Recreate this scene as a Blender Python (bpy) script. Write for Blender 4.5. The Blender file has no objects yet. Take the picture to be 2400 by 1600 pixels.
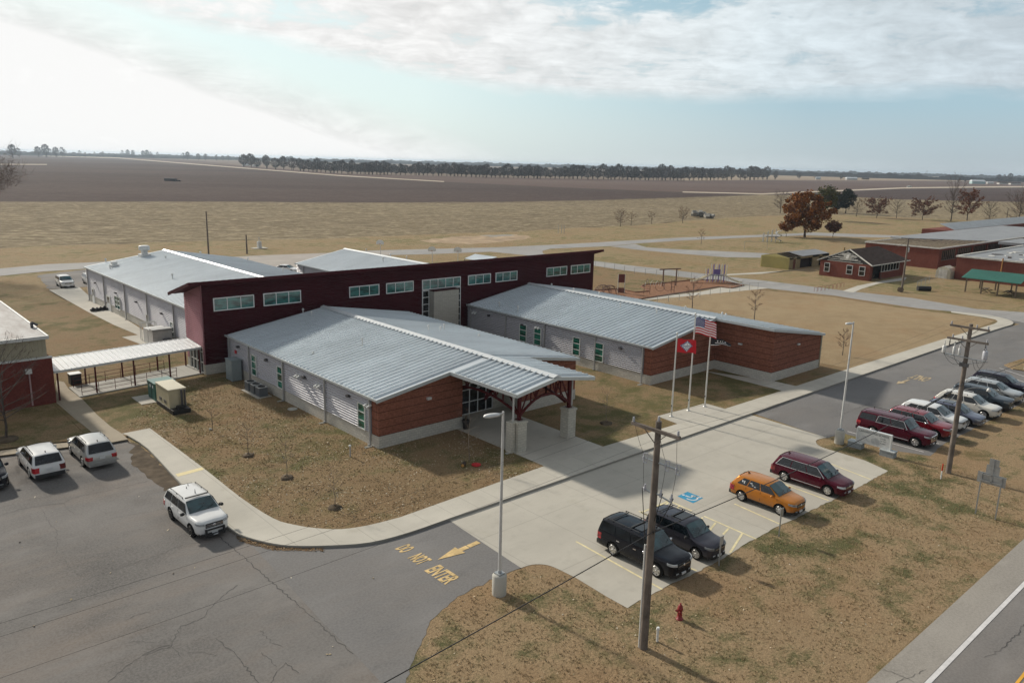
import bpy, bmesh, math, random
from mathutils import Vector, Matrix, noise as mnoise
import numpy as np
R=math.radians; PI=math.pi
random.seed(7)
scene=bpy.context.scene
C=scene.collection
# ------------------------------------------------------------------ camera
F=1849.8; PITCH=.22228; ROLL=.02457; YAW=.83609; H=20.7; CX=.58; CY=-.87
cd=Vector((math.cos(YAW)*math.cos(PITCH),math.sin(YAW)*math.cos(PITCH),-math.sin(PITCH)))
cr=Vector((math.sin(YAW),-math.cos(YAW),0)); cu=cr.cross(cd)
def ray(u,v):
    x=(u-1200-CX)/F; y=(v-800-CY)/F
    c,s=math.cos(ROLL),math.sin(ROLL)
    x,y=c*x+s*y,-s*x+c*y
    return cd+x*cr-y*cu
def G(u,v,z=0.):
    """ground (or level z) point seen at photo pixel u,v"""
    d=ray(u,v); t=(z-H)/d.z
    return Vector((d.x*t,d.y*t,z))
def GP(pts,z=0.): return [tuple(G(u,v,z)[:2]) for u,v in pts]
def make_camera():
    cam=bpy.data.cameras.new('camera'); o=bpy.data.objects.new('camera',cam); C.objects.link(o)
    c,s=math.cos(ROLL),math.sin(ROLL)
    rx=cr*c+cu*s    # image right
    ux=cu*c-cr*s    # image up
    M=Matrix((rx,ux,-cd)).transposed().to_4x4(); M.translation=Vector((0,0,H))
    o.matrix_world=M
    cam.sensor_fit='HORIZONTAL'; cam.sensor_width=36; cam.lens=F/2400*36
    cam.shift_x=-CX/2400; cam.shift_y=CY/2400
    cam.clip_start=.5; cam.clip_end=40000
    scene.camera=o
make_camera()
# ------------------------------------------------------------------ materials
def newmat(name):
    m=bpy.data.materials.new(name); m.use_nodes=True
    nt=m.node_tree; b=nt.nodes['Principled BSDF']
    return m,nt,b
def N(nt,typ,**kw):
    n=nt.nodes.new(typ)
    for k,v in kw.items():
        if k in n.inputs: n.inputs[k].default_value=v
        else: setattr(n,k,v)
    return n
def L(nt,a,b): nt.links.new(a,b)
def math_(nt,op,a,b=None,c=None,clamp=False):
    n=nt.nodes.new('ShaderNodeMath'); n.operation=op; n.use_clamp=clamp
    for i,x in enumerate((a,b,c)):
        if x is None: continue
        if isinstance(x,(int,float)): n.inputs[i].default_value=x
        else: L(nt,x,n.inputs[i])
    return n.outputs[0]
def mixc(nt,f,a,b,blend='MIX'):
    n=nt.nodes.new('ShaderNodeMix'); n.data_type='RGBA'; n.blend_type=blend
    for i,x in ((0,f),(6,a),(7,b)):
        if isinstance(x,(int,float)): n.inputs[i].default_value=x
        elif isinstance(x,tuple): n.inputs[i].default_value=(*x[:3],1)
        else: L(nt,x,n.inputs[i])
    return n.outputs[2]
def pos(nt): return N(nt,'ShaderNodeNewGeometry').outputs['Position']
def noise_(nt,scale,detail=3,rough=.55,vec=None,sx=1,sy=1,sz=1):
    n=N(nt,'ShaderNodeTexNoise',Scale=scale,Detail=detail,Roughness=rough)
    v=vec if vec is not None else pos(nt)
    if (sx,sy,sz)!=(1,1,1):
        m=N(nt,'ShaderNodeMapping'); m.inputs['Scale'].default_value=(sx,sy,sz); L(nt,v,m.inputs['Vector']); v=m.outputs[0]
    L(nt,v,n.inputs['Vector']); return n.outputs['Fac']
def ramp(nt,f,a,b,ca=0.,cb=1.):
    """linear remap a..b -> ca..cb clamped"""
    n=nt.nodes.new('ShaderNodeMapRange'); n.clamp=True
    n.inputs[1].default_value=a;n.inputs[2].default_value=b;n.inputs[3].default_value=ca;n.inputs[4].default_value=cb
    L(nt,f,n.inputs[0]); return n.outputs[0]
def bump(nt,b,h,strength=.3,dist=.05):
    n=N(nt,'ShaderNodeBump',Strength=strength,Distance=dist); L(nt,h,n.inputs['Height']); L(nt,n.outputs[0],b.inputs['Normal'])
def simple(name,col,rough=.6,metal=0.,var=.12,vscale=3.,spec=.5,coat=0.,obj=False,bmp=0.):
    m,nt,b=newmat(name)
    if obj:
        v=N(nt,'ShaderNodeTexCoord').outputs['Object']
    else: v=pos(nt)
    f=noise_(nt,vscale,4,.6,vec=v)
    lo=tuple(c*(1-var) for c in col); hi=tuple(min(1,c*(1+var)) for c in col)
    L(nt,mixc(nt,ramp(nt,f,.3,.7),lo,hi),b.inputs['Base Color'])
    b.inputs['Roughness'].default_value=rough; b.inputs['Metallic'].default_value=metal
    b.inputs['Specular IOR Level'].default_value=spec; b.inputs['Coat Weight'].default_value=coat
    if coat: b.inputs['Coat Roughness'].default_value=.08
    if bmp: bump(nt,b,noise_(nt,vscale*6,3,.6,vec=v),bmp,.02)
    return m
def lawn_mat(name,dry,dry2,green,gthr=.55,seed=0.,green_amt=.8):
    m,nt,b=newmat(name)
    mp=N(nt,'ShaderNodeMapping'); mp.inputs['Location'].default_value=(seed,seed*2,0); L(nt,pos(nt),mp.inputs['Vector']); v=mp.outputs[0]
    big=noise_(nt,.055,5,.6,vec=v); mid=noise_(nt,.45,5,.68,vec=v); fine=noise_(nt,6.5,4,.75,vec=v); vf=noise_(nt,30,2,.7,vec=v)
    base=mixc(nt,ramp(nt,math_(nt,'ADD',math_(nt,'MULTIPLY',big,.5),math_(nt,'MULTIPLY',mid,.5)),.4,.6),dry,dry2)
    gm=math_(nt,'ADD',math_(nt,'MULTIPLY',big,.45),math_(nt,'MULTIPLY',mid,.55))
    gm=math_(nt,'ADD',gm,math_(nt,'MULTIPLY',math_(nt,'SUBTRACT',fine,.5),.22))
    base=mixc(nt,ramp(nt,gm,gthr,gthr+.1,0,green_amt),base,green)
    # fine blades: light and dark specks
    base=mixc(nt,ramp(nt,fine,.46,.66,0,.5),base,tuple(c*.5 for c in dry)); base=mixc(nt,ramp(nt,noise_(nt,.14,4,.6,vec=v),.5,.62,0,.3),base,(dry[0]*1.,dry[1]*.8,dry[2]*.7))
    base=mixc(nt,ramp(nt,vf,.52,.7,0,.55),base,tuple(min(1,c*1.75) for c in dry2))
    base=mixc(nt,ramp(nt,vf,.46,.3,0,.5),base,tuple(c*.4 for c in dry))
    L(nt,base,b.inputs['Base Color']); b.inputs['Roughness'].default_value=.95; b.inputs['Specular IOR Level'].default_value=.1
    bump(nt,b,math_(nt,'ADD',fine,math_(nt,'MULTIPLY',vf,.6)),.8,.09)
    return m
def asphalt_mat(name,c1,c2,seed=0.,stain=.5,warm=(.2,.17,.14)):
    m,nt,b=newmat(name)
    mp=N(nt,'ShaderNodeMapping'); mp.inputs['Location'].default_value=(seed,seed,0); L(nt,pos(nt),mp.inputs['Vector']); v=mp.outputs[0]
    big=noise_(nt,.09,6,.62,vec=v); mid=noise_(nt,.5,5,.6,vec=v,sx=.5); fine=noise_(nt,8,4,.8,vec=v); dirt=noise_(nt,.16,5,.65,vec=v,sx=.45,sy=1.4)
    base=mixc(nt,ramp(nt,big,.35,.65),c1,c2)
    base=mixc(nt,ramp(nt,dirt,.47,.7,0,stain),base,warm)
    base=mixc(nt,ramp(nt,mid,.55,.75,0,.5),base,tuple(c*.6 for c in c1)); base=mixc(nt,ramp(nt,noise_(nt,.23,4,.6,vec=v,sx=.6,sy=1.5),.55,.72,0,.55),base,tuple(min(1,c*1.3) for c in c2))
    base=mixc(nt,ramp(nt,fine,.4,.62,.0,.4),base,tuple(min(1,c*1.45) for c in c2))
    base=mixc(nt,ramp(nt,fine,.6,.75,.0,.4),base,tuple(c*.6 for c in c1))
    L(nt,base,b.inputs['Base Color']); b.inputs['Roughness'].default_value=.88; b.inputs['Specular IOR Level'].default_value=.25
    bump(nt,b,fine,.3,.02); return m
def concrete_mat(name,c,seed=0.,jx=0.,jy=0.,var=.16,jox=0.,joy=0.):
    m,nt,b=newmat(name)
    mp=N(nt,'ShaderNodeMapping'); mp.inputs['Location'].default_value=(seed,seed,0); L(nt,pos(nt),mp.inputs['Vector']); v=mp.outputs[0]
    big=noise_(nt,.16,6,.62,vec=v); mid=noise_(nt,1.3,5,.65,vec=v); fine=noise_(nt,18,2,.6,vec=v)
    streak=noise_(nt,.5,4,.6,vec=v,sx=.35,sy=1.6)
    base=mixc(nt,ramp(nt,big,.35,.65),tuple(x*(1-var) for x in c),tuple(x*(1+var*.6) for x in c))
    base=mixc(nt,ramp(nt,streak,.5,.75,0,.35),base,tuple(x*.72 for x in c))
    base=mixc(nt,ramp(nt,mid,.55,.78,0,.36),base,tuple(x*.62 for x in c)); base=mixc(nt,ramp(nt,noise_(nt,.42,5,.7,vec=v),.58,.74,0,.38),base,(c[0]*.72,c[1]*.69,c[2]*.62))
    base=mixc(nt,ramp(nt,fine,.3,.7,0,.14),base,tuple(x*.7 for x in c))
    if jx or jy:
        sp=N(nt,'ShaderNodeSeparateXYZ'); L(nt,pos(nt),sp.inputs[0])
        jm=None
        for ax,st,of in ((0,jx,jox),(1,jy,joy)):
            if not st: continue
            q=math_(nt,'ADD',sp.outputs[ax],of+1000*st)
            fr=math_(nt,'FRACT',math_(nt,'DIVIDE',q,st))
            dd=math_(nt,'LESS_THAN',fr,.035/st)
            jm=dd if jm is None else math_(nt,'MAXIMUM',jm,dd)
        base=mixc(nt,math_(nt,'MULTIPLY',jm,.5),base,tuple(x*.4 for x in c))
    L(nt,base,b.inputs['Base Color']); b.inputs['Roughness'].default_value=.85; b.inputs['Specular IOR Level'].default_value=.25
    bump(nt,b,fine,.15,.01); return m
def brick_mat(name,c1,c2,band=0.,bandoff=0.,mortar=(.25,.2,.17),scale=1.):
    m,nt,b=newmat(name)
    sp=N(nt,'ShaderNodeSeparateXYZ'); L(nt,pos(nt),sp.inputs[0])
    gx=math_(nt,'ADD',sp.outputs[0],sp.outputs[1])
    cb=N(nt,'ShaderNodeCombineXYZ'); L(nt,gx,cb.inputs[0]); L(nt,sp.outputs[2],cb.inputs[1])
    br=N(nt,'ShaderNodeTexBrick'); br.inputs['Scale'].default_value=1/scale
    br.inputs['Brick Width'].default_value=.24; br.inputs['Row Height'].default_value=.078; br.inputs['Mortar Size'].default_value=.008
    br.inputs['Color1'].default_value=(*c1,1); br.inputs['Color2'].default_value=(*c2,1); br.inputs['Mortar'].default_value=(*mortar,1)
    L(nt,cb.outputs[0],br.inputs['Vector'])
    base=br.outputs['Color']
    f=noise_(nt,.7,5,.65); base=mixc(nt,ramp(nt,f,.4,.75,0,.45),base,tuple(c*.55 for c in c1))
    f2=noise_(nt,6,4,.75); base=mixc(nt,ramp(nt,f2,.46,.64,0,.3),base,tuple(c*1.4 for c in c2)); base=mixc(nt,ramp(nt,f2,.5,.36,0,.28),base,tuple(c*.6 for c in c1))
    if band:
        fr=math_(nt,'FRACT',math_(nt,'DIVIDE',math_(nt,'ADD',sp.outputs[2],bandoff+100*band),band))
        base=mixc(nt,math_(nt,'LESS_THAN',fr,.075),base,tuple(c*.3 for c in c1))
    L(nt,base,b.inputs['Base Color']); b.inputs['Roughness'].default_value=.9; b.inputs['Specular IOR Level'].default_value=.2
    bump(nt,b,br.outputs['Fac'],.3,.01); return m
def block_mat(name,c,scale=1.,rowh=.2,bw=.4,rough_bump=.6):
    m,nt,b=newmat(name)
    sp=N(nt,'ShaderNodeSeparateXYZ'); L(nt,pos(nt),sp.inputs[0])
    gx=math_(nt,'ADD',sp.outputs[0],sp.outputs[1])
    cb=N(nt,'ShaderNodeCombineXYZ'); L(nt,gx,cb.inputs[0]); L(nt,sp.outputs[2],cb.inputs[1])
    br=N(nt,'ShaderNodeTexBrick'); br.inputs['Scale'].default_value=1.
    br.inputs['Brick Width'].default_value=bw; br.inputs['Row Height'].default_value=rowh; br.inputs['Mortar Size'].default_value=.012
    br.inputs['Color1'].default_value=(*c,1); br.inputs['Color2'].default_value=(*[x*.86 for x in c],1); br.inputs['Mortar'].default_value=(*[x*.62 for x in c],1)
    L(nt,cb.outputs[0],br.inputs['Vector'])
    f=noise_(nt,7,4,.75); base=mixc(nt,ramp(nt,f,.5,.75,0,.55),br.outputs['Color'],tuple(x*.5 for x in c))
    L(nt,base,b.inputs['Base Color']); b.inputs['Roughness'].default_value=.92; b.inputs['Specular IOR Level'].default_value=.2
    bump(nt,b,f,rough_bump,.04); return m
def field_mat(name,c1,c2,rows=.75,ang=0.,speck=(.5,.42,.3),sa=.5,big=.006,rdark=.5):
    m,nt,b=newmat(name)
    mp=N(nt,'ShaderNodeMapping'); mp.inputs['Rotation'].default_value=(0,0,ang); L(nt,pos(nt),mp.inputs['Vector']); v=mp.outputs[0]
    f=noise_(nt,big,6,.6,vec=v,sx=.35); g=noise_(nt,.35,5,.75,vec=v,sx=.18); h=noise_(nt,1.1,4,.75,vec=v,sx=.3)
    base=mixc(nt,ramp(nt,f,.38,.62),c1,c2)
    base=mixc(nt,ramp(nt,g,.42,.66,0,rdark),base,tuple(c*.5 for c in c1))
    base=mixc(nt,ramp(nt,h,.5,.68,0,sa),base,speck)
    L(nt,base,b.inputs['Base Color']); b.inputs['Roughness'].default_value=1.; b.inputs['Specular IOR Level'].default_value=.05
    bump(nt,b,h,.8,.25); return m
def glass_mat(name,col,rough=.06,spec=.7,metal=0.):
    m,nt,b=newmat(name)
    f=noise_(nt,.8,3,.6,sz=3.5); L(nt,mixc(nt,ramp(nt,f,.4,.6),tuple(c*.45 for c in col),tuple(c*1.7 for c in col)),b.inputs['Base Color'])
    b.inputs['Roughness'].default_value=rough; b.inputs['Specular IOR Level'].default_value=spec; b.inputs['Metallic'].default_value=metal; return m
def leaf_mat(name,cols,rough=.8,trans=.0):
    m,nt,b=newmat(name)
    g=N(nt,'ShaderNodeNewGeometry'); r=g.outputs['Random Per Island']
    cr_=nt.nodes.new('ShaderNodeValToRGB'); L(nt,r,cr_.inputs[0]); e=cr_.color_ramp.elements
    while len(e)<len(cols): e.new(.5)
    for i,cc in enumerate(cols): e[i].position=i/(max(1,len(cols)-1)); e[i].color=(*cc,1)
    L(nt,cr_.outputs[0],b.inputs['Base Color']); b.inputs['Roughness'].default_value=rough; b.inputs['Specular IOR Level'].default_value=.15
    return m
def paint(name,col,metal=0.,rough=.3,coat=1.):
    m,nt,b=newmat(name)
    v=N(nt,'ShaderNodeTexCoord').outputs['Object']
    f=noise_(nt,2.2,4,.6,vec=v); g=noise_(nt,300,1,.5,vec=v)
    base=mixc(nt,ramp(nt,f,.35,.7,0,.25),col,tuple(c*.82+.012 for c in col))
    # road dust on the lower body
    sp=N(nt,'ShaderNodeSeparateXYZ'); L(nt,v,sp.inputs[0])
    d=math_(nt,'MULTIPLY',ramp(nt,sp.outputs[2],.75,.25,0,.5),ramp(nt,f,.3,.6,.3,1))
    base=mixc(nt,math_(nt,'MULTIPLY',d,.25 if max(col)<.1 else 1.),base,(.16,.14,.12))
    if metal: base=mixc(nt,ramp(nt,g,.55,.7,0,.15),base,tuple(min(1,c*1.8+.05) for c in col))
    L(nt,base,b.inputs['Base Color']); b.inputs['Metallic'].default_value=metal; b.inputs['Roughness'].default_value=rough
    b.inputs['Specular IOR Level'].default_value=.3 if max(col)>.1 else .1; b.inputs['Coat Weight'].default_value=coat*(.45 if max(col)>.1 else .3); b.inputs['Coat Roughness'].default_value=.05
    return m
def flat_color(name,col,rough=.6,metal=0.,spec=.4): return simple(name,col,rough,metal,.06,5.,spec,obj=True)
# ------------------------------------------------------------------ mesh builder
class MB:
    def __init__(s): s.v=[];s.f=[];s.m=[];s.smooth=[]
    def add(s,vs,fs,mi=0,sm=False):
        o=len(s.v); s.v+= [tuple(v) for v in vs]
        for f in fs: s.f.append(tuple(i+o for i in f)); s.m.append(mi); s.smooth.append(sm)
        return s
    def box(s,x0,x1,y0,y1,z0,z1,mi=0):
        vs=[(x,y,z) for x in (x0,x1) for y in (y0,y1) for z in (z0,z1)]
        return s.add(vs,[(0,1,3,2),(4,6,7,5),(0,4,5,1),(2,3,7,6),(0,2,6,4),(1,5,7,3)],mi)
    def hexa(s,p,mi=0):   # 8 points: bottom 4 ccw, top 4 ccw
        return s.add(p,[(3,2,1,0),(4,5,6,7),(0,1,5,4),(1,2,6,5),(2,3,7,6),(3,0,4,7)],mi)
    def obox(s,c,d,w,h,l,mi=0):
        """box centred c, long axis d (vector), width w (horizontal), height h, length l"""
        d=Vector(d).normalized(); up=Vector((0,0,1))
        if abs(d.z)>.95: up=Vector((0,1,0))
        a=d.cross(up).normalized(); b=a.cross(d).normalized(); c=Vector(c)
        P=[c+d*(l/2)*i+a*(w/2)*j+b*(h/2)*k for i in (-1,1) for j in (-1,1) for k in (-1,1)]
        return s.add(P,[(0,1,3,2),(4,6,7,5),(0,4,5,1),(2,3,7,6),(0,2,6,4),(1,5,7,3)],mi)
    def bar(s,a,b,w,h=None,mi=0):
        a=Vector(a);b=Vector(b); return s.obox((a+b)/2,b-a,w,h or w,(b-a).length,mi)
    def tube(s,a,b,r0,r1=None,n=8,mi=0,cap=True,sm=True):
        a=Vector(a);b=Vector(b); r1=r0 if r1 is None else r1
        d=(b-a).normalized(); up=Vector((0,0,1)) if abs(d.z)<.95 else Vector((0,1,0))
        u=d.cross(up).normalized(); w=u.cross(d)
        vs=[]
        for c,r in ((a,r0),(b,r1)):
            for i in range(n):
                t=2*PI*i/n; vs.append(c+(u*math.cos(t)+w*math.sin(t))*r)
        fs=[(i,(i+1)%n,n+(i+1)%n,n+i) for i in range(n)]
        s.add(vs,fs,mi,sm)
        if cap: s.add(vs,[tuple(range(n-1,-1,-1)),tuple(range(n,2*n))],mi)
        return s
    def path(s,pts,r,n=6,mi=0):
        for a,b in zip(pts[:-1],pts[1:]): s.tube(a,b,r,r,n,mi)
        return s
    def lathe(s,c,prof,n=16,mi=0,axis='z',sm=True,cap=True):
        c=Vector(c); vs=[]
        for r,z in prof:
            for i in range(n):
                t=2*PI*i/n; x,y=r*math.cos(t),r*math.sin(t)
                p={'z':(x,y,z),'y':(x,z,y),'x':(z,x,y)}[axis]; vs.append(c+Vector(p))
        fs=[]
        for k in range(len(prof)-1):
            for i in range(n): fs.append((k*n+i,k*n+(i+1)%n,(k+1)*n+(i+1)%n,(k+1)*n+i))
        s.add(vs,fs,mi,sm)
        if cap: s.add(vs[:n],[tuple(range(n-1,-1,-1))],mi); s.add(vs[-n:],[tuple(range(n))],mi)
        return s
    def poly(s,pts,z,mi=0):
        """flat ngon"""
        if area2(pts)<0: pts=pts[::-1]
        return s.add([(p[0],p[1],z) for p in pts],tess(pts),mi)
    def prism(s,pts,z0,z1,mi=0,mside=None):
        if area2(pts)<0: pts=pts[::-1]
        n=len(pts); mside=mi if mside is None else mside
        s.add([(p[0],p[1],z1) for p in pts],tess(pts),mi)
        s.add([(p[0],p[1],z0) for p in pts],[tuple(range(n-1,-1,-1))],mside)
        for i in range(n):
            a=pts[i];b=pts[(i+1)%n]
            s.add([(a[0],a[1],z0),(b[0],b[1],z0),(b[0],b[1],z1),(a[0],a[1],z1)],[(0,1,2,3)],mside)
        return s
    def quad(s,a,b,c,d,mi=0,sm=False): return s.add([a,b,c,d],[(0,1,2,3)],mi,sm)
    def mesh(s,name,mats):
        me=bpy.data.meshes.new(name); me.from_pydata(s.v,[],s.f)
        for m in (mats if isinstance(mats,(list,tuple)) else [mats]): me.materials.append(m)
        me.polygons.foreach_set('material_index',s.m); me.polygons.foreach_set('use_smooth',s.smooth)
        me.update(); return me
    def build(s,name,mats,parent=None,label=None,world=True):
        if parent is not None and world:
            off=parent['_o'] if '_o' in parent else tuple(parent.location)
            s.v=[(x-off[0],y-off[1],z-off[2]) for x,y,z in s.v]
        o=bpy.data.objects.new(name,s.mesh(name,mats)); C.objects.link(o)
        if parent is not None: o.parent=parent
        if parent is not None and world: o['_o']=off
        if label: o['label']=label
        return o
def tess(pts):
    if len(pts)<5: return [tuple(range(len(pts)))]
    from mathutils.geometry import tessellate_polygon
    T=[]
    for t in tessellate_polygon([[Vector((p[0],p[1],0)) for p in pts]]):
        a,b,c=(pts[i] for i in t)
        cr_=(b[0]-a[0])*(c[1]-a[1])-(b[1]-a[1])*(c[0]-a[0])
        if abs(cr_)<1e-9: continue
        T.append(tuple(t) if cr_>0 else tuple(t)[::-1])
    return T
def area2(p): return sum(p[i][0]*p[(i+1)%len(p)][1]-p[(i+1)%len(p)][0]*p[i][1] for i in range(len(p)))
def thing(name,label,cat,loc=(0,0,0),rz=0,group=None):
    o=bpy.data.objects.new(name,None); C.objects.link(o); o.location=loc; o.rotation_euler=(0,0,rz); o.empty_display_size=.3
    o['label']=label;o['category']=cat
    if group:o['group']=group
    return o
def tag(o,label,cat,group=None,kind=None):
    if label:o['label']=label
    if cat:o['category']=cat
    if group:o['group']=group
    if kind:o['kind']=kind
    return o
def struct(name,mb,mats): o=mb.build(name,mats); o['kind']='structure'; return o
def copy_tree(o,parent=None):
    c=o.copy(); C.objects.link(c)
    if parent is not None: c.parent=parent
    for ch in list(o.children): copy_tree(ch,c)
    return c
def place(o,loc,rz=0,sc=1.,label=None,first=[]):
    o.location=loc;o.rotation_euler=(0,0,rz);o.scale=(sc,sc,sc) if not isinstance(sc,tuple) else sc
    if label:o['label']=label
    return o
class Proto:
    """first use places the built thing itself, later uses copy it"""
    def __init__(s,root): s.root=root; s.used=False
    def put(s,loc,rz=0,sc=1.,label=None,group=None):
        o=s.root if not s.used else copy_tree(s.root); s.used=True
        place(o,loc,rz,sc,label)
        if group:o['group']=group
        return o
def ragged(pts,step=.35,amp=.12,closed=True,seed=1,skip=()):
    """subdivide outline and jitter it; skip = segment indices kept straight"""
    rnd=random.Random(seed); out=[]
    n=len(pts)
    for i in range(n if closed else n-1):
        a=pts[i];b=pts[(i+1)%n]; d=math.hypot(b[0]-a[0],b[1]-a[1])
        out.append(a)
        if i in skip or d<step*1.5 or d>150: continue
        k=int(d/step); nx,ny=-(b[1]-a[1])/d,(b[0]-a[0])/d
        for j in range(1,k):
            t=j/k; j_=(rnd.random()-.5)*2*amp + amp*1.2*mnoise.noise(Vector((a[0]+t*(b[0]-a[0]),a[1]+t*(b[1]-a[1]),seed))*.7)
            out.append((a[0]+t*(b[0]-a[0])+nx*j_,a[1]+t*(b[1]-a[1])+ny*j_))
    if not closed: out.append(pts[-1])
    return out
def smooth_line(pts,k=4):
    out=[]
    n=len(pts)
    for i in range(n-1):
        p0=pts[max(0,i-1)];p1=pts[i];p2=pts[i+1];p3=pts[min(n-1,i+2)]
        for j in range(k):
            t=j/k
            out.append(tuple(.5*((2*p1[c])+(-p0[c]+p2[c])*t+(2*p0[c]-5*p1[c]+4*p2[c]-p3[c])*t*t+(-p0[c]+3*p1[c]-3*p2[c]+p3[c])*t**3) for c in (0,1)))
    out.append(pts[-1]); return out
# ------------------------------------------------------------------ shared materials
M={}
M['far']=field_mat('farmland_far',(.17,.13,.105),(.25,.2,.15),speck=(.3,.25,.19),sa=.25,big=.0016)
M['dark_field']=field_mat('ploughed_field',(.066,.047,.043),(.1,.074,.066),speck=(.2,.155,.135),sa=.5,big=.0035,ang=.5)
M['dark_field2']=field_mat('ploughed_field_brown',(.125,.088,.076),(.16,.118,.1),speck=(.2,.16,.14),sa=.3,big=.003,ang=.5)
M['stubble']=field_mat('corn_stubble',(.19,.15,.095),(.235,.19,.12),speck=(.5,.42,.28),sa=.95,big=.008,ang=.35,rdark=.95)
M['pale']=field_mat('pale_field',(.3,.235,.17),(.36,.28,.2),speck=(.4,.33,.25),sa=.3,big=.002)
M['lawn']=lawn_mat('dry_lawn',(.26,.19,.105),(.38,.29,.17),(.125,.13,.048),.475,0,.85)
M['lawn_in']=lawn_mat('school_lawn',(.225,.156,.086),(.31,.226,.13),(.078,.094,.03),.48,31,.9)
M['verge']=lawn_mat('road_verge',(.265,.187,.108),(.37,.27,.16),(.048,.075,.024),.512,77,.95)
M['lawn_tan']=lawn_mat('tan_lawn',(.3,.222,.13),(.4,.305,.185),(.19,.165,.075),.56,12,.5)
M['asph']=asphalt_mat('old_asphalt',(.08,.075,.071),(.175,.166,.156),0,.8,(.185,.152,.125))
M['asph2']=asphalt_mat('drive_asphalt',(.125,.122,.12),(.178,.173,.168),40,.45,(.18,.16,.14))
M['asph3']=asphalt_mat('back_road_asphalt',(.23,.228,.222),(.3,.293,.283),80,.35,(.3,.27,.23))
M['road']=asphalt_mat('highway_asphalt',(.15,.142,.135),(.19,.18,.17),120,.4,(.21,.185,.16))
M['shoulder']=asphalt_mat('shoulder_asphalt',(.24,.222,.195),(.29,.27,.24),150,.3,(.28,.25,.2))
M['pad']=concrete_mat('drive_concrete',(.46,.435,.375),0,4.6,5.4,.1,jox=1.1,joy=.9)
M['walk']=concrete_mat('sidewalk_concrete',(.5,.475,.41),9,1.8,0,.13)
M['walk2']=concrete_mat('plain_concrete',(.49,.465,.405),19,0,0,.14)
M['oldwalk']=concrete_mat('old_walk_concrete',(.34,.29,.215),29,2.4,0,.16)
M['curb']=concrete_mat('curb_concrete',(.3,.29,.26),39,0,0,.2)
M['mulch']=simple('mulch',(.24,.13,.078),.95,0,.35,2.5,.1,bmp=.6)
M['dirt']=simple('bare_dirt',(.1,.078,.055),.95,0,.4,1.2,.1,bmp=.5)
M['paint_y']=simple('yellow_road_paint',(.6,.43,.19),.75,0,.3,2.2)
M['paint_yf']=simple('worn_yellow_road_paint',(.42,.33,.2),.75,0,.45,3.)
M['paint_ly']=simple('pale_yellow_line_paint',(.68,.6,.36),.75,0,.25,1.8)
M['paint_w']=simple('white_road_paint',(.62,.61,.6),.7,0,.12,3.)
M['paint_o']=simple('orange_yellow_road_paint',(.7,.36,.03),.7,0,.12,3.)
M['paint_b']=simple('blue_road_paint',(.03,.25,.42),.7,0,.12,3.)
M['crack']=simple('crack_filler',(.045,.042,.04),.7,0,.2,3.)
M['palet']=field_mat('pale_track_dirt',(.5,.43,.34),(.56,.49,.4),speck=(.6,.5,.42),sa=.2,big=.01)
ZG=-.14; ZA=-.13; ZP=-.122; ZM=-.116
# ------------------------------------------------------------------ ground and fields
s=MB(); s.poly([(-9000,-3000),(14000,-3000),(14000,14000),(-9000,14000)],-.6)
struct('ground',s,M['far'])
def fld(name,pts,z,m,rag=0,seed=1):
    P=GP(pts,0)
    if rag: P=ragged(P,6,rag,True,seed)
    s=MB(); s.poly(P,z); return struct(name,s,m)
# fields beyond (photo outline -> ground)
EL=[(-260,470),(0,470.4),(516,470.4),(800,472.8),(1144,472),(1385,467.7),(1600,461.5),(1772,455.5),(1880,456.5),(1996,460.8),(2116,467),(2400,472.8),(2760,478)]
TR=[(-260,358),(0,360),(275,369),(516.5,388),(800,410),(1041,424.6),(1316,438),(1600,449),(1786,454)]
fld('ploughed_field',EL[:8]+[(1786,454.2)]+TR[::-1],-.46,M['dark_field'])
fld('ploughed_field',EL[7:]+[(2760,440),(2400,437),(2116,440.5),(1996,445.5),(1786,454.4)],-.46,M['dark_field'])
fld('brown_field',TR+[(1996,444.5),(2116,439.5),(2400,436),(2760,441),(2760,433),(2400,425),(1793,421.5),(1600,423),(1144,414.5),(800,406),(570,388),(480,378),(275,364),(0,359),(-260,357)],-.5,M['dark_field2'])
fld('pale_field',[(1600,423),(1793,421.5),(2400,425),(2760,433),(2760,427),(2400,415.5),(1800,405.5),(1600,403)],-.5,M['pale'])
# farm track with its ditch
def pxband(pts,th,z,m,name):
    P=GP([(u,v-th/2) for u,v in pts]+[(u,v+th/2) for u,v in pts[::-1]],0); s=MB(); s.poly(P,z); return struct(name,s,m)
def track(pts,w,z,m,name,off=0.):
    P=GP(pts,0); s=MB()
    for a,b in zip(P[:-1],P[1:]):
        d=Vector((b[0]-a[0],b[1]-a[1])).normalized(); n=Vector((-d.y,d.x))
        A=Vector(a)+n*off;B=Vector(b)+n*off
        s.poly([tuple(A-n*w/2-d*w*.4),tuple(B-n*w/2+d*w*.4),tuple(B+n*w/2+d*w*.4),tuple(A+n*w/2-d*w*.4)],z)
        z+=.004
    return struct(name,s,m)
pxband([(100,365),(275,370),(516,389.2),(800,411.2),(1041,424.8)],1.9,-.4,M['palet'],'farm_track')
pxband([(0,384.5),(110,385)],1.6,-.4,M['palet'],'farm_track')
track([(1041,425.2),(1316,438.8),(1600,449.5),(1786,455)],5,-.4,M['dirt'],'ditch')
pxband([(1600,449),(1786,453.6),(1880,449.5),(1996,445),(2116.5,440),(2300,437.8),(2500,437)],2.6,-.4,M['palet'],'farm_road')
LB=[(-260,586),(0,581),(138,574),(413,566),(792,557),(1075,545),(1213,542),(1316,535),(1488,528),(1600,517),(1772,506),(1944,502),(2050,506),(2400,522),(2760,534)]
fld('stubble_field',LB+EL[::-1],-.3,M['stubble'],1.2,3)
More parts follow.
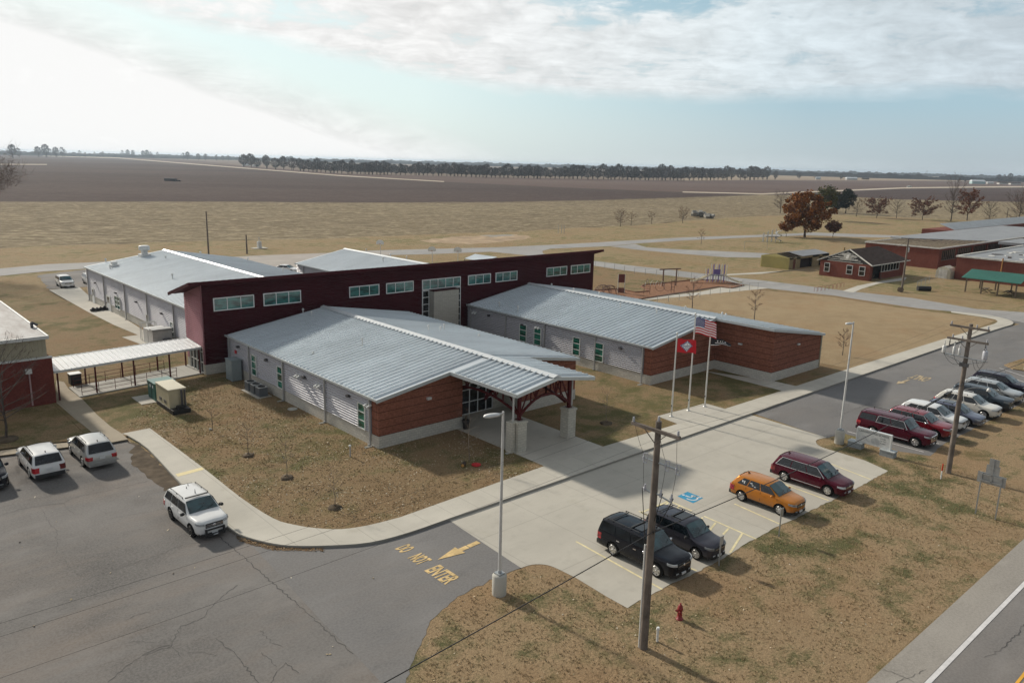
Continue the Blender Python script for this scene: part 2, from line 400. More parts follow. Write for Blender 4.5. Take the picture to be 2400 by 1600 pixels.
track([(-260,471),(0,471.2),(516,471.2),(800,473.6),(1144,472.8),(1385,468.5),(1600,462.3),(1772,456.3)],4,-.28,M['dirt'],'ditch')
track([(1144,474),(1300,480),(1480,487),(1600,492)],2.5,-.27,M['pale'],'farm_track')
# lawns: one wide sheet reaching past the frame
P=GP(LB,0); s=MB(); s.poly([(-60,-40)]+[(-60,P[0][1])]+ragged(P,4,1.,False,5)+[(900,100),(900,-40)],ZG)
struct('lawn_ground',s,M['lawn'])
# the verge between the parking area and the highway
s=MB(); s.poly([(-40,11.5)]+[(-40,30)]+[(25,33),(60,26),(60,25.2),(62,23),(120,23),(120,11.5)],ZG+.004); struct('verge',s,M['verge'])
# ------------------------------------------------------------------ highway
s=MB(); s.poly([(-60,-6),(300,-6),(300,9.9),(-60,9.9)],ZA); hw=struct('highway',s,M['road'])
s=MB(); s.poly(ragged([(-40,9.9),(300,9.9),(300,11.55),(-40,11.35)],.3,.07,True,4,skip=(0,1,3))if 0 else [(-40,9.9)]+[(300,9.9)]+ragged([(300,11.6),(120,11.5),(-40,11.4)],.35,.11,False,8),ZA); struct('road_shoulder',s,M['shoulder'])
s=MB(); s.poly([(-60,9.66),(300,9.66),(300,9.86),(-60,9.86)],ZM); s.build('edge_line',M['paint_w'],hw)
s=MB(); s.poly([(-60,7.02),(300,7.02),(300,7.14),(-60,7.14)],ZM); s.poly([(-60,7.24),(300,7.24),(300,7.36),(-60,7.36)],ZM); s.build('centre_line',M['paint_o'],hw)
# ------------------------------------------------------------------ asphalt around the school
def GZ(pts): return GP(pts,ZA)
curve=[(1221,1330),(1182.7,1345.4),(1106,1378.6),(1055,1411.7),(1019.4,1445),(999,1485.7),(978.6,1521.4),(963.3,1557),(950.5,1600),(935,1660)]
kerb_out=[(299,1020),(347,1051),(428,1137),(500,1205),(542,1240),(580,1258),(640,1273),(694,1278.5),(776,1277.5),(867,1270.4),(959,1247),(1061,1211.5),(1105,1197)]
lot=[(-200,1085),(0,1069),(151.5,1050),(299.6,1031),(360,1075),(420,1140),(560,1250),(700,1265),(900,1255),(1046,1205),(1060,1222),(1224,1331)]
P1=GZ(lot); P2=ragged(GZ(curve),.3,.1,False,9)
s=MB(); s.poly(P1+P2+[(P2[-1][0]-2,P2[-1][1]-4),(-30,P2[-1][1]-4)],ZA); lotobj=struct('parking_lot',s,M['asph'])
# newer asphalt apron next to the old lot
seam=[(575,1262),(640,1300),(700,1352),(760,1400),(800,1500),(840,1530),(900,1590),(930,1640)]
s=MB(); ap=GZ([(575,1262),(640,1285),(700,1275),(867,1262),(1046,1205),(1060,1222),(1222,1331)])+P2+GZ([(895,1600),(820,1520),(760,1462),(690,1385),(640,1330)])
s.poly(ap,ZA+.004); struct('drive_apron',s,M['asph2'])
# exit drive to the right of the concrete pad
back=[(1755,972),(1900,921.5),(2002,888),(2119,843),(2231.6,807.5),(2308,782),(2374.5,761.6),(2378,756),(2359,744.5),(2333,737),(2293,733.5),(2229,727)]
pg=GZ([(1755,965),(1938,1026)])+GZ([(1981,1016),(2055,1036),(2110,1058),(2180,1068)])+[(64.5,20.9),(92,20.6),(140,20.8),(140,34)]+GZ([(2470,742),(2400,733),(2288,725),(2200,712),(2229,722),(2390,760),(2300,778),(2100,843),(1900,912)])
s=MB(); s.poly(ragged(pg,.5,.05,True,10,skip=tuple(range(8,20))),ZA); exit_drive=struct('exit_drive',s,M['asph2'])
# back road and branches
s=MB(); s.poly(GZ([(0,629.5),(113.6,619),(200,615.7),(360,606),(520,601),(520,612),(330,625),(200,630),(103,636.4),(0,646.7),(-250,668),(-250,648)]),ZA+.02); struct('back_road',s,M['asph3'])
s=MB()
top=[(800,590),(893,586.5),(1165,579.6),(1316.5,572.7),(1488.7,563),(1600,556.5),(1793,550),(1910,545),(2106,552)]
low=[(2106,557),(2013,556),(1893,551.5),(1772,556),(1600,563.5),(1488.7,571),(1430,576.8),(1290,583),(1271,588),(1273,594),(1300,602),(1400,612.8),(1485,623),(1587,634),(1655,642.5),(1737.7,651.9),(1800,658.7),(1978.8,681),(2137,698),(2288.7,724),(2420,733),(2420,760),(2293.5,736),(2229.7,729.5),(2130,720.8),(1958,693),(1800,676),(1743.5,666.3),(1646.6,654.4),(1553,644),(1476.5,635.7),(1400,623.8),(1250,600),(1150,590),(1000,596),(800,600)]
s.poly(GZ(top+low),ZA+.004); struct('back_road',s,M['asph3'])
s=MB(); s.poly(GZ([(1430,577.5),(1488.7,572),(1516,580),(1600,585),(1786,593),(1840,598),(1786,604),(1703,603),(1600,595),(1500,586)]),ZA+.008); struct('old_parking_area',s,M['asph3'])
s=MB(); s.poly(GZ([(500,604),(600,599),(800,591.5),(930,588),(900,600),(760,650),(600,660),(520,615)]),ZA+.008); struct('rear_parking_lot',s,asphalt_mat('rear_lot_asphalt',(.3,.27,.24),(.34,.31,.28),60,.3))
s=MB(); s.poly(ragged(GZ([(86,645),(200,632),(222,640),(225,664),(205,672),(115,678)]),.6,.25),ZA+.01); struct('side_parking_pad',s,M['asph'])
# concrete pad
tip=smooth_line(GP([(1221,1330),(1246,1322.4),(1274,1322),(1300,1329),(1350,1353.5)],ZP),3)
padL=tip+GP([(1425,1399),(1470.5,1424)],ZP)
rg=ragged(GP([(1470.5,1424),(1527.6,1392),(1586.7,1361.6),(1668,1323),(1750,1272),(1828.6,1231),(1871,1210.5),(1953.6,1170),(1994,1150),(2081,1102.8)],ZP),.3,.05,False,11)
isl=smooth_line(GP([(2027.6,1078.6),(1961,1058),(1928,1048),(1914,1039),(1915,1030),(1938,1025)],ZP),3)
s=MB(); s.poly(GP([(1046,1214)],ZP)+padL[:-1]+rg+isl+GP([(1755,970),(1400,1091),(1097,1197)],ZP),ZP); padobj=struct('concrete_drive',s,M['pad'])
# ------------------------------------------------------------------ raised school block: lawn slab, kerb and walks
ko=smooth_line(GP(kerb_out,0),3)
kr=GP([(1900,919.5),(2231,806),(2308,780)],0)
kr=[(ko[-1][0]+.5,ko[-1][1])]+kr
kc=smooth_line(GP([(2308,780),(2350,767),(2372,760),(2374,754),(2359,747.8),(2333,741.5),(2293.5,735.9),(2229.7,729.5)],0),3)
tl=GP([(2150,722),(1958,693.5),(1800,676.8)],0)
s=MB(); block=ko+kr[:-1]+kc+tl+GP([(1743,667),(1553,645),(1400,625)],0)+[(112,108),(104,113),(56,113.5),(52,124.6),(27.5,124.6),(-8,124.6),(-8,95),(13.9,95),(14,60)]
s.prism(block,ZG-.02,0); struct('school_grounds',s,[M['lawn_in']])
# tan lawn right of the school
s=MB(); s.poly([(82,37.5)]+GP([(2002,861),(2221,793),(2320,757),(2330,752),(2293.5,742),(2200,732),(2100,720),(1958,697),(1800,681),(1690,672),(1560,700)],0)+[(82,75),(80.5,60)],.004); struct('side_lawn',s,M['lawn_tan'])
# sidewalks
ki=smooth_line(GP([(351,1003),(475,1095),(565,1166),(640,1214),(689,1229),(740,1237),(800,1239.5),(865,1230),(938,1211.5)],0),3)
wk=[ko[0]]+ko+kr[:-1]+kc+GP([(2229,732),(2293.5,741.5),(2315,745),(2333,748.5),(2339,753.5),(2330,759),(2221,791.5),(2002,859.5),(1834,915),(1588,993),(1411,1047),(1272,1093),(938,1211.5)],0)+ki[::-1][1:]+GP([(285.7,1015.8)],0)
def offset_out(poly,d): return poly
s=MB(); s.prism(wk[1:],ZG-.01,.012); struct('sidewalk',s,M['walk'])
# kerb face: a slightly proud darker gutter lip along the outer edge
s=MB()
line=ko+kr[:-1]+kc
for a,b in zip(line[:-1],line[1:]):
    d=Vector((b[0]-a[0],b[1]-a[1])); 
    if d.length<.01: continue
    d.normalize(); n=Vector((d.y,-d.x))
    A=Vector(a);B=Vector(b)
    s.add([(*(A+n*.03-d*.01),ZG),(*(B+n*.03+d*.01),ZG),(*(B+n*.03+d*.01),-.012),(*(A+n*.03-d*.01),-.012),(*(B-n*.02),-.012),(*(A-n*.02),-.012)],[(0,1,2,3),(3,2,4,5)])
struct('kerb',s,M['curb'])
def slab(name,pts,m,z=.012,px=True,z0=-.05):
    s=MB(); s.prism(GP(pts,0) if px else pts,z0,z); return struct(name,s,m)
ks=kr[0][1]  # kerb line y
slab('entrance_plaza',[(36.75,37.0),(42.95,37.0),(42.95,47.2),(44.2,47.2),(44.2,49.4),(36.75,49.4)],M['walk2'],.02,False)
slab('flag_plaza',[(1541,975),(1653,945),(1703,959),(1588,993)],M['walk2'],.016)
slab('side_walk',[(1655,870),(1809,892),(1867,905),(1834,916)],M['walk2'],.016)
slab('wing_walk',[(115,679.5),(186,673),(205,690),(330,770),(372,796),(323.7,785),(268.6,762),(206.6,731)],M['walk2'],.014)
slab('equipment_pad',[(286,790),(330,784),(392,808),(360,818)],M['walk2'],.016)
slab('old_walk',[(131.7,892),(150,895),(160.7,911),(190,932),(227.7,972),(259,999),(285.7,1015.8),(300,1029),(242,1040),(210,1008),(178.6,983.5),(131.7,943)],M['oldwalk'],.014)
s=MB(); s.poly(GP([(-150,1070),(0,1056),(120,1040),(242,1030),(210,1008),(178.6,983.5),(131.7,943)],ZG+.003)+[(14.3,73.2),(-25,73.2)],-.02); struct('side_lawn',s,M['lawn_in'])
slab('lot_walk',[(-120,1068),(0,1056),(120,1040),(242,1030),(250,1037),(152,1048),(0,1067),(-120,1080)],M['oldwalk'],.008)
slab('playground_walk',[(1520,703),(1800,675.5),(1745,668),(1700,672),(1640,684),(1500,700)],M['walk2'],.012)
slab('house_walk',[(1700,644),(1786,640),(1840,633),(1918,628),(1880,631),(1790,636),(1704,641)],M['walk2'],ZA+.01,z0=-.2)
slab('house_walk',[(1975,680),(2010,668),(2060,658),(2110,650),(2126,648),(2120,655),(2060,663),(2020,675),(2000,684)],M['walk2'],ZA+.01,z0=-.2)
# yellow band across the walk
s=MB(); s.poly(GP([(411,1111),(417,1117),(479,1100),(473,1095)],0),.017); struct('painted_band',s,simple('pale_yellow_band',(.66,.56,.3),.75,0,.1,3))
# mulch play area with timber edge
mul=[(1380,690),(1395,683),(1450,682),(1462,683),(1505,688),(1560,684),(1580,672),(1620,666),(1750,653),(1790,660),(1800,667),(1745,673),(1700,678),(1685,673.5),(1600,690),(1490,703),(1400,700)]
mul=[(1380,700),(1395,680),(1448,678),(1490,686),(1520,683),(1503,672),(1510,668),(1555,664),(1632,656),(1690,658),(1743,669.5),(1715,676),(1683,673),(1600,686),(1490,703)]
s=MB(); s.prism(GP(mul,0),-.1,.03); struct('mulch_play_area',s,M['mulch'])
s=MB(); mp_=GP(mul,0)
for a,b in zip(mp_,mp_[1:]+mp_[:1]): s.bar((*a,.08),(*b,.08),.16,.2)
tag(s.build('timber_edging',simple('treated_timber',(.2,.09,.05),.8)),'low brown timber edging around the orange mulch play area','edging')
# dirt patches near the lot edge and leaf-littered gutter
s=MB(); s.poly(ragged(GZ([(299.6,1031),(330,1043),(395,1100),(445,1145),(415,1150),(383,1150),(345,1120),(312,1092),(306,1075),(312,1050)]),.4,.2),ZA+.008); struct('dirt_patch',s,M['dirt'])
s=MB(); s.poly(ragged(GZ([(541,1243),(580,1261),(640,1277),(720,1284),(760,1283),(720,1288),(640,1287),(600,1280),(555,1262)]),.4,.12),ZA+.012); struct('dirt_patch',s,M['dirt'])
s=MB(); s.poly(ragged(GP([(980,562),(1075,553),(1213,548),(1250,556),(1180,566),(1100,572),(1000,566)],0),2,1.2),ZG+.004); struct('bare_ground',s,simple('bare_pale_dirt',(.36,.27,.18),.95,0,.35,.25,.1,bmp=.4))
s=MB(); s.poly(ragged(GP([(1125,550.5),(1200,548.5),(1206,551),(1150,554)],0),1,.6),ZG+.008); struct('bare_ground',s,M['curb'])
# island at right
s=MB(); s.prism(ragged(GP([(2354,853.5),(2376,846),(2420,832),(2460,850),(2420,872),(2400,867),(2374,863)],0),.5,.05),ZG,-.02); struct('kerb_island',s,M['verge'])
# ------------------------------------------------------------------ markings
def strip(a,b,w,z=ZM,m='paint_ly',par=None,name='stall_line'):
    a=Vector(a[:2]);b=Vector(b[:2]); d=(b-a).normalized(); n=Vector((-d.y,d.x))*w/2
    s=MB(); s.poly([tuple(a-n),tuple(b-n),tuple(b+n),tuple(a+n)],z); return s.build(name,M[m],par or padobj)
def gm(u,v): return G(u,v,ZM)
z13=lambda x,y:(1350+x/4.9,1080+y/4.9)
z16=lambda x,y:(1650+x/5.88,1020+y/5.88)
for a,b in [(z13(0,920),z13(990,1470)),(z13(640,1000),z13(1385,1255)),((1497,1197),(1560,1225)),
            (z16(0,1110),z16(720,1425)),(z16(420,940),z16(1060,1225)),(z16(1050,650),z16(1720,895)),(z16(1640,350),z16(2300,605)),
            (z13(750,590),z13(1000,700)),(z13(750,590),z13(1070,455)),(z13(1070,455),z13(1330,570))]:
    strip(gm(*a),gm(*b),.13)
for i in range(7):   # hatched aisle
    a=gm(*z13(1070,455));b=gm(*z13(1915,830)); 
x_r=gm(*z13(1915,830)).x
xa=gm(*z13(1400,560)).x; 
for a,b in [((1190,510),(1150,560)),((1060,475),(985,540)),((1455,645),(1410,700)),((1605,705),(1530,800)),((1755,770),(1690,840)),((1910,830),(1770,1050))]:
    strip(gm(*z13(*a)),gm(*z13(*b)),.13,ZM+.002)
for k in range(7):
    x=58.9+2.95*k
    if x>60: strip((x,27.2),(x,21.2),.1,ZM,'paint_w',exit_drive)
for k in range(3): strip(gm(2320+k*22,868-k*6),gm(2400+k*22,895-k*6),.1,ZM,'paint_w',exit_drive)
# blue accessible bay symbol
pb=[gm(1350+1165/4.9,1080+403/4.9),gm(1350+1345/4.9,1080+482/4.9),gm(1350+1460/4.9,1080+422/4.9),gm(1350+1280/4.9,1080+350/4.9)]
s=MB(); s.poly([tuple(p[:2]) for p in pb],ZM); bay=s.build('accessible_symbol',M['paint_b'],padobj)
ctr=sum(pb,Vector())/4
s=MB()
def lp(x,y): # local symbol coords, up axis towards +Y
    return (ctr.x+x,ctr.y+y)
ring=[]
for k in range(28):
    t0=-2.3+4.3*k/28; t1=-2.3+4.3*(k+1)/28
    s.poly([lp(.42*math.sin(t+PI)*1.0-0.0,.42*math.cos(t+PI)-.12) for t in (t0,t1)]+[lp(.31*math.sin(t+PI),.31*math.cos(t+PI)-.12) for t in (t1,t0)],ZM+.004)
for a,b,w in [((-.05,.35),(-.02,-.02),.12),((-.02,-.02),(.28,-.02),.12),((.28,-.02),(.42,-.45),.12),((.42,-.45),(.55,-.42),.1)]:
    a=Vector(lp(*a));b=Vector(lp(*b)); d=(b-a).normalized(); n=Vector((-d.y,d.x))*w/2
    s.poly([tuple(a-n),tuple(b-n),tuple(b+n),tuple(a+n)],ZM+.004+.002*(w<.11))
s.poly([lp(-.05+.1*math.cos(t*PI/5),.5+.1*math.sin(t*PI/5)) for t in range(10)],ZM+.004)
s.build('wheelchair_figure',M['paint_w'],bay)
# lettering on the asphalt
def text_mesh(name,body,mat,M4,size=1.,ext=0.,parent=None,align='LEFT',spacing=1.,bold=.0):
    cu_=bpy.data.curves.new(name,'FONT'); cu_.body=body; cu_.size=size; cu_.extrude=ext; cu_.align_x=align; cu_.space_character=spacing; cu_.offset=bold
    to=bpy.data.objects.new(name+'_tmp',cu_); C.objects.link(to)
    dg=bpy.context.evaluated_depsgraph_get(); me=bpy.data.meshes.new_from_object(to.evaluated_get(dg))
    bpy.data.objects.remove(to); bpy.data.curves.remove(cu_)
    me.transform(M4)
    me.materials.clear(); me.materials.append(mat); me.name=name
    o=bpy.data.objects.new(name,me); C.objects.link(o)
    if parent: o.parent=parent
    return o
def ground_text(body,o,read,up,w,h,mat,par,z=ZM+.004,name='painted_lettering'):
    """fit body into w (along read) by h (along up)"""
    cu_=bpy.data.curves.new('t','FONT'); cu_.body=body; cu_.size=1; cu_.offset=.03
    to=bpy.data.objects.new('t',cu_); C.objects.link(to); dg=bpy.context.evaluated_depsgraph_get()
    me=bpy.data.meshes.new_from_object(to.evaluated_get(dg)); bpy.data.objects.remove(to)
    xs=[v.co.x for v in me.vertices]; ys=[v.co.y for v in me.vertices]
    for v in me.vertices:
        a=(v.co.x-min(xs))/(max(xs)-min(xs))*w; b=(v.co.y-min(ys))/(max(ys)-min(ys))*h
        v.co=Vector((o[0]+read[0]*a+up[0]*b,o[1]+read[1]*a+up[1]*b,z))
    me.materials.clear(); me.materials.append(mat); ob=bpy.data.objects.new(name,me); C.objects.link(ob); ob.parent=par; return ob
q4=lambda x,y:(800+x/3.92,1200+y/3.92)
for body,(a,b) in {'DO':((490,335),(550,375)),'NOT':((605,420),(705,485)),'ENTER':((760,535),(945,668))}.items():
    A=G(*q4(*a),ZM);B=G(*q4(*b),ZM)
    ground_text(body,(A.x,A.y),(0,-1),(1,0),A.y-B.y,.95 if body!='ENTER' else 1.02,M['paint_y'],lotobj)
def arrow(tip,tail,hw,sw,hl,par,m='paint_y',gaps=True):
    tip=Vector(tip[:2]);tail=Vector(tail[:2]); d=(tip-tail).normalized(); n=Vector((-d.y,d.x)); s=MB()
    neck=tip-d*hl
    s.poly([tuple(tip),tuple(neck+n*hw-d*.25),tuple(neck-n*hw-d*.25)],ZM+.008)
    ln=(neck-tail).length; k=2 if gaps else 1
    for i in range(k):
        a=tail+d*(ln*i/k+.03); b=tail+d*(ln*(i+1)/k-.03)
        s.poly([tuple(a-n*sw),tuple(b-n*sw),tuple(b+n*sw),tuple(a+n*sw)],ZM+.004)
    return s.build('painted_arrow',M[m],par)
arrow(G(*q4(885,435),ZM),G(*q4(1265,270),ZM),.42,.17,1.35,lotobj)
o2=lambda x,y:(2080+x/19.6,860+y/19.6)
arrow((80.3,31.0),(83.2,30.9),.42,.13,1.1,exit_drive,'paint_yf')
ground_text('ONLY',(85.9,29.6),(0,1),(-1,0),1.75,2.3,M['paint_yf'],exit_drive)
# cracks and sealed joints on the old lot
def crack(pts,w=.03,seed=0,z=ZM-.004,par=None,amp=.07,name='crack',m='crack',step=.17,pix=True):
    rnd=random.Random(seed); P=[Vector(G(*p,ZA)[:2]) for p in pts] if pix else [Vector(p) for p in pts]; Q=[P[0]]
    for a,b in zip(P[:-1],P[1:]):
        n=max(1,int((b-a).length/step)); d=(b-a).normalized(); nn=Vector((-d.y,d.x))
        for i in range(1,n+1): Q.append(a+(b-a)*i/n+nn*rnd.uniform(-amp,amp)*(i<n))
    s=MB()
    for i,(a,b) in enumerate(zip(Q[:-1],Q[1:])):
        d=(b-a).normalized(); n=Vector((-d.y,d.x)); w1=w*rnd.uniform(.3,1.)/2*.72
        s.poly([tuple(a-n*w1-d*.01),tuple(b-n*w1+d*.01),tuple(b+n*w1+d*.01),tuple(a+n*w1-d*.01)],z+(i%2)*.001)
    return s.build(name,M[m],par or lotobj)
v7=lambda x,y:(x/3.36,1180+y/3.36)
for i,(pts,w) in enumerate([([(1720,255),(1870,380),(2050,540),(2180,650),(2352,800)],.09),([(2352,800),(2500,930),(2640,1060),(2780,1180)],.05),
    ([(0,95),(150,45),(330,10),(510,0)],.05),([(330,40),(390,160),(450,215),(440,390)],.045),([(510,0),(550,60),(585,80)],.04),([(490,420),(520,470),(560,510),(640,575)],.03),
    ([(740,570),(1010,485),(1280,390),(1430,325),(1580,300)],.035),([(850,1400),(1000,1270),(1120,1190),(1350,1120),(1420,960),(1500,940),(1610,890),(1640,830),(1760,720),(1870,640)],.05),
    ([(980,915),(1100,870),(1180,850)],.05),([(950,1110),(1050,1080),(1220,1090)],.03),([(1120,1190),(1250,1130),(1360,1110)],.08),([(1350,1120),(1420,1200)],.04),
    ([(1700,1060),(1820,1150),(1900,1240),(2040,1411)],.09),([(2130,1411),(2200,1300),(2250,1250),(2352,1330)],.05),([(2060,1170),(2180,1280)],.04),([(2050,1000),(2150,1100),(2220,1120)],.03),
    ([(1480,1170),(1600,1165),(1700,1195)],.03),([(860,120),(1100,75),(1300,40)],.03)]):
    crack([v7(*p) for p in pts],w,i)
crack([(0,1207),(60,1190),(150,1178),(165,1168),(260,1147),(345,1127)],.06,40)
crack([(2050,1640),(2100,1600),(2170,1568)],.03,41,ZM,hw)
v8=lambda x,y:(1700+x/3.36,1200+y/3.36)
crack([v8(2352,880),v8(2310,950),v8(2200,1060),v8(2100,1120),v8(2040,1140)],.04,42,ZM,hw)
crack([v8(1240,1230),v8(1340,1270),v8(1440,1310),v8(1560,1400)],.03,43,ZM,hw)
crack([(2040,945),(2005,958),(1960,975)],.04,50,ZM,exit_drive)
# apron seam
# ------------------------------------------------------------------ buildings
def onX(u,v,X): d=ray(u,v); t=X/d.x; return Vector((X,d.y*t,H+d.z*t))
def onY(u,v,Y): d=ray(u,v); t=Y/d.y; return Vector((d.x*t,Y,H+d.z*t))
M['brick']=brick_mat('red_brick_banded',(.215,.078,.048),(.31,.125,.082),.6,.28,(.17,.08,.055))
M['brick2']=brick_mat('old_red_brick',(.15,.04,.028),(.2,.06,.042),0,0,(.19,.1,.08))
M['brick3']=brick_mat('dark_red_brick',(.135,.028,.021),(.18,.042,.031),0,0,(.13,.05,.045))
M['cmu']=block_mat('split_face_block',(.58,.56,.5))
M['cmu2']=block_mat('pale_block',(.56,.54,.47),1,.2,.4,.35)
M['stone']=block_mat('pale_stone_block',(.5,.48,.42),1,.12,.6,.5)
def metal_mat(name,c,rough=.35,metal=.55,var=.1,stain=.25,sdir=(1,1,1),spec=.35):
    m,nt,b=newmat(name); b.inputs['Specular IOR Level'].default_value=spec
    f=noise_(nt,.35,5,.6,sx=sdir[0],sy=sdir[1],sz=sdir[2]); g=noise_(nt,3.5,4,.7,sx=sdir[0],sy=sdir[1],sz=sdir[2])
    base=mixc(nt,ramp(nt,f,.35,.65),tuple(x*(1-var) for x in c),tuple(x*(1+var) for x in c))
    base=mixc(nt,ramp(nt,g,.5,.8,0,stain),base,tuple(x*.6 for x in c))
    L(nt,base,b.inputs['Base Color']); b.inputs['Metallic'].default_value=metal
    L(nt,ramp(nt,g,.3,.7,rough*.85,rough*1.2),b.inputs['Roughness']); return m
M['roof']=metal_mat('galvalume_roof',(.6,.65,.68),.4,.5,.08,.3,(.25,1,1))
M['rooftrim']=metal_mat('roof_trim',(.5,.54,.55),.4,.3,.05,.1)
M['ridge']=metal_mat('ridge_cap',(.6,.63,.64),.4,.2,.04,.1)
M['siding']=metal_mat('corrugated_siding',(.47,.47,.5),.5,.2,.04,.08)
M['maroon']=metal_mat('maroon_siding',(.05,.007,.011),.6,0,.12,.1,spec=.12)
M['maroon2']=metal_mat('sky_lit_maroon_siding',(.36,.17,.19),.55,.15,.1,.1,spec=.12)  # lighter copy of the maroon: sky reflected on the end-wall ribs averaged into the colour
M['maroontrim']=metal_mat('maroon_trim',(.055,.008,.012),.55,0,.1,.1,spec=.12)
M['steelred']=metal_mat('maroon_steel',(.085,.014,.016),.45,.1,.1,.1,spec=.12)
M['white']=simple('white_metal_frame',(.72,.74,.73),.45,.1,.05,3)
M['teal']=glass_mat('teal_window_glass',(.022,.105,.095),.09,.8)
M['green']=glass_mat('green_window_glass',(.015,.12,.085),.1,.8)
M['darkglass']=glass_mat('dark_door_glass',(.012,.014,.016),.08,.6)
M['gray']=simple('grey_painted_metal',(.4,.41,.41),.5,.2,.1,3)
M['lgray']=simple('light_grey_metal',(.58,.59,.58),.5,.15,.1,3)
M['dkgray']=simple('dark_grey_metal',(.08,.08,.085),.5,.2,.15,3)
M['black']=simple('black_plastic',(.015,.015,.016),.5,0,.2,3)
M['darkin']=simple('dark_interior',(.012,.011,.01),.9,0,.3,2)
M['wood']=simple('weathered_wood',(.17,.135,.105),.85,0,.3,4.,.2,bmp=.3)
M['tanmetal']=metal_mat('tan_metal_panel',(.37,.34,.25),.5,.05,.08,.25,(1,1,.15))
def corr(s,axis,c,a0,a1,z0,z1,out,mi=0,pitch=.2,depth=.1):
    """horizontal-rib corrugated sheet. axis 'x': plane x=c spanning y a0..a1; 'y': plane y=c spanning x"""
    zs=[];z=z0
    while z<z1-1e-6:
        for dz,o in ((0,0),(pitch*.45,1),(pitch*.55,1)):
            if z+dz<z1: zs.append((z+dz,o*depth))
        z+=pitch
    zs.append((z1,zs[-1][1]))
    for (za,oa),(zb,ob) in zip(zs[:-1],zs[1:]):
        if axis=='x': p=[(c+out*oa,a0,za),(c+out*oa,a1,za),(c+out*ob,a1,zb),(c+out*ob,a0,zb)]
        else: p=[(a0,c+out*oa,za),(a1,c+out*oa,za),(a1,c+out*ob,zb),(a0,c+out*ob,zb)]
        s.quad(*p,mi=mi)
def roof_slope(s,e0,e1,r1,r0,pitch=.6,rib=.14,w=.15,th=.1,mi=0):
    """e0-e1 eave, r0-r1 ridge edge (same order). ribs run eave->ridge"""
    e0,e1,r1,r0=map(Vector,(e0,e1,r1,r0)); dn=Vector((0,0,th))
    s.hexa([e0-dn,e1-dn,r1-dn,r0-dn,e0,e1,r1,r0],mi)
    Ln=(e1-e0).length; n=int(Ln/pitch); d=(e1-e0).normalized(); up=Vector((0,0,1))
    for i in range(1,n):
        a=e0.lerp(e1,i/n); b=r0.lerp(r1,i/n)
        s.hexa([a-d*w/2,a+d*w/2,b+d*w/2,b-d*w/2,a-d*w*.35+up*rib,a+d*w*.35+up*rib,b+d*w*.35+up*rib,b-d*w*.35+up*rib],mi)
def sgn(x): return 1 if x>0 else -1
def window_x(par,X,out,y0,y1,z0,z1,nx=1,nz=3,glass='green',name='window'):
    s=MB(); t=.07; xo=X+out*.05
    xs=sorted((X,X+out*.17))
    s.box(*xs,y0,y1,z0,z0+t); s.box(*xs,y0,y1,z1-t,z1); s.box(*xs,y0,y0+t,z0+t,z1-t); s.box(*xs,y1-t,y1,z0+t,z1-t)
    xs2=sorted((X,X+out*.15))
    for i in range(1,nz): z=z0+(z1-z0)*i/nz; s.box(*xs2,y0+t,y1-t,z-.035,z+.035)
    for i in range(1,nx): y=y0+(y1-y0)*i/nx; s.box(*sorted((X,X+out*.154)),y-.035,y+.035,z0+t,z1-t)
    f=s.build(name,M['white'],par)
    g=MB(); g.box(*sorted((X+out*.005,X+out*.115)),y0+t,y1-t,z0+t,z1-t); p=g.build('pane',M[glass],par); p.parent=f
    return f
def window_y(par,Y,x0,x1,z0,z1,nx=3,nz=1,glass='teal',t=.09,name='window'):
    s=MB(); ys=(Y-.1,Y)
    s.box(x0,x1,*ys,z0,z0+t); s.box(x0,x1,*ys,z1-t,z1); s.box(x0,x0+t,*ys,z0+t,z1-t); s.box(x1-t,x1,*ys,z0+t,z1-t)
    for i in range(1,nx): x=x0+(x1-x0)*i/nx; s.box(x-.035,x+.035,Y-.08,Y,z0+t,z1-t)
    for i in range(1,nz): z=z0+(z1-z0)*i/nz; s.box(x0+t,x1-t,Y-.083,Y,z-.035,z+.035)
    f=s.build(name,M['white'],par)
    g=MB(); g.box(x0+t,x1-t,Y-.05,Y-.004,z0+t,z1-t); p=g.build('pane',M[glass],par); p.parent=f
    return f
def downspout_x(par,X,out,y,z1):
    s=MB(); x=X+out*.12
    s.box(*sorted((X+out*.09,X+out*.2)),y-.06,y+.06,.12,z1)
    s.box(*sorted((X+out*.09,X+out*.33)),y-.055,y+.055,.04,.119)
    s.build('downspout',M['gray'],par)
def vent_pipe(par,x,y,z,h=.5,r=.06,cap=True):
    s=MB(); s.tube((x,y,z-.15),(x,y,z+h),r,r,8); 
    if cap: s.lathe((x,y,z+h),[(r*1.9,0),(r*2,.1),(r*.6,.2)],10)
    s.build('vent_pipe',M['lgray'],par)
def wall_light_x(par,X,out,y,z):
    s=MB(); s.box(*sorted((X+out*.05,X+out*.3)),y-.16,y+.16,z-.08,z+.1); s.build('wall_light',M['dkgray'],par)
def flood_x(par,X,out,y,z):
    s=MB(); s.box(*sorted((X+out*.05,X+out*.1)),y-.3,y+.3,z-.06,z+.06)
    for dy in (-.22,.22): s.tube((X+out*.1,y+dy,z),(X+out*.42,y+dy,z-.16),.07,.11,10)
    s.build('flood_light',M['white'],par)
he,hr=3.80,5.46
SL=(hr-he)/10.35
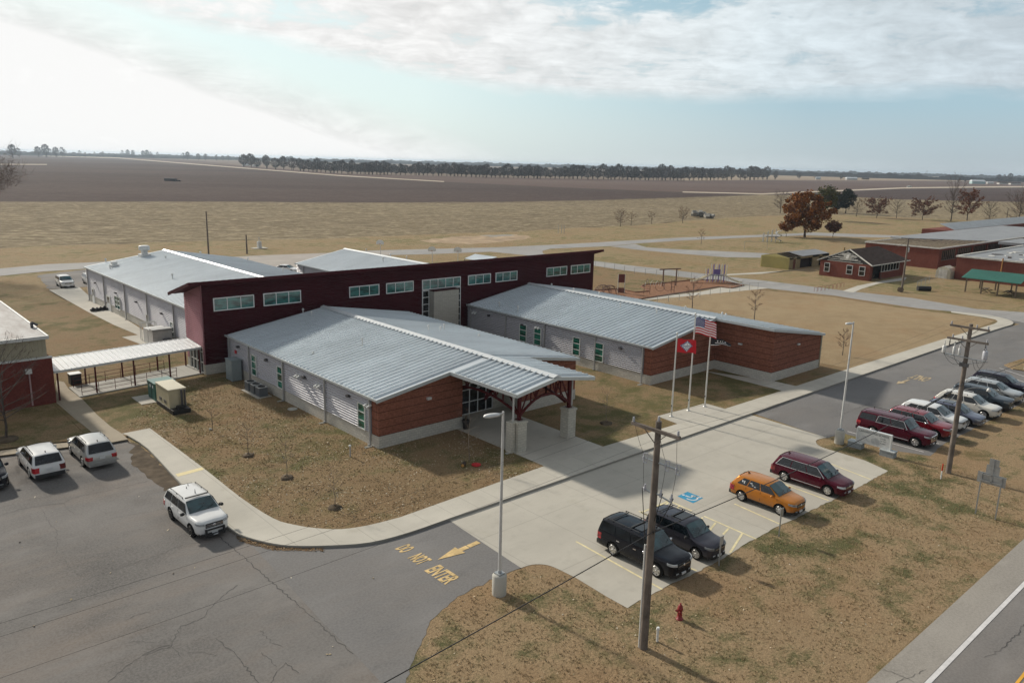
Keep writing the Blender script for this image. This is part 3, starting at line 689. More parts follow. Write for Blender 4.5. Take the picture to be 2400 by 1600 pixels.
# ---- front wing with porte-cochere
W1=thing('classroom_wing','grey metal-roofed wing with brick front and gabled entrance canopy','building',(39.9,60,0))
x0,x1,yb,yf=29.55,50.2,73.9,47.0
def wing_shell(W,x0,x1,yf,yb,he,hr,base=.92,br=.9,front='brick',openings=None):
    xr=(x0+x1)/2
    s=MB()
    s.box(x0-.04,x0+.2,yf-.04,yb,-.1,base); s.box(x1-.2,x1+.04,yf-.04,yb,-.1,base)
    if front: s.box(x0+.2,x1-.2,yf-.04,yf+.2,-.1,base) if not openings else [s.box(max(a,x0+.2),min(b,x1-.2),yf-.04,yf+.2,-.1,base) for a,b in openings]
    s.build('block_base',M['cmu'],W)
    s=MB(); 
    corr(s,'x',x0,yf+(br if front else 0),yb,base,he,-1); s.box(x0+.002,x0+.2,yf+br,yb,base,he-.05); s.build('wall',M['siding'],W)
    s=MB(); corr(s,'x',x1,yf+(br if front else 0),yb,base,he,1); s.box(x1-.2,x1-.002,yf+br,yb,base,he-.05); s.build('wall',M['siding'],W)
    if front=='brick':
        sl=(hr-he)/(xr-x0)
        zt=lambda x: he+sl*min(x-x0,x1-x)-.02
        for a,b in (openings or [(x0,x1)]):
            s=MB()
            xs=[a]+([xr] if a<xr<b else [])+[b]
            for p,q in zip(xs[:-1],xs[1:]):
                s.hexa([(p,yf,base),(q,yf,base),(q,yf+.25,base),(p,yf+.25,base),(p,yf,zt(p)),(q,yf,zt(q)),(q,yf+.25,zt(q)),(p,yf+.25,zt(p))])
            if a==x0: s.box(x0-.02,x0+.2,yf+.251,yf+br,base,he-.02)
            if b==x1: s.box(x1-.2,x1+.02,yf+.251,yf+br,base,he-.02)
            s.build('brick_front',M['brick'],W)
wing_shell(W1,x0,x1,yf,yb,he,hr,openings=[(x0,37.3),(43.6,x1)])
xr=39.9; ov=.2
s=MB(); ez=lambda x: hr-SL*abs(x-xr)
y_f=46.85
roof_slope(s,(x0-ov,y_f,ez(x0-ov)),(x0-ov,yb,ez(x0-ov)),(xr,yb,hr),(xr,y_f,hr))
roof_slope(s,(x1+ov,yb,ez(x1+ov)),(x1+ov,y_f,ez(x1+ov)),(xr,y_f,hr),(xr,yb,hr))
cl,cr2,yc=35.98,43.85,39.15
roof_slope(s,(cl,yc,ez(cl)),(cl,y_f,ez(cl)),(xr,y_f,hr),(xr,yc,hr))
roof_slope(s,(cr2,y_f,ez(cr2)),(cr2,yc,ez(cr2)),(xr,yc,hr),(xr,y_f,hr))
roof1=s.build('roof',M['roof'],W1)
s=MB()
for a,b in (((xr,yc-.05,hr+.02),(xr,yb,hr+.02)),): s.hexa([(xr-.42,a[1],hr+.03),(xr+.42,a[1],hr+.03),(xr+.42,b[1],hr+.03),(xr-.42,b[1],hr+.03),(xr-.03,a[1],hr+.17),(xr+.03,a[1],hr+.17),(xr+.03,b[1],hr+.17),(xr-.03,b[1],hr+.17)])
s.build('ridge_cap',M['ridge'],W1)
def trim(par,pts,h=.2,w=.1,name='fascia'):
    s=MB()
    for a,b in pts: s.bar((a[0],a[1],a[2]-h/2+.04),(b[0],b[1],b[2]-h/2+.04),w,h)
    return s.build(name,M['rooftrim'],par)
trim(W1,[((x0-ov-.06,y_f,ez(x0-ov)),(x0-ov-.06,yb,ez(x0-ov)))],.16,.12,'gutter')
trim(W1,[((x1+ov+.06,y_f,ez(x1+ov)),(x1+ov+.06,yb,ez(x1+ov)))],.16,.12,'gutter')
trim(W1,[((x0-ov-.1,y_f-.03,ez(x0-ov)),(cl,y_f-.03,ez(cl))),((x1+ov+.1,y_f-.03,ez(x1+ov)),(cr2,y_f-.03,ez(cr2))),((cl-.1,yc-.04,ez(cl-.1)),(xr,yc-.04,hr)),((cr2+.1,yc-.04,ez(cr2+.1)),(xr,yc-.04,hr)),
  ((cl-.07,yc-.02,ez(cl)),(cl-.07,y_f,ez(cl))),((cr2+.07,yc-.02,ez(cr2)),(cr2+.07,y_f,ez(cr2)))],.26,.1)
z5=lambda x,y:(500+x/3.92,700+y/3.92)
for a,b in [((360,548),(412,715)),((597,655),(652,828)),((1340,990),(1410,1205))]:
    A=onX(*z5(*a),x0);B=onX(*z5(*b),x0); window_x(W1,x0,-1,B.y,A.y,1.0,2.98,1,3,'green')
for y in (48.0,54.7,62.0,68.9,73.3): downspout_x(W1,x0,-1,y,he-.15)
for x,y in ((500,560),(850,720),(1255,890),(240,440)): p=onX(*z5(x,y),x0); wall_light_x(W1,x0,-1,p.y,p.z)
for x,y in ((795,700),(980,790),(1440,968)): p=onX(*z5(x,y),x0); flood_x(W1,x0,-1,p.y,p.z)
s=MB(); p=onX(*z5(215,485),x0); s.box(x0-.16,x0-.04,p.y-.16,p.y+.16,p.z-.16,p.z+.16); s.build('fire_bell',simple('red_enamel',(.5,.02,.03),.4),W1)
s=MB(); p=onY(*z5(1975,912),yf); s.box(p.x-.18,p.x+.18,yf-.2,yf-.001,p.z-.09,p.z+.09); s.build('wall_light',M['lgray'],W1)
def onroof(u,v,xr_,hr_,sl,side):
    d=ray(u,v)  # z = hr - sl*|x-xr|
    # H+dz t = hr - sl*side*(dx t - xr)
    t=(hr_+sl*side*xr_-H)/(d.z+sl*side*d.x); return Vector((d.x*t,d.y*t,H+d.z*t))
z6=lambda x,y:(1000+x/3.485,650+y/3.485)
for (u,v),sd,h in [(z5(825,135),-1,.35),(z5(903,165),-1,.4),(z5(1370,435),-1,.55),(z5(920,515),-1,.12),(z5(1978,295),1,.4),(z5(2090,298),1,.3),(z5(2122,295),1,.5),(z6(430,490),1,.15)]:
    p=onroof(u,v,xr,hr,SL,sd); vent_pipe(W1,p.x,p.y,p.z,h)
# recessed glazed entrance
ye=49.4
s=MB(); s.box(37.3,38.0,ye-.1,ye+.2,0,2.7); s.box(37.05,37.299,yf+.26,ye+.2,0,2.7); s.build('entrance_pier',M['cmu2'],W1)
s=MB(); s.box(42.5,43.6,ye-.1,ye+.2,0,2.7); s.box(43.601,43.85,yf+.26,ye+.2,0,2.7); s.build('entrance_pier',M['cmu2'],W1)
s=MB(); s.box(37.05,43.85,ye-.05,ye+.2,2.7,4.66); s.box(37.05,37.3,yf+.26,ye-.06,2.7,4.7); s.box(43.6,43.85,yf+.26,ye-.06,2.7,4.6); s.build('entrance_upper_wall',M['tanmetal'],W1)
s=MB(); s.box(38,42.5,ye+.02,ye+.08,.05,2.68); s.build('entrance_glass',M['darkglass'],W1)
s=MB()
for x in (38.0,39.0,39.9,40.8,41.7,42.42): s.box(x,x+.08,ye-.04,ye+.015,.02,2.69)
for z in (0.02,1.05,2.12,2.62): s.box(38.08,42.42,ye-.03,ye+.012,z,z+.07)
s.build('entrance_frame',M['white'],W1)
# canopy columns, posts and arched trusses
for (cx_,cy_) in ((37.35,40.4),(42.5,40.35)):
    s=MB(); s.box(cx_-.42,cx_+.42,cy_-.42,cy_+.42,.0,2.2); s.build('column_base',M['cmu2'],W1)
    s=MB(); s.box(cx_-.48,cx_+.48,cy_-.48,cy_+.48,2.2,2.33); s.box(cx_-.4,cx_+.4,cy_-.4,cy_+.4,2.331,2.4); s.build('column_cap',M['cmu2'],W1)
    s=MB(); s.box(cx_-.11,cx_+.11,cy_-.11,cy_+.11,2.4,ez(cx_)-.12); s.box(cx_-.2,cx_+.2,cy_-.2,cy_+.2,2.401,2.45); s.build('post',M['steelred'],W1)
s=MB(); s.box(36.88,36.96,40.5,40.62,.05,ez(36.9)-.1); s.build('downspout',M['lgray'],W1)
s=MB(); s.box(42.98,43.06,40.5,40.62,2.4,ez(43)-.1); s.build('downspout',M['lgray'],W1)
s=MB(); s.box(36.55,36.87,40.25,40.9,0,2.3); s.build('column_base',M['cmu2'],W1)
def arch_truss(p0,p1,zs,rise,zt,n=10):
    p0=Vector(p0);p1=Vector(p1); s=MB(); pts=[]
    for i in range(n+1):
        t=i/n; q=p0.lerp(p1,t); q.z=zs+rise*(1-(2*t-1)**2); pts.append(q)
    for a,b in zip(pts[:-1],pts[1:]): s.bar(a,b,.12,.16)
    top=[]
    for i in range(n+1):
        q=pts[i].copy(); q.z=zt(q); top.append(q)
    s.bar(top[0],top[n//2],.12,.14); s.bar(top[n//2],top[n],.12,.14)
    for i,(a,b) in enumerate([(0,2),(3,2),(3,4),(5,5),(7,6),(7,8),(10,8)]):
        s.bar(pts[a],top[b],.08,.08)
    for i in (2,3,5,7,8): s.bar(pts[i],top[i]-Vector((0,0,.08)),.08,.08)
    s.build('truss',M['steelred'],W1)
zt=lambda q: ez(q.x)-.2
arch_truss((37.35,40.3,0),(42.5,40.3,0),2.75,1.15,zt)
arch_truss((37.45,40.6,0),(37.45,ye-.2,0),2.75,.8,lambda q:4.85)
arch_truss((42.4,40.6,0),(42.4,ye-.2,0),2.75,.8,lambda q:4.85)
arch_truss((37.5,44.5,0),(42.3,44.5,0),2.9,1.0,zt)
# ---- right wing with corner block
W2=thing('classroom_wing','grey metal-roofed wing with low brick block behind the three flags','building',(69.4,60,0))
X0,X1,XR,Y2=59.4,79.5,69.45,45.7
sl2=(hr-he)/(XR-X0)
wing_shell(W2,X0,X1,Y2,yb,he,hr,openings=[(X0,70.05)])
ez2=lambda x: hr-sl2*abs(x-XR)
s=MB()
roof_slope(s,(X0-ov,Y2-.2,ez2(X0-ov)),(X0-ov,yb,ez2(X0-ov)),(XR,yb,hr),(XR,Y2-.2,hr))
roof_slope(s,(X1+ov+.1,yb,ez2(X1+ov+.1)),(X1+ov+.1,38.8,ez2(X1+ov+.1)),(XR,38.8,hr),(XR,yb,hr))
s.build('roof',M['roof'],W2)
s=MB(); s.hexa([(XR-.42,Y2-.25,hr+.03),(XR+.42,Y2-.25,hr+.03),(XR+.42,yb,hr+.03),(XR-.42,yb,hr+.03),(XR-.03,Y2-.25,hr+.17),(XR+.03,Y2-.25,hr+.17),(XR+.03,yb,hr+.17),(XR-.03,yb,hr+.17)]); s.build('ridge_cap',M['ridge'],W2)
trim(W2,[((X0-ov-.06,Y2-.2,ez2(X0-ov)),(X0-ov-.06,yb,ez2(X0-ov)))],.16,.12,'gutter')
trim(W2,[((X0-ov-.1,Y2-.23,ez2(X0-ov)),(XR-.06,Y2-.23,hr)),((XR-.06,Y2-.2,hr),(XR-.06,38.78,hr)),((XR-.06,38.76,hr),(X1+.35,38.76,ez2(X1+.35))),((X1+.36,38.8,ez2(X1+.3)),(X1+.36,yb,ez2(X1+.3)))],.24,.1)
s=MB(); s.box(70.0,X1+.24,39.0,39.25,-.1,.92); s.box(70.0,70.25,39.251,Y2+.2,-.1,.92); s.box(X1+.0,X1+.24,39.251,Y2-.05,-.1,.92); s.build('block_base',M['cmu'],W2)
s=MB(); a=70.04;b=X1+.2
s.hexa([(a,39.04,.92),(b,39.04,.92),(b,39.29,.92),(a,39.29,.92),(a,39.04,ez2(a)-.12),(b,39.04,ez2(b)-.12),(b,39.29,ez2(b)-.12),(a,39.29,ez2(a)-.12)])
s.box(a,a+.25,39.291,Y2+.2,.92,ez2(a)-.13); s.box(b-.25,b,39.291,Y2-.03,.92,ez2(b)-.13); s.build('brick_front',M['brick'],W2)
s=MB(); s.box(b-.08,b+.1,38.95,39.07,.1,ez2(b)-.1); s.build('downspout',M['tanmetal'],W2)
for a_,b_ in [((765,415),(820,530)),((883,445),(938,575)),((1200,525),(1255,650)),((1380,568),(1445,700))]:
    A=onX(*z6(*a_),X0);B=onX(*z6(*b_),X0); window_x(W2,X0,-1,B.y,A.y,1.0,2.98,1,3,'green')
for y in (46.7,52.9,60.4,66.8,73.2): downspout_x(W2,X0,-1,y,he-.15)
for x,y in ((790,385),(1590,575),(515,310)): p=onX(*z6(x,y),X0); wall_light_x(W2,X0,-1,p.y,p.z)
for x,y in ((915,405),(400,283)): p=onX(*z6(x,y),X0); flood_x(W2,X0,-1,p.y,p.z)
z7=lambda x,y:(1500+x/3.92,650+y/3.92)
p=onX(*z7(925,610),70.04); s=MB(); s.box(69.85,70.03,p.y-.2,p.y+.2,p.z-.08,p.z+.08); s.build('wall_light',M['lgray'],W2)
p=onY(*z7(1450,612),39.04); s=MB(); s.box(p.x-.2,p.x+.2,38.86,39.035,p.z-.08,p.z+.08); s.build('wall_light',M['lgray'],W2)
for (u,v),sd,h in [(z6(593,240),-1,.45),(z6(745,285),-1,.6),(z6(1320,180),-1,.15),(z6(1583,250),-1,.4),(z6(1878,305),-1,.4),(z6(1020,80),1,.3),(z6(1200,118),1,.3),(z6(1412,155),1,.35),(z7(415,310),1,.4),(z7(752,375),1,.5),(z7(788,368),1,.3)]:
    p=onroof(u,v,XR,hr,sl2,sd); vent_pipe(W2,p.x,p.y,p.z,h)
# ---- tall maroon hall
W5=thing('school_hall','long tall maroon metal hall with a strip of high teal windows','building',(55,76.5,0))
hx0,hx1,hy0,hy1=27.4,82.35,74.4,78.9
HT=8.72; hs=.29
s=MB(); corr(s,'y',hy0,hx0+.1,hx1-.1,.95,HT,-1,pitch=.2,depth=.03); s.box(hx0+.1,hx1-.1,hy0+.02,hy0+.2,.95,HT); 
s.box(hx1-.2,hx1,hy0+.2,hy1,.95,7.3); s.box(hx0+.2,hx1-.2,hy1-.2,hy1,0,HT-hs*4.5)
s.hexa([(hx1-.2,hy0+.2,7.3),(hx1,hy0+.2,7.3),(hx1,hy1,7.3),(hx1-.2,hy1,7.3),(hx1-.2,hy0+.2,HT-.06),(hx1,hy0+.2,HT-.06),(hx1,hy1,7.4),(hx1-.2,hy1,7.4)])
s.build('wall',M['maroon'],W5)
# west end wall with glazed doors
s=MB()
def zr(y): return HT-hs*(y-hy0)
segs=[(hy0+.05,74.75,.95),(74.75,78.3,2.62),(78.3,hy1,.95)]
for a,b,zb in segs:
    z=zb
    corr(s,'x',hx0,a,b,zb,zr(b)-.05,-1,pitch=.2,depth=.05)
    s.hexa([(hx0+.001,a,zb),(hx0+.2,a,zb),(hx0+.2,b,zb),(hx0+.001,b,zb),(hx0+.001,a,zr(a)-.03),(hx0+.2,a,zr(a)-.03),(hx0+.2,b,zr(b)-.03),(hx0+.001,b,zr(b)-.03)])
s.build('end_wall',M['maroon2'],W5)
s=MB(); s.box(hx0-.03,hx1+.03,hy0-.1,hy0+.1,-.1,.95); s.box(hx0-.03,hx0+.2,hy0+.101,74.75,-.1,.95); s.box(hx0-.03,hx0+.2,78.3,hy1,-.1,.95); s.build('block_base',M['cmu'],W5)
s=MB(); s.box(hx0+.1,hx0+.16,74.8,78.3,.02,2.6); s.build('entrance_glass',M['darkglass'],W5)
s=MB()
for y in (74.76,75.6,76.5,77.4,78.2): s.box(hx0-.02,hx0+.09,y,y+.08,0.02,2.62)
for z in (.02,1.05,2.1,2.54): s.box(hx0-.01,hx0+.08,74.84,78.2,z,z+.07)
s.build('entrance_frame',M['white'],W5)
s=MB(); e0=Vector((26.0,73.55,HT+.24));
def rz(y): return HT+.02-hs*(y-hy0)
s.hexa([(26.1,73.6,rz(73.6)),(83.15,73.6,rz(73.6)),(83.15,79.3,rz(79.3)),(26.1,79.3,rz(79.3)),(26.1,73.6,rz(73.6)+.16),(83.15,73.6,rz(73.6)+.16),(83.15,79.3,rz(79.3)+.16),(26.1,79.3,rz(79.3)+.16)])
s.build('roof',M['maroontrim'],W5)
s=MB(); s.box(26.0,83.25,73.5,73.598,rz(73.6)-.12,rz(73.6)+.2); s.bar((26.04,73.6,rz(73.6)+.04),(26.04,79.3,rz(79.3)+.04),.1,.3); s.bar((83.2,73.6,rz(73.6)+.04),(83.2,79.3,rz(79.3)+.04),.1,.3); s.build('fascia',M['maroontrim'],W5)
YW=hy0-.035
for a,b,n in [(28.5,32.56,3),(33.53,37.6,3),(43.26,47.04,3),(47.95,51.64,3),(59.66,63.26,3),(64.06,67.71,3),(72.95,76.81,3),(77.58,81.42,3)]: window_y(W5,YW,a,b,6.02 if a>40 else 6.1,7.22 if a>40 else 7.38,n,1)
window_y(W5,YW,52.86,58.5,6.0,7.2,5,1)
window_y(W5,YW,52.86,53.85,1.0,5.95,1,6,'darkglass'); window_y(W5,YW,57.7,58.52,1.0,5.95,1,6,'darkglass')
s=MB(); s.box(53.95,57.62,73.5,74.36,-.1,5.85); s.build('stone_pier',M['stone'],W5)
s=MB(); s.box(53.9,57.66,73.45,74.35,5.851,5.95); s.build('pier_cap',M['maroontrim'],W5)
# ---- rear wings
def rear_wing(label,x0,x1,y0,y1,he,hr,name='rear_wing'):
    W=thing(name,label,'building',((x0+x1)/2,(y0+y1)/2,0)); xr=(x0+x1)/2
    wing_shell(W,x0,x1,y0,y1,he,hr,.95,.0,None)
    s=MB(); s.hexa([(x0,y1-.2,0),(x1,y1-.2,0),(x1,y1,0),(x0,y1,0),(x0,y1-.2,he),(x1,y1-.2,he),(x1,y1,he),(x0,y1,he)]); s.add([(x0,y1,he),(x1,y1,he),(xr,y1,hr-.05),(x0,y1-.2,he),(x1,y1-.2,he),(xr,y1-.2,hr-.05)],[(0,1,2),(5,4,3),(0,2,5,3),(1,4,5,2)]); s.build('gable_wall',M['siding'],W)
    sl=(hr-he)/(xr-x0); e=he-sl*.2
    s=MB(); roof_slope(s,(x0-.2,y0,e),(x0-.2,y1+.2,e),(xr,y1+.2,hr),(xr,y0,hr),.6,.06,.06); roof_slope(s,(x1+.2,y1+.2,e),(x1+.2,y0,e),(xr,y0,hr),(xr,y1+.2,hr),.6,.06,.06); s.build('roof',M['roof'],W)
    s=MB(); s.hexa([(xr-.3,y0,hr-.03),(xr+.3,y0,hr-.03),(xr+.3,y1+.2,hr-.03),(xr-.3,y1+.2,hr-.03),(xr-.03,y0,hr+.12),(xr+.03,y0,hr+.12),(xr+.03,y1+.2,hr+.12),(xr-.03,y1+.2,hr+.12)]); s.build('ridge_cap',M['ridge'],W)
    trim(W,[((x0-.26,y0,e),(x0-.26,y1+.2,e))],.18,.12,'gutter')
    return W,xr,sl
W3,xr3,sl3=rear_wing('grey metal-roofed rear wing running back from the left end of the maroon hall',29.6,51.5,79.6,123.6,4.82,6.6)
z1=lambda x,y:(x/2.904,280+y/2.904)
for a_,b_,nx,nz in [((784,1195),(828,1300),2,3),((1165,1372),(1195,1482),1,3)]:
    A=onX(*z1(*a_),29.6);B=onX(*z1(*b_),29.6); window_x(W3,29.6,-1,B.y,A.y,B.z,A.z,nx,nz,'teal')
def door_x(par,X,out,yc_,w=1.0,h=2.1,mat='white'):
    s=MB(); s.box(*sorted((X+out*.02,X+out*.13)),yc_-w/2,yc_+w/2,.03,h); d=s.build('door',M[mat],par)
    s=MB(); s.box(*sorted((X+out*.131,X+out*.14)),yc_-w*.28,yc_+w*.28,1.1,h-.2); g=s.build('door_pane',M['darkglass'],par); g.parent=d
    s=MB(); s.box(*sorted((X+out*.131,X+out*.19)),yc_+w*.36,yc_+w*.42,.95,1.1); g=s.build('handle',M['dkgray'],par); g.parent=d
for u,v,w in ((645,1240,1.),(750,1300,1.8),(1012,1390,1.)):
    p=onX(*z1(u,v),29.6); door_x(W3,29.6,-1,p.y,w)
for u,v in ((600,1060),(712,1130),(855,1200),(1008,1280),(1192,1380)): p=onX(*z1(u,v),29.6); downspout_x(W3,29.6,-1,p.y,4.6)
for u,v in ((655,1112),(795,1180),(935,1240),(1108,1318)): p=onX(*z1(u,v),29.6); wall_light_x(W3,29.6,-1,p.y,p.z)
for (u,v),sd,h in [(z1(720,970),-1,.35),(z1(750,1015),-1,.3),(z1(1175,1085),-1,.5),(z1(1128,945),-1,.2),(z1(1365,920),1,.3),(z1(1688,965),1,.4),(z1(1928,1040),1,.4)]:
    p=onroof(u,v,xr3,6.6,sl3,sd); vent_pipe(W3,p.x,p.y,p.z,h,.08)
p=onroof(*z1(985,930),xr3,6.6,sl3,-1); s=MB(); s.box(p.x-.7,p.x+.7,p.y-.7,p.y+.7,p.z-.5,p.z+.35); s.lathe((p.x,p.y,p.z+.35),[(.45,0),(.45,.5),(.75,.55),(.75,1.1),(.6,1.2)],16); s.build('exhaust_fan',M['lgray'],W3)
p=onroof(*z1(778,1000),xr3,6.6,sl3,-1); s=MB(); s.box(p.x-.5,p.x+.5,p.y-.5,p.y+.5,p.z-.4,p.z+.3); s.box(p.x-.35,p.x+.35,p.y-.35,p.y+.35,p.z+.301,p.z+.7); s.build('exhaust_fan',M['lgray'],W3)
W4,xr4,sl4=rear_wing('smaller grey metal-roofed rear wing behind the centre of the maroon hall',56.35,73.3,79.6,112.3,4.82,6.55)
for y in (110,100,92): downspout_x(W4,56.35,-1,y,4.6)
z2=lambda x,y:(800+x/2.904,280+y/2.904)
for (u,v),sd,h in [(z2(170,897),1,.35),(z2(335,935),1,.35),(z2(445,950),1,.35),(z2(285,965),-1,.4)]:
    p=onroof(u,v,xr4,6.55,sl4,sd); vent_pipe(W4,p.x,p.y,p.z,h,.08)
# ------------------------------------------------------------------ left brick building
W6=thing('gym_building','dark red brick building with tan metal upper band and worn white roof','building',(5,83,0))
s=MB(); s.box(-25,14.25,73.05,93.4,-.1,3.9); s.build('brick_wall',M['brick3'],W6)
s=MB()
n=int((14.0+25)/.3)
s.box(-25,13.95,73.35,93.2,3.901,5.5)
for i in range(n): s.box(-25+i*.3,-25+i*.3+.06,73.31,73.349,3.901,5.5)
for i in range(66): s.box(13.951,13.99,73.4+i*.3,73.46+i*.3,3.901,5.5)
s.build('metal_upper_wall',M['tanmetal'],W6)
m_,nt,b=newmat('worn_white_roof'); f=noise_(nt,.5,6,.65,sx=1.6,sy=.35); g=noise_(nt,2.2,4,.7)
base=mixc(nt,ramp(nt,f,.42,.6),(.34,.34,.335),(.2,.185,.175)); base=mixc(nt,ramp(nt,g,.5,.75,0,.6),base,(.2,.14,.12)); L(nt,base,b.inputs['Base Color']); b.inputs['Roughness'].default_value=.7
s=MB(); s.box(-25.1,14.05,73.2,93.3,5.501,5.72); s.build('roof',m_,W6)
s=MB(); s.box(-25.1,14.2,73.05,73.199,5.52,5.8); s.box(14.051,14.2,73.2,93.35,5.52,5.8); s.build('roof_edge',M['lgray'],W6)
s=MB(); s.box(-25,14.3,73.0,73.34,3.903,4.02); s.build('ledge',M['lgray'],W6)
p=onY(66/1,(700+760/4.48),73.0); s=MB(); s.box(p.x-.22,p.x+.22,72.7,73.03,p.z-.18,p.z+.18); s.build('wall_light',M['lgray'],W6)
s=MB(); s.box(p.x+.0,p.x+.1,72.92,73.03,.1,p.z-.2); s.build('downspout',simple('pink_grey_conduit',(.38,.25,.25),.6),W6)
p=G(75,768,5.72); s=MB(); s.tube((p.x,p.y,5.7),(p.x,p.y,6.2),.12,.12,8); s.tube((p.x,p.y,6.2),(p.x+.4,p.y-.25,5.95),.1,.1,8); s.build('roof_vent',M['dkgray'],W6)
# ------------------------------------------------------------------ covered walkway
CW=thing('covered_walkway','white ribbed canopy on dark posts linking the brick building to the maroon hall','walkway',(21,76,0))
s=MB(); n=28
xa,xb=14.3,27.3
s.hexa([(xa,73.2,2.55),(xb,74.9,2.55),(xb,78.7,2.75),(xa,77.4,2.75),(xa,73.2,2.66),(xb,74.9,2.66),(xb,78.7,2.86),(xa,77.4,2.86)])
for i in range(n+1):
    t=i/n; x=xa+(xb-xa)*t; ya=73.2+1.7*t; yb_=77.4+1.3*t
    s.hexa([(x-.03,ya,2.66),(x+.03,ya,2.66),(x+.03,yb_,2.86),(x-.03,yb_,2.86),(x-.02,ya,2.74),(x+.02,ya,2.74),(x+.02,yb_,2.94),(x-.02,yb_,2.94)])
s.build('roof',metal_mat('white_walkway_roof',(.72,.73,.73),.4,.1,.05,.12),CW)
s=MB(); s.bar((xa,73.15,2.6),(xb,74.85,2.6),.08,.2); s.bar((xa,77.45,2.8),(xb,78.75,2.8),.08,.2); s.build('gutter',M['lgray'],CW)
for x,y in [(14.6,73.5),(17.6,73.8),(20.9,74.2),(24.2,74.7),(27.1,75.0)]:
    s=MB(); s.box(x-.06,x+.06,y-.06,y+.06,-.1,2.56); s.build('post',M['steelred'],CW)
for x,y in [(14.7,76.9),(17.6,77.3),(20.85,77.7),(24.2,78.2),(27.0,78.5)]:
    s=MB(); s.box(x-.06,x+.06,y-.06,y+.06,-.1,2.76); s.build('post',M['steelred'],CW)
s=MB(); s.prism([(16.1,73.4),(27.35,74.9),(27.35,78.9),(16.1,77.0)],-.1,.1); s.build('floor_slab',concrete_mat('walkway_slab',(.42,.41,.38),3,1.3,0),CW)
for (y_a,y_b) in (((73.75,74.75)),((76.6,78.2))):
    s=MB(); P=[]; k=6
    for i in range(k+1):
        t=i/k; x=16.4+8.4*t; y=y_a+(y_b-y_a)*t; s.tube((x,y,.1),(x,y,1.05),.025,.025,6); P.append((x,y))
    for z in (.35,.7,1.05): s.tube((*P[0],z),(*P[-1],z),.022,.022,6)
    s.build('handrail',M['steelred'],CW)
# ------------------------------------------------------------------ cars
def carpaint(n,c,metal=0.,rough=.28): return paint(n,c,metal,rough)
CP={'white':carpaint('white_car_paint',(.7,.71,.7)),'white2':carpaint('cream_car_paint',(.66,.64,.58)),'silver':carpaint('silver_car_paint',(.44,.45,.44),.5),
 'black':carpaint('black_car_paint',(.008,.009,.014),.1,.22),'dkgrey':carpaint('dark_grey_car_paint',(.055,.055,.07),.45,.3),'maroon':carpaint('maroon_car_paint',(.085,.005,.018),.3,.25),
 'red':carpaint('red_car_paint',(.22,.008,.018),.3,.25),'orange':carpaint('orange_car_paint',(.5,.175,.012),.35,.28),'blue':carpaint('slate_blue_car_paint',(.12,.135,.19),.4,.3),
 'teal':carpaint('dark_slate_car_paint',(.04,.055,.07),.4,.28),'navy':carpaint('dark_navy_car_paint',(.018,.016,.03),.3,.25)}
CG={'glass':glass_mat('car_window_glass',(.006,.009,.012),.05,.5),'wind':glass_mat('windscreen_glass',(.02,.055,.06),.05,.9),'tyre':simple('tyre_rubber',(.012,.012,.012),.85,0,.2,20,.2,obj=True),
 'rim':simple('alloy_rim',(.5,.5,.5),.3,.8,.1,9,obj=True),'rimdark':simple('black_steel_rim',(.03,.03,.03),.5,.3,.1,9,obj=True),'chrome':simple('chrome_trim',(.75,.75,.76),.18,.9,.05,9,obj=True),
 'clad':simple('dark_cladding',(.022,.022,.023),.65,0,.15,9,obj=True),'under':simple('dark_wheel_well',(.006,.006,.006),.9,0,.1,9,obj=True),
 'lamp':glass_mat('headlamp_lens',(.3,.32,.33),.08,.9),'tail':glass_mat('tail_lamp_lens',(.28,.006,.012),.12,.8),'plate':simple('licence_plate',(.6,.62,.62),.5,0,.1,30,obj=True),'amber':glass_mat('amber_lens',(.5,.12,.01),.12,.8),
 'tan':simple('tan_cladding',(.2,.19,.18),.6,0,.1,9,obj=True)}
def lp2(a,b,t): return a+(b-a)*t
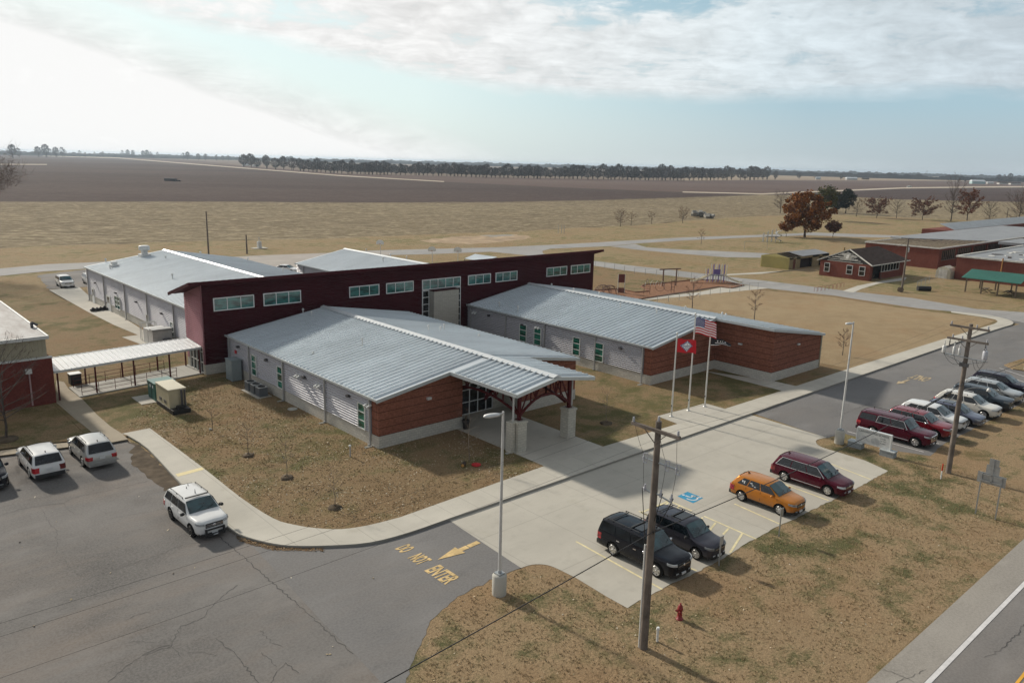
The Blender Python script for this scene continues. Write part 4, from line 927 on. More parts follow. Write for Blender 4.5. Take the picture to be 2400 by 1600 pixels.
def build_car(name,label,P):
    T=thing(name,label,P.get('cat','suv'))
    Ln=P['L'];W=P['W']/2;Ht=P['H'];wb=P['wb'];rw=P.get('rw',.37); fo=P.get('fo',.92)
    xf=Ln/2; xfw=xf-fo; xrw=xfw-wb; xr_=-Ln/2
    belt=P.get('belt',.98*Ht/1.72+.02); hood=P.get('hood',belt-.02); hf=P.get('hf',hood-.14)
    cowl=P['cowl']; ws=P['ws']; rt=P['rt']; rb=P['rb']  # x of windscreen base, windscreen top, roof rear, rear glass base
    rw2=P.get('rwid',.79)*W; zr_=Ht-.035; z0=.24 ; zs=.42
    mid=(z0+belt)*.54
    paintm=CP[P['paint']]; lowm=CG[P['low']] if P.get('low') else paintm
    # station list: x at belt/lower, w factor, belt z, then upper x, upper half width, upper z, centre z
    st=[
     (xf,      .60,  .46,  z0+.10, .62, hf-.16, xf-.02, .50, hf-.10,hf-.07),
     (xf-.10,  .80,  .40,  z0+.02, .62, hf-.10, xf-.12, .66, hf-.01,hf+.03),
     (xf-.30,  .93,  .40,  z0, mid, hf-.05, xf-.34, .80, hf+.04,hf+.08),
     (max(xfw-.05,cowl+.33), .99,  .42,  z0, mid, lp2(hf,hood,.5)-.04, max(xfw-.1,cowl+.28),.85, lp2(hf,hood,.6)+.03,lp2(hf,hood,.6)+.08),
     (cowl+.12,1.0,  .42,  z0, mid, belt-.03, cowl+.05,.88, hood+.03,hood+.08),
     (cowl-.28,1.0,  .42,  z0, mid, belt, ws, rw2/W, zr_-.06,zr_-.005),
     (ws-.35,  1.0,  .42,  z0, mid, belt, ws-.45, rw2/W, zr_-.01,zr_+.035),
     (lp2(ws,rt,.6),1.0,.42, z0, mid, belt, lp2(ws,rt,.6), rw2/W, zr_,zr_+.035),
     (rt-.05+.4,  1.0,  .42,  z0, mid, belt, rt+.25, rw2/W, zr_-.03,zr_+.01),
     (lp2(rb,xr_,.0),.97,.42, z0, mid, belt+.0, rt, rw2/W*.985, zr_-.07,zr_-.03),
     (xr_+.10, .92,  .42,  z0+.04, mid, belt-.02, rb-.02, .86, belt+.02,belt+.03),
     (xr_,     .84,  .42,  z0+.12, mid, belt-.22, xr_+.04, .80, belt-.12,belt-.10)]
    prof=[]
    for (x,wf,_,zb,zm,zt_,xu,wu,zu,zc) in st:
        w=W*wf
        prof.append([(x,w*.86,zb),(x,w*.97,zb+.14),(x,w,max(zb+.2,min(zm,zt_-.08))),(x,w*.965,zt_),(xu,W*wu,zu),(xu,0,zc)])
    # lower sill: first levels; bottom centre
    s=MB(); n=len(prof); ring=[]
    for p in prof:
        left=[(p[0][0],0,p[0][2])]+p            # from bottom centre up to top centre (y>0)
        right=[(q[0],-q[1],q[2]) for q in p[:-1]][::-1]
        ring.append(left+right)
    k=len(ring[0]); vs=[v for r in ring for v in r]; fs=[]
    for i in range(n-1):
        for j in range(k): fs.append((i*k+j,i*k+(j+1)%k,(i+1)*k+(j+1)%k,(i+1)*k+j))
    fs.append(tuple(range(k-1,-1,-1))); fs.append(tuple((n-1)*k+j for j in range(k)))
    s.add(vs,fs,0)
    # low cladding strip
    me=s.mesh('body',[paintm,CG['under'],lowm])
    if P.get('low'):
        for pl in me.polygons:
            zc=sum(me.vertices[v].co.z for v in pl.vertices)/len(pl.vertices)
            if zc<z0+.16: pl.material_index=2
    bm=bmesh.new(); bm.from_mesh(me); bmesh.ops.recalc_face_normals(bm,faces=bm.faces); bm.to_mesh(me); bm.free()
    body=bpy.data.objects.new('body',me); C.objects.link(body)
    # wheel arch cutter
    cm=MB()
    for x in (xfw,xrw):
        for sy in (-1,1):
            cm.tube((x,sy*(W+.2),rw-.01),(x,sy*(W-.3),rw-.01),rw+.075,rw+.075,28)
    cme=cm.mesh('c',[CG['under']]); bm=bmesh.new(); bm.from_mesh(cme); bmesh.ops.remove_doubles(bm,verts=bm.verts,dist=1e-4); bmesh.ops.recalc_face_normals(bm,faces=bm.faces); bm.to_mesh(cme); bm.free()
    cut=bpy.data.objects.new('c',cme); C.objects.link(cut)
    nf=len(me.polygons)
    cr_at=me.attributes.new('crease_edge','FLOAT','EDGE')
    for e_ in me.edges:
        a_,b_=(me.vertices[k].co for k in e_.vertices); cr_at.data[e_.index].value=.46 if (a_.z>belt-.1 and b_.z>belt-.1) else .42
    for order in ((1,.035),(2,.02),(0,0)):
        if order[0]==1: bv=body.modifiers.new('ss','SUBSURF'); bv.levels=2; bv.render_levels=2
        if order[0]==2: bv=body.modifiers.new('bevel','BEVEL'); bv.width=order[1]; bv.segments=2; bv.limit_method='ANGLE'; bv.angle_limit=R(24)
        md=body.modifiers.new('b','BOOLEAN'); md.object=cut; md.operation='DIFFERENCE'; md.solver='EXACT'; md.material_mode='TRANSFER'
        dg=bpy.context.evaluated_depsgraph_get(); me2=bpy.data.meshes.new_from_object(body.evaluated_get(dg)); body.modifiers.clear()
        zs_=[v.co.z for v in me2.vertices]
        if len(me2.polygons)>=nf and zs_ and max(zs_)>Ht-.15 and sum(p.area for p in me2.polygons)>sum(p.area for p in me.polygons)*.8: break
    else: print('BOOL FAIL',name,P.get('paint'))
    body.data=me2
    bpy.data.objects.remove(cut)
    for pl in me2.polygons: pl.use_smooth=pl.material_index!=1
    try:
        me2.set_sharp_from_angle(angle=R(44))
    except Exception: pass
    body.parent=T
    def part(mb,nm,m,par=None): o=mb.build(nm,m,None); o.parent=par or T; return o
    # side glazing: plane through belt line (W*.965,belt) and roof edge (rw2,zr_)
    zb_=belt; zt_=zr_-.02; yb_=W*.965; yt_=rw2
    def sp(x,t,sy,off=.016):
        d=Vector((0,zt_-zb_,-(yt_-yb_))).normalized() # outward normal in yz for +y side
        y=lp2(yb_,yt_,t)+d.y*off; z=lp2(zb_,zt_,t)+d.z*off
        return (x,sy*y,z)
    t0,t1=.13,.84
    fA=lambda t: lp2(cowl-.10,ws+.02,t)      # front boundary x at t
    rA=lambda t: lp2(P.get('sideb',rb+.18),P.get('sidet',rt+.12),t)
    cuts=P['cuts']    # fractions between rear(0) and front(1) for pillar centres
    edges=[0]+cuts+[1]; g=.028
    for sy in (-1,1):
        for a,b in zip(edges[:-1],edges[1:]):
            gx=lambda fr,t: lp2(rA(t),fA(t),fr)
            ln=abs(fA(.5)-rA(.5)); ga=g/ln*1.2
            qs=[sp(gx(a+ga if a>0 else 0,t0),t0,sy),sp(gx(b-ga if b<1 else 1,t0),t0,sy),sp(gx(b-ga if b<1 else 1,t1),t1,sy),sp(gx(a+ga if a>0 else 0,t1),t1,sy)]
            s=MB(); dn=Vector((0,-sy*.012,0)); q2=[tuple(Vector(q)+dn) for q in qs]
            s.hexa(q2+qs if sy<0 else q2+qs)
            part(s,'side_window',CG['glass'])
        if P.get('chrome_win'):
            s=MB()
            q=[sp(rA(t0-.04),t0-.04,sy,.02),sp(fA(t0-.04),t0-.04,sy,.02),sp(fA(t1+.04),t1+.04,sy,.02),sp(rA(t1+.04),t1+.04,sy,.02)]
            if P['chrome_win']==2:
                xs=lp2(rA(.5),fA(.5),cuts[0]+.02); q[0]=sp(xs-.05,t0-.04,sy,.02); q[3]=sp(xs+.1,t1+.04,sy,.02)
            for a,b in zip(q,q[1:]+q[:1]): s.tube(a,b,.02,.02,6)
            part(s,'window_trim',CG['chrome'])
        # door seams and handles
        s=MB()
        for c in cuts[-2:]+([] ):
            x=lp2(rA(0),fA(0),c); s.hexa([(x-.008,sy*(W*.99),.5),(x+.008,sy*(W*.99),.5),(x+.008,sy*(W*1.003),.5),(x-.008,sy*(W*1.003),.5),(x-.008,sy*(W*.955),belt),(x+.008,sy*(W*.955),belt),(x+.008,sy*(W*.972),belt),(x-.008,sy*(W*.972),belt)])
        x=cowl-.02; s.hexa([(x-.008,sy*(W*.99),.5),(x+.008,sy*(W*.99),.5),(x+.008,sy*(W*1.003),.5),(x-.008,sy*(W*1.003),.5),(x-.008,sy*(W*.955),belt-.04),(x+.008,sy*(W*.955),belt-.04),(x+.008,sy*(W*.974),belt-.04),(x-.008,sy*(W*.974),belt-.04)])
        part(s,'door_seam',CG['under'])
        for c in cuts[-2:]:
            x=lp2(rA(0),fA(0),c)+.13
            s=MB(); s.hexa([(x,sy*W*.965,belt-.17),(x+.2,sy*W*.965,belt-.17),(x+.2,sy*(W*.985+.02),belt-.17),(x,sy*(W*.985+.02),belt-.17),(x,sy*W*.96,belt-.13),(x+.2,sy*W*.96,belt-.13),(x+.2,sy*(W*.98+.018),belt-.13),(x,sy*(W*.98+.018),belt-.13)])
            part(s,'door_handle',CG['chrome'] if P.get('chrome_handles') else paintm)
        if P.get('sillchrome'):
            s=MB(); s.tube((xrw+rw+.15,sy*(W*.985),.42),(xfw-rw-.12,sy*(W*.985),.42),.022,.022,6); part(s,'sill_trim',CG['chrome'])
        if P.get('rails'):
            s=MB(); y=sy*rw2*.93; a,b=rt+.35,ws-.35; z=zr_+.035
            s.tube((a,y,z+.035),(b,y,z+.035),.02,.02,6)
            for x in (a+.02,(a+b)/2,b-.02): s.box(x-.03,x+.03,y-.015,y+.015,z-.05,z+.035)
            part(s,'roof_rail',CG[P['rails']])
        # mirror
        s=MB(); x=cowl-.3; y0_=sy*(W*.95); s.lathe((x,sy*(W+.11),belt+.05),[(.02,-.12),(.1,-.1),(.13,0),(.1,.1),(.02,.12)],10,axis='y'); s.bar((x,sy*W*.93,belt+.0),(x,sy*(W+.03),belt+.03),.05,.05)
        for i in range(len(s.v)):
            v=s.v[i]; s.v[i]=(x+(v[0]-x)*.55,v[1],belt+.05+(v[2]-belt-.05)*.8)
        part(s,'side_mirror',CG['chrome'] if P.get('mirror')=='chrome' else (CG['clad'] if P.get('mirror')=='black' else paintm))
    # windscreen and rear glass
    def scr(xb,zb2,yb2,xt,zt2,yt2,nm,m,inset=.06,off=.014):
        a=Vector((xb,yb2,zb2));b=Vector((xb,-yb2,zb2));c=Vector((xt,-yt2,zt2));d=Vector((xt,yt2,zt2))
        ctr_=(a+b+c+d)/4; nn=(b-a).cross(d-a).normalized(); 
        if nn.z<0: nn=-nn
        q=[a.lerp(ctr_,inset)+nn*off,b.lerp(ctr_,inset)+nn*off,c.lerp(ctr_,inset)+nn*off,d.lerp(ctr_,inset)+nn*off]
        # bow in the middle
        mB=(q[0]+q[1])/2+Vector((.0,0,.0))+nn*.05; mT=(q[2]+q[3])/2+nn*.045
        s=MB(); s.add([q[0],mB,mT,q[3],q[1],q[2]],[(0,1,2,3),(1,4,5,2)],0,False)
        s.add([Vector(v)-nn*.03 for v in (q[0],mB,mT,q[3],q[1],q[2])],[(3,2,1,0),(2,5,4,1)],0,False)
        return part(s,nm,m)
    scr(cowl+.04,hood+.045,W*.87,ws+.02,zr_-.05,rw2*.97,'windscreen',CG['wind'],.05,.02)
    scr(rb-.02,belt+.03,W*.85,rt-.0,zr_-.065,rw2*.96,'rear_window',CG['glass'],.07,.02)
    # wipers
    s=MB()
    for y in (.15,-.45): 
        a=Vector((cowl+.03,y,hood+.09)); b=Vector((cowl-.14,y+.5,hood+.09+.2)); s.tube(a,b,.012,.012,4)
    part(s,'wiper',CG['clad'])
    # head lamps and tail lamps wrap round the corners
    def wrap(pts,z0_,z1_,sy,nm,m,tin=.07,slope=.0):
        s=MB(); n_=len(pts); o=[]
        for (x,y) in pts: o.append((x,sy*y))
        for i_ in range(n_-1):
            (xa,ya),(xb,yb3)=o[i_],o[i_+1]; f=1 if xa>0 else -1
            za0,za1=z0_+slope*i_,z1_+slope*i_*.6; zb0,zb1=z0_+slope*(i_+1),z1_+slope*(i_+1)*.6
            q=[(xa,ya,za0),(xb,yb3,zb0),(xb-f*tin,yb3*.93,zb0),(xa-f*tin,ya*.93,za0),(xa-f*.02,ya*.985,za1),(xb-f*.02,yb3*.985,zb1),(xb-f*tin,yb3*.92,zb1),(xa-f*tin,ya*.92,za1)]
            s.hexa(q)
        return part(s,nm,m)
    for sy in (-1,1):
        zl=hf-.15+P.get('lampz',0); h=P.get('lamph',.15)
        wrap([(xf+.02,W*.56),(xf-.055,W*.79),(xf-.2,W*.915),(xf-.36,W*.955)],zl-h*.42,zl+h*.42,sy,'headlight',CG['lamp'],slope=.03)
        tl=P.get('tailh',.34); zl=belt-.2
        wrap([(xr_-.03,W*.62),(xr_-.025,W*.87),(xr_+.1,W*.965),(xr_+.34,W*.995)],zl-tl*.75,zl+tl*.25,sy,'tail_light',CG['tail'])
        s=MB(); s.box(xf-.06,xf+.012,sy*W*.5-.09,sy*W*.5+.09,z0+.16,z0+.24); part(s,'fog_light',CG['lamp'])
    # grille, bumpers, plates
    s=MB(); gh=P.get('gh',.2); gz=hf-.17-gh/2+.06
    s.box(xf-.08,xf+.018,-W*.5,W*.5,gz-gh/2,gz+gh/2); gr=part(s,'grille',CG['clad'])
    s=MB()
    nb=P.get('bars',2)
    for i in range(nb):
        z=gz-gh/2+gh*(i+1)/(nb+1); s.box(xf+.0,xf+.03,-W*.48,W*.48,z-.013,z+.013)
    if P.get('grillframe'):
        for z in (gz-gh/2,gz+gh/2): s.box(xf-.02,xf+.035,-W*.53,W*.53,z-.025,z+.025)
        for y in (-W*.51,W*.51): s.box(xf-.02,xf+.035,y-.03,y+.03,gz-gh/2+.026,gz+gh/2-.026)
    part(s,'grille_bar',CG['chrome'],gr)
    s=MB(); s.lathe((xf+.025,0,gz),[(.075,-.01),(.075,.014),(.05,.02)],14,axis='x'); part(s,'badge',CG['chrome'],gr)
    s=MB(); s.hexa([(xf-.2,-W*.82,z0-.02),(xf-.2,W*.82,z0-.02),(xf+.02,W*.58,z0+.0),(xf+.02,-W*.58,z0+.0),(xf-.2,-W*.86,z0+.15),(xf-.2,W*.86,z0+.15),(xf+.03,W*.6,z0+.17),(xf+.03,-W*.6,z0+.17)][:4][::-1]+[(xf-.2,-W*.86,z0+.15),(xf-.2,W*.86,z0+.15),(xf+.03,W*.6,z0+.17),(xf+.03,-W*.6,z0+.17)][::-1])
    part(s,'front_bumper',CG[P.get('bump','clad')] if P.get('bump','clad')!='paint' else paintm)
    s=MB(); s.box(xr_-.05,xr_+.25,-W*.86,W*.86,z0+.06,z0+.3); part(s,'rear_bumper',CG['clad'] if P.get('rbump','clad')=='clad' else paintm)
    s=MB(); s.box(xr_-.03,xr_+.03,-.17,.17,belt-.36,belt-.22); part(s,'licence_plate',CG['plate'])
    if P.get('fplate',1): s=MB(); s.box(xf+.0,xf+.045,-.17,.17,z0+.08,z0+.2); part(s,'licence_plate',CG['plate'])
    # wheels
    rm=CG[P.get('rim','rim')]; ns=P.get('spokes',5)
    for x in (xfw,xrw):
        for sy in (-1,1):
            c=(x,sy*(W-.125),rw); s=MB()
            rr=rw*.64
            s.lathe(c,[(rr,-.105),(rw-.04,-.11),(rw-.005,-.085),(rw,-.05),(rw,.05),(rw-.005,.085),(rw-.04,.11),(rr,.105)],28,axis='y')
            wh=part(s,'wheel',CG['tyre'])
            s=MB(); 
            yo=sy*.108
            s.lathe((c[0],c[1],c[2]),[(rr,yo-.01),(rr*1.03,yo+.01*sy),(rr*.93,yo+.012*sy),(rr*.9,yo-.03*sy)][::1],24,axis='y',cap=False)
            for i in range(ns):
                t=2*PI*i/ns+.3; d=Vector((math.cos(t),0,math.sin(t))); cc=Vector(c)+Vector((0,yo,0)); tt=Vector((-d.z,0,d.x))
                wdt=rr*.55*math.sin(PI/ns)*1.15
                a=cc+d*rr*.12;b=cc+d*rr*.92
                s.hexa([a-tt*wdt*.6-Vector((0,sy*.02,0)),b-tt*wdt-Vector((0,sy*.02,0)),b+tt*wdt-Vector((0,sy*.02,0)),a+tt*wdt*.6-Vector((0,sy*.02,0)),
                        a-tt*wdt*.6+Vector((0,sy*.012,0)),b-tt*wdt+Vector((0,sy*.004,0)),b+tt*wdt+Vector((0,sy*.004,0)),a+tt*wdt*.6+Vector((0,sy*.012,0))])
            s.lathe((c[0],c[1],c[2]),[(rr*.22,yo-.0),(rr*.2,yo+.03*sy),(rr*.05,yo+.035*sy)],12,axis='y')
            part(s,'rim',rm,wh)
            s=MB(); s.lathe(c,[(rr*.98,sy*.03),(rr*.1,sy*.035)],20,axis='y'); part(s,'brake_disc',CG['under'],wh)
    for ex in P.get('extras',[]): ex(T,part,locals())
    return T
def sunroof(T,part,V):
    s=MB(); zr_,rw2,ws=V['zr_'],V['rw2'],V['ws']; s.box(ws-1.15,ws-.4,-rw2*.62,rw2*.62,zr_+.0,zr_+.045); part(s,'sunroof',CG['glass'])
def antenna(T,part,V):
    s=MB(); x=V['rt']+.35; s.hexa([(x-.1,-.03,V['zr_']+.0),(x+.1,-.03,V['zr_']+.0),(x+.1,.03,V['zr_']+.0),(x-.1,.03,V['zr_']+.0),(x-.1,-.01,V['zr_']+.11),(x-.04,-.01,V['zr_']+.11),(x-.04,.01,V['zr_']+.11),(x-.1,.01,V['zr_']+.11)]); part(s,'antenna',CG['clad'])
def cross_rails(T,part,V):
    s=MB(); z=V['zr_']+.06
    for x in (V['rt']+.6,V['ws']-1.0): s.box(x-.03,x+.03,-V['rw2']*.9,V['rw2']*.9,z,z+.03)
    part(s,'roof_bar',CG['clad'])
def police(T,part,V):
    xf,W,zr_,ws=V['xf'],V['W'],V['zr_'],V['ws']; z0=V['z0']
    s=MB(); s.box(xf+.04,xf+.14,-.5,.5,z0+.02,z0+.12); s.box(xf+.04,xf+.12,-.5,.5,z0+.34,z0+.4)
    for y in (-.5,.5): s.box(xf+.02,xf+.14,y-.05,y+.05,z0-.02,z0+.42)
    pb_=part(s,'push_bumper',CG['clad'])
    s=MB(); s.box(xf+.141,xf+.15,-.13,.13,z0+.03,z0+.11); part(s,'bumper_light',CG['lamp'],pb_)
    s=MB(); s.box(ws-.2,ws-.1,-V['rw2']*.86,V['rw2']*.86,zr_+.05,zr_+.1); part(s,'roof_bar',CG['clad'])
    for x,y,h in ((-.2,.1,.25),(-1.2,0,.12),(-1.6,.25,.08)):
        s=MB(); s.tube((x,y,zr_+.02),(x,y,zr_+.03+h),.03,.01,6); part(s,'antenna',CG['clad'])
    s=MB(); s.lathe((V['cowl']-.1,W+.1,V['belt']+.12),[(.05,-.06),(.09,-.03),(.09,.06),(.02,.07)],10,axis='x'); part(s,'spotlight',CG['clad'])
def roof_vents(T,part,V): pass
def stickers(T,part,V):
    s=MB()
    sp,rA,fA=V['sp'],V['rA'],V['fA']
    for i,(fr,t,w,h) in enumerate([(.07,.5,.1,.2),(.14,.45,.07,.3),(.34,.55,.16,.09),(.4,.38,.12,.07),(.47,.3,.1,.08)]):
        x=lp2(rA(t),fA(t),fr); 
        q=[sp(x-w/2,t-h/2,-1,.026),sp(x+w/2,t-h/2,-1,.026),sp(x+w/2,t+h/2,-1,.026),sp(x-w/2,t+h/2,-1,.026)]
        s.quad(*q)
    part(s,'window_sticker',CG['plate'])
BIG=dict(L=5.2,W=2.02,H=1.89,wb=2.95,rw=.40,fo=1.0,belt=1.16,hood=1.15,hf=1.08,cowl=1.18,ws=.55,rt=-2.35,rb=-2.52,rwid=.80,cuts=[.33,.66],sideb=-2.42,sidet=-2.28,gh=.26,rails='clad')
XLB=dict(BIG,L=5.7,wb=3.3,cowl=1.3,ws=.72,rt=-2.62,rb=-2.78,cuts=[.36,.68],sideb=-2.68,sidet=-2.52,grillframe=1,bars=3,gh=.34,fo=.98)
MIDS=dict(L=5.0,W=1.98,H=1.76,wb=2.86,rw=.385,fo=.95,belt=1.1,hood=1.11,hf=1.04,cowl=1.12,ws=.4,rt=-2.05,rb=-2.38,rwid=.78,cuts=[.3,.63],sideb=-2.2,sidet=-1.9,rails='clad')
CROSS=dict(L=5.15,W=1.98,H=1.76,wb=3.02,rw=.385,fo=.96,belt=1.1,hood=1.1,hf=1.01,cowl=1.22,ws=.45,rt=-2.0,rb=-2.4,rwid=.75,cuts=[.3,.63],sideb=-2.05,sidet=-1.45,rails='chrome')
SMALL=dict(L=4.52,W=1.84,H=1.68,wb=2.69,rw=.36,fo=.9,belt=1.06,hood=1.07,hf=.97,cowl=1.15,ws=.35,rt=-1.75,rb=-2.1,rwid=.73,cuts=[.26,.62],sideb=-1.8,sidet=-1.25)
VAN=dict(L=5.17,W=2.02,H=1.77,wb=3.09,rw=.37,fo=.98,belt=1.04,hood=1.03,hf=.9,cowl=1.45,ws=.55,rt=-2.1,rb=-2.42,rwid=.76,cuts=[.3,.66],sideb=-2.25,sidet=-1.75)
BOXY=dict(L=4.55,W=1.8,H=1.74,wb=2.62,rw=.355,fo=.88,belt=1.08,hood=1.06,hf=.97,cowl=1.08,ws=.45,rt=-1.98,rb=-2.14,rwid=.82,cuts=[.28,.62],sideb=-2.05,sidet=-1.9)
WAGON=dict(L=4.75,W=1.86,H=1.56,wb=2.76,rw=.345,fo=.95,belt=.95,hood=.92,hf=.8,cowl=1.15,ws=.38,rt=-1.75,rb=-2.2,rwid=.76,cuts=[.3,.63],sideb=-1.95,sidet=-1.6,rails='clad')
SEDAN=dict(L=4.85,W=1.83,H=1.46,wb=2.8,rw=.33,fo=.95,belt=.94,hood=.9,hf=.78,cowl=1.0,ws=.25,rt=-1.15,rb=-1.85,rwid=.72,cuts=[.1,.55],sideb=-1.6,sidet=-1.1)
ZC=ZP+.002
def park(name,label,P,xw,yw,head,z=ZC,which='f',cat='suv',group=None,wheel_side=None,**kw):
    """xw: outer face x of the visible wheels, yw: y of the front (f) or rear (r) axle. head: heading in degrees"""
    T=build_car(name,label,dict(P,cat=cat,**kw)); W_=P['W']/2; L_=P['L']; fo=P.get('fo',.92)
    ax=L_/2-fo; 
    if which=='r': ax-=P['wb']
    h=R(head); 
    cx_=xw+W_*.985 ; cy_=yw-math.sin(h)*ax
    T.location=(cx_,cy_,z); T.rotation_euler=(0,0,h)
    if group:T['group']=group
    return T
g1='cars parked on the concrete drive'; g2='row of cars on the right edge of the lot'; g3='cars on the old asphalt lot'; g4='white cars behind the school'
park('parked_suv','large black SUV with silver wheels behind the tall wooden pole, leftmost on the concrete',BIG,30.75,22.5,-90,paint='black',group=g1,chrome_handles=1,mirror='chrome',extras=[sunroof,cross_rails],spokes=6,grillframe=0,bars=1)
park('parked_suv','dark grey boxy SUV between the big black one and the striped aisle',BOXY,33.95,22.3,-90,paint='dkgrey',group=g1,low='clad',extras=[sunroof,cross_rails],mirror='black',rails='clad',bars=1,spokes=7)
park('parked_suv','orange SUV with white stickers on its rear side window',SMALL,42.7,22.35,-90,paint='orange',group=g1,low='clad',extras=[stickers,antenna],spokes=7,rbump='clad')
park('parked_minivan','maroon minivan with chrome window trim, rightmost on the concrete drive',VAN,47.9,21.9,-90,paint='maroon',group=g1,chrome_win=1,sillchrome=1,cat='minivan',spokes=6,extras=[antenna],gh=.1,bump='paint')
park('parked_suv','long maroon SUV with chrome grille just behind the school sign',XLB,62.35,22.1,-90,paint='maroon',group=g2,chrome_win=2,sillchrome=1,spokes=6)
park('parked_suv','bright red SUV, second in the right row, right of the long maroon one',MIDS,65.65,21.9,-90,paint='red',group=g2,chrome_win=1,grillframe=1,mirror='chrome')
park('parked_suv','white SUV between the bright red one and the slate blue wagon',CROSS,68.6,22.0,-90,paint='white',group=g2,rails=None,mirror='paint')
park('parked_wagon','slate blue wagon with roof rack, low between two white SUVs',WAGON,71.4,21.45,-90,paint='blue',group=g2,cat='wagon',extras=[sunroof],low='tan',bump='tan',spokes=6)
park('parked_suv','cream white SUV with chrome roof rails right of the slate blue wagon',CROSS,74.75,21.3,-90,paint='white2',group=g2,spokes=6)
park('parked_suv','dark slate SUV behind the second wooden pole, third from the right end',MIDS,78.3,21.4,-90,paint='teal',group=g2,low='clad',lamph=.2)
park('parked_suv','silver SUV with chrome roof rails, second from the right end of the row',CROSS,81.7,21.6,-90,paint='silver',group=g2,H=1.7)
park('parked_suv','dark navy SUV at the far right end of the parked row',CROSS,85.3,21.9,-90,paint='navy',group=g2)
POL=dict(MIDS,cowl=1.15,ws=.42,hood=1.13,hf=1.06)
T=park('police_suv','white police SUV with black push bumper standing beside the curved sidewalk',POL,13.98,41.95,-88,z=ZA+.006,paint='white',group=g3,extras=[police],mirror='black',rim='rimdark',rails='white' if 0 else 'clad',gh=.24)
park('parked_suv','white SUV seen from the back, red corner tail lights, by the old walk',MIDS,9.0,56.6,91,z=ZA+.006,which='r',paint='white',group=g3,extras=[antenna],low=None)
park('parked_suv','silver SUV seen from the back, nearest the old walkway',CROSS,12.15,56.6,91,z=ZA+.006,which='r',paint='silver',group=g3,extras=[antenna],rails='clad',tailh=.24,rbump='paint')
park('parked_suv','black SUV cut off by the left edge of the picture',MIDS,5.85,56.3,-90,z=ZA+.006,which='f',paint='black',group=g3)
park('parked_suv','white SUV alone on the side pad left of the rear wing',MIDS,29.1,137.6,-92,z=ZA+.006,paint='white',group=g4)
park('parked_suv','white SUV half hidden behind the corner of the rear wing',MIDS,33.1,138.0,-90,z=ZA+.006,paint='white',group=g4)
T=park('parked_sedan','white sedan between the two rear wings',SEDAN,65.2,134.5,-60,z=ZA+.006,paint='white',group=g4,cat='sedan')
# ------------------------------------------------------------------ street furniture
M['polewood']=simple('weathered_pole_wood',(.17,.145,.125),.9,0,.35,1.2,.15,bmp=.4)
M['pot']=concrete_mat('lamp_base_concrete',(.5,.49,.44),55,0,0,.12)
M['porcelain']=simple('grey_porcelain',(.45,.46,.5),.25,0,.1,9)
M['steel']=simple('galvanised_steel',(.38,.4,.41),.45,.6,.12,5)
M['whitepole']=simple('white_aluminium_pole',(.66,.66,.63),.35,.3,.05,3)
def lamp_post(loc,label,h=9.6,pot=1.1,dirx=(-1,0)):
    T=thing('lamp_post',label,'street lamp',loc,0,'tall lamp posts on round concrete bases')
    s=MB(); s.lathe((0,0,0),[(.34,-.1),(.36,0),(.36,pot-.08),(.3,pot),(.02,pot)],24); b=s.build('base',M['pot'],T,world=False)
    s=MB(); s.box(-.2,.2,-.2,.2,pot+.002,pot+.07); s.lathe((0,0,pot+.07),[(.1,0),(.105,.1),(.085,.12)],12); s.build('base_plate',M['steel'],T,world=False)
    s=MB(); s.tube((0,0,pot+.1),(0,0,h),.085,.055,10); s.build('pole',M['lgray'],T,world=False)
    dx,dy=dirx; s=MB(); s.bar((0,0,h-.12),(dx*.3,dy*.3,h-.08),.07,.07)
    s.build('arm',M['steel'],T,world=False)
    s=MB(); c=Vector((dx*.72,dy*.72,h-.05)); d=Vector((dx,dy,.06)).normalized(); n=Vector((-d.y,d.x,0))
    rs=[]
    for t,w,z in ((-.46,.11,.05),(-.3,.17,.08),(0,.2,.1),(.28,.18,.08),(.44,.08,.04)):
        p=c+d*t; rs.append([p+n*w-Vector((0,0,.05)),p-n*w-Vector((0,0,.05)),p-n*w*.8+Vector((0,0,z*.6)),p+Vector((0,0,z)),p+n*w*.8+Vector((0,0,z*.6))])
    vs=[v for r in rs for v in r]; fs=[(i*5+j,i*5+(j+1)%5,(i+1)*5+(j+1)%5,(i+1)*5+j) for i in range(4) for j in range(5)]+[(4,3,2,1,0),(20,21,22,23,24)]
    s.add(vs,fs,0,True); lh=s.build('lamp_head',M['lgray'],T,world=False)
    s=MB(); p=c-Vector((0,0,.062)); s.bar(p-d*.3,p+d*.25,.26,.02); l=s.build('lens',M['white'],T,world=False); l.parent=lh
    return T
lamp_post((23.47,26.49,ZG),'lamp post in the brown verge in front of the entrance canopy',9.45)
lamp_post((58.55,26.3,ZG),'lamp post next to the school sign on the grass point',9.7,1.1)
p=G(2408,868,ZG); lamp_post((p.x,p.y,ZG),'lamp post on the small island at the right edge',9.6,1.1)
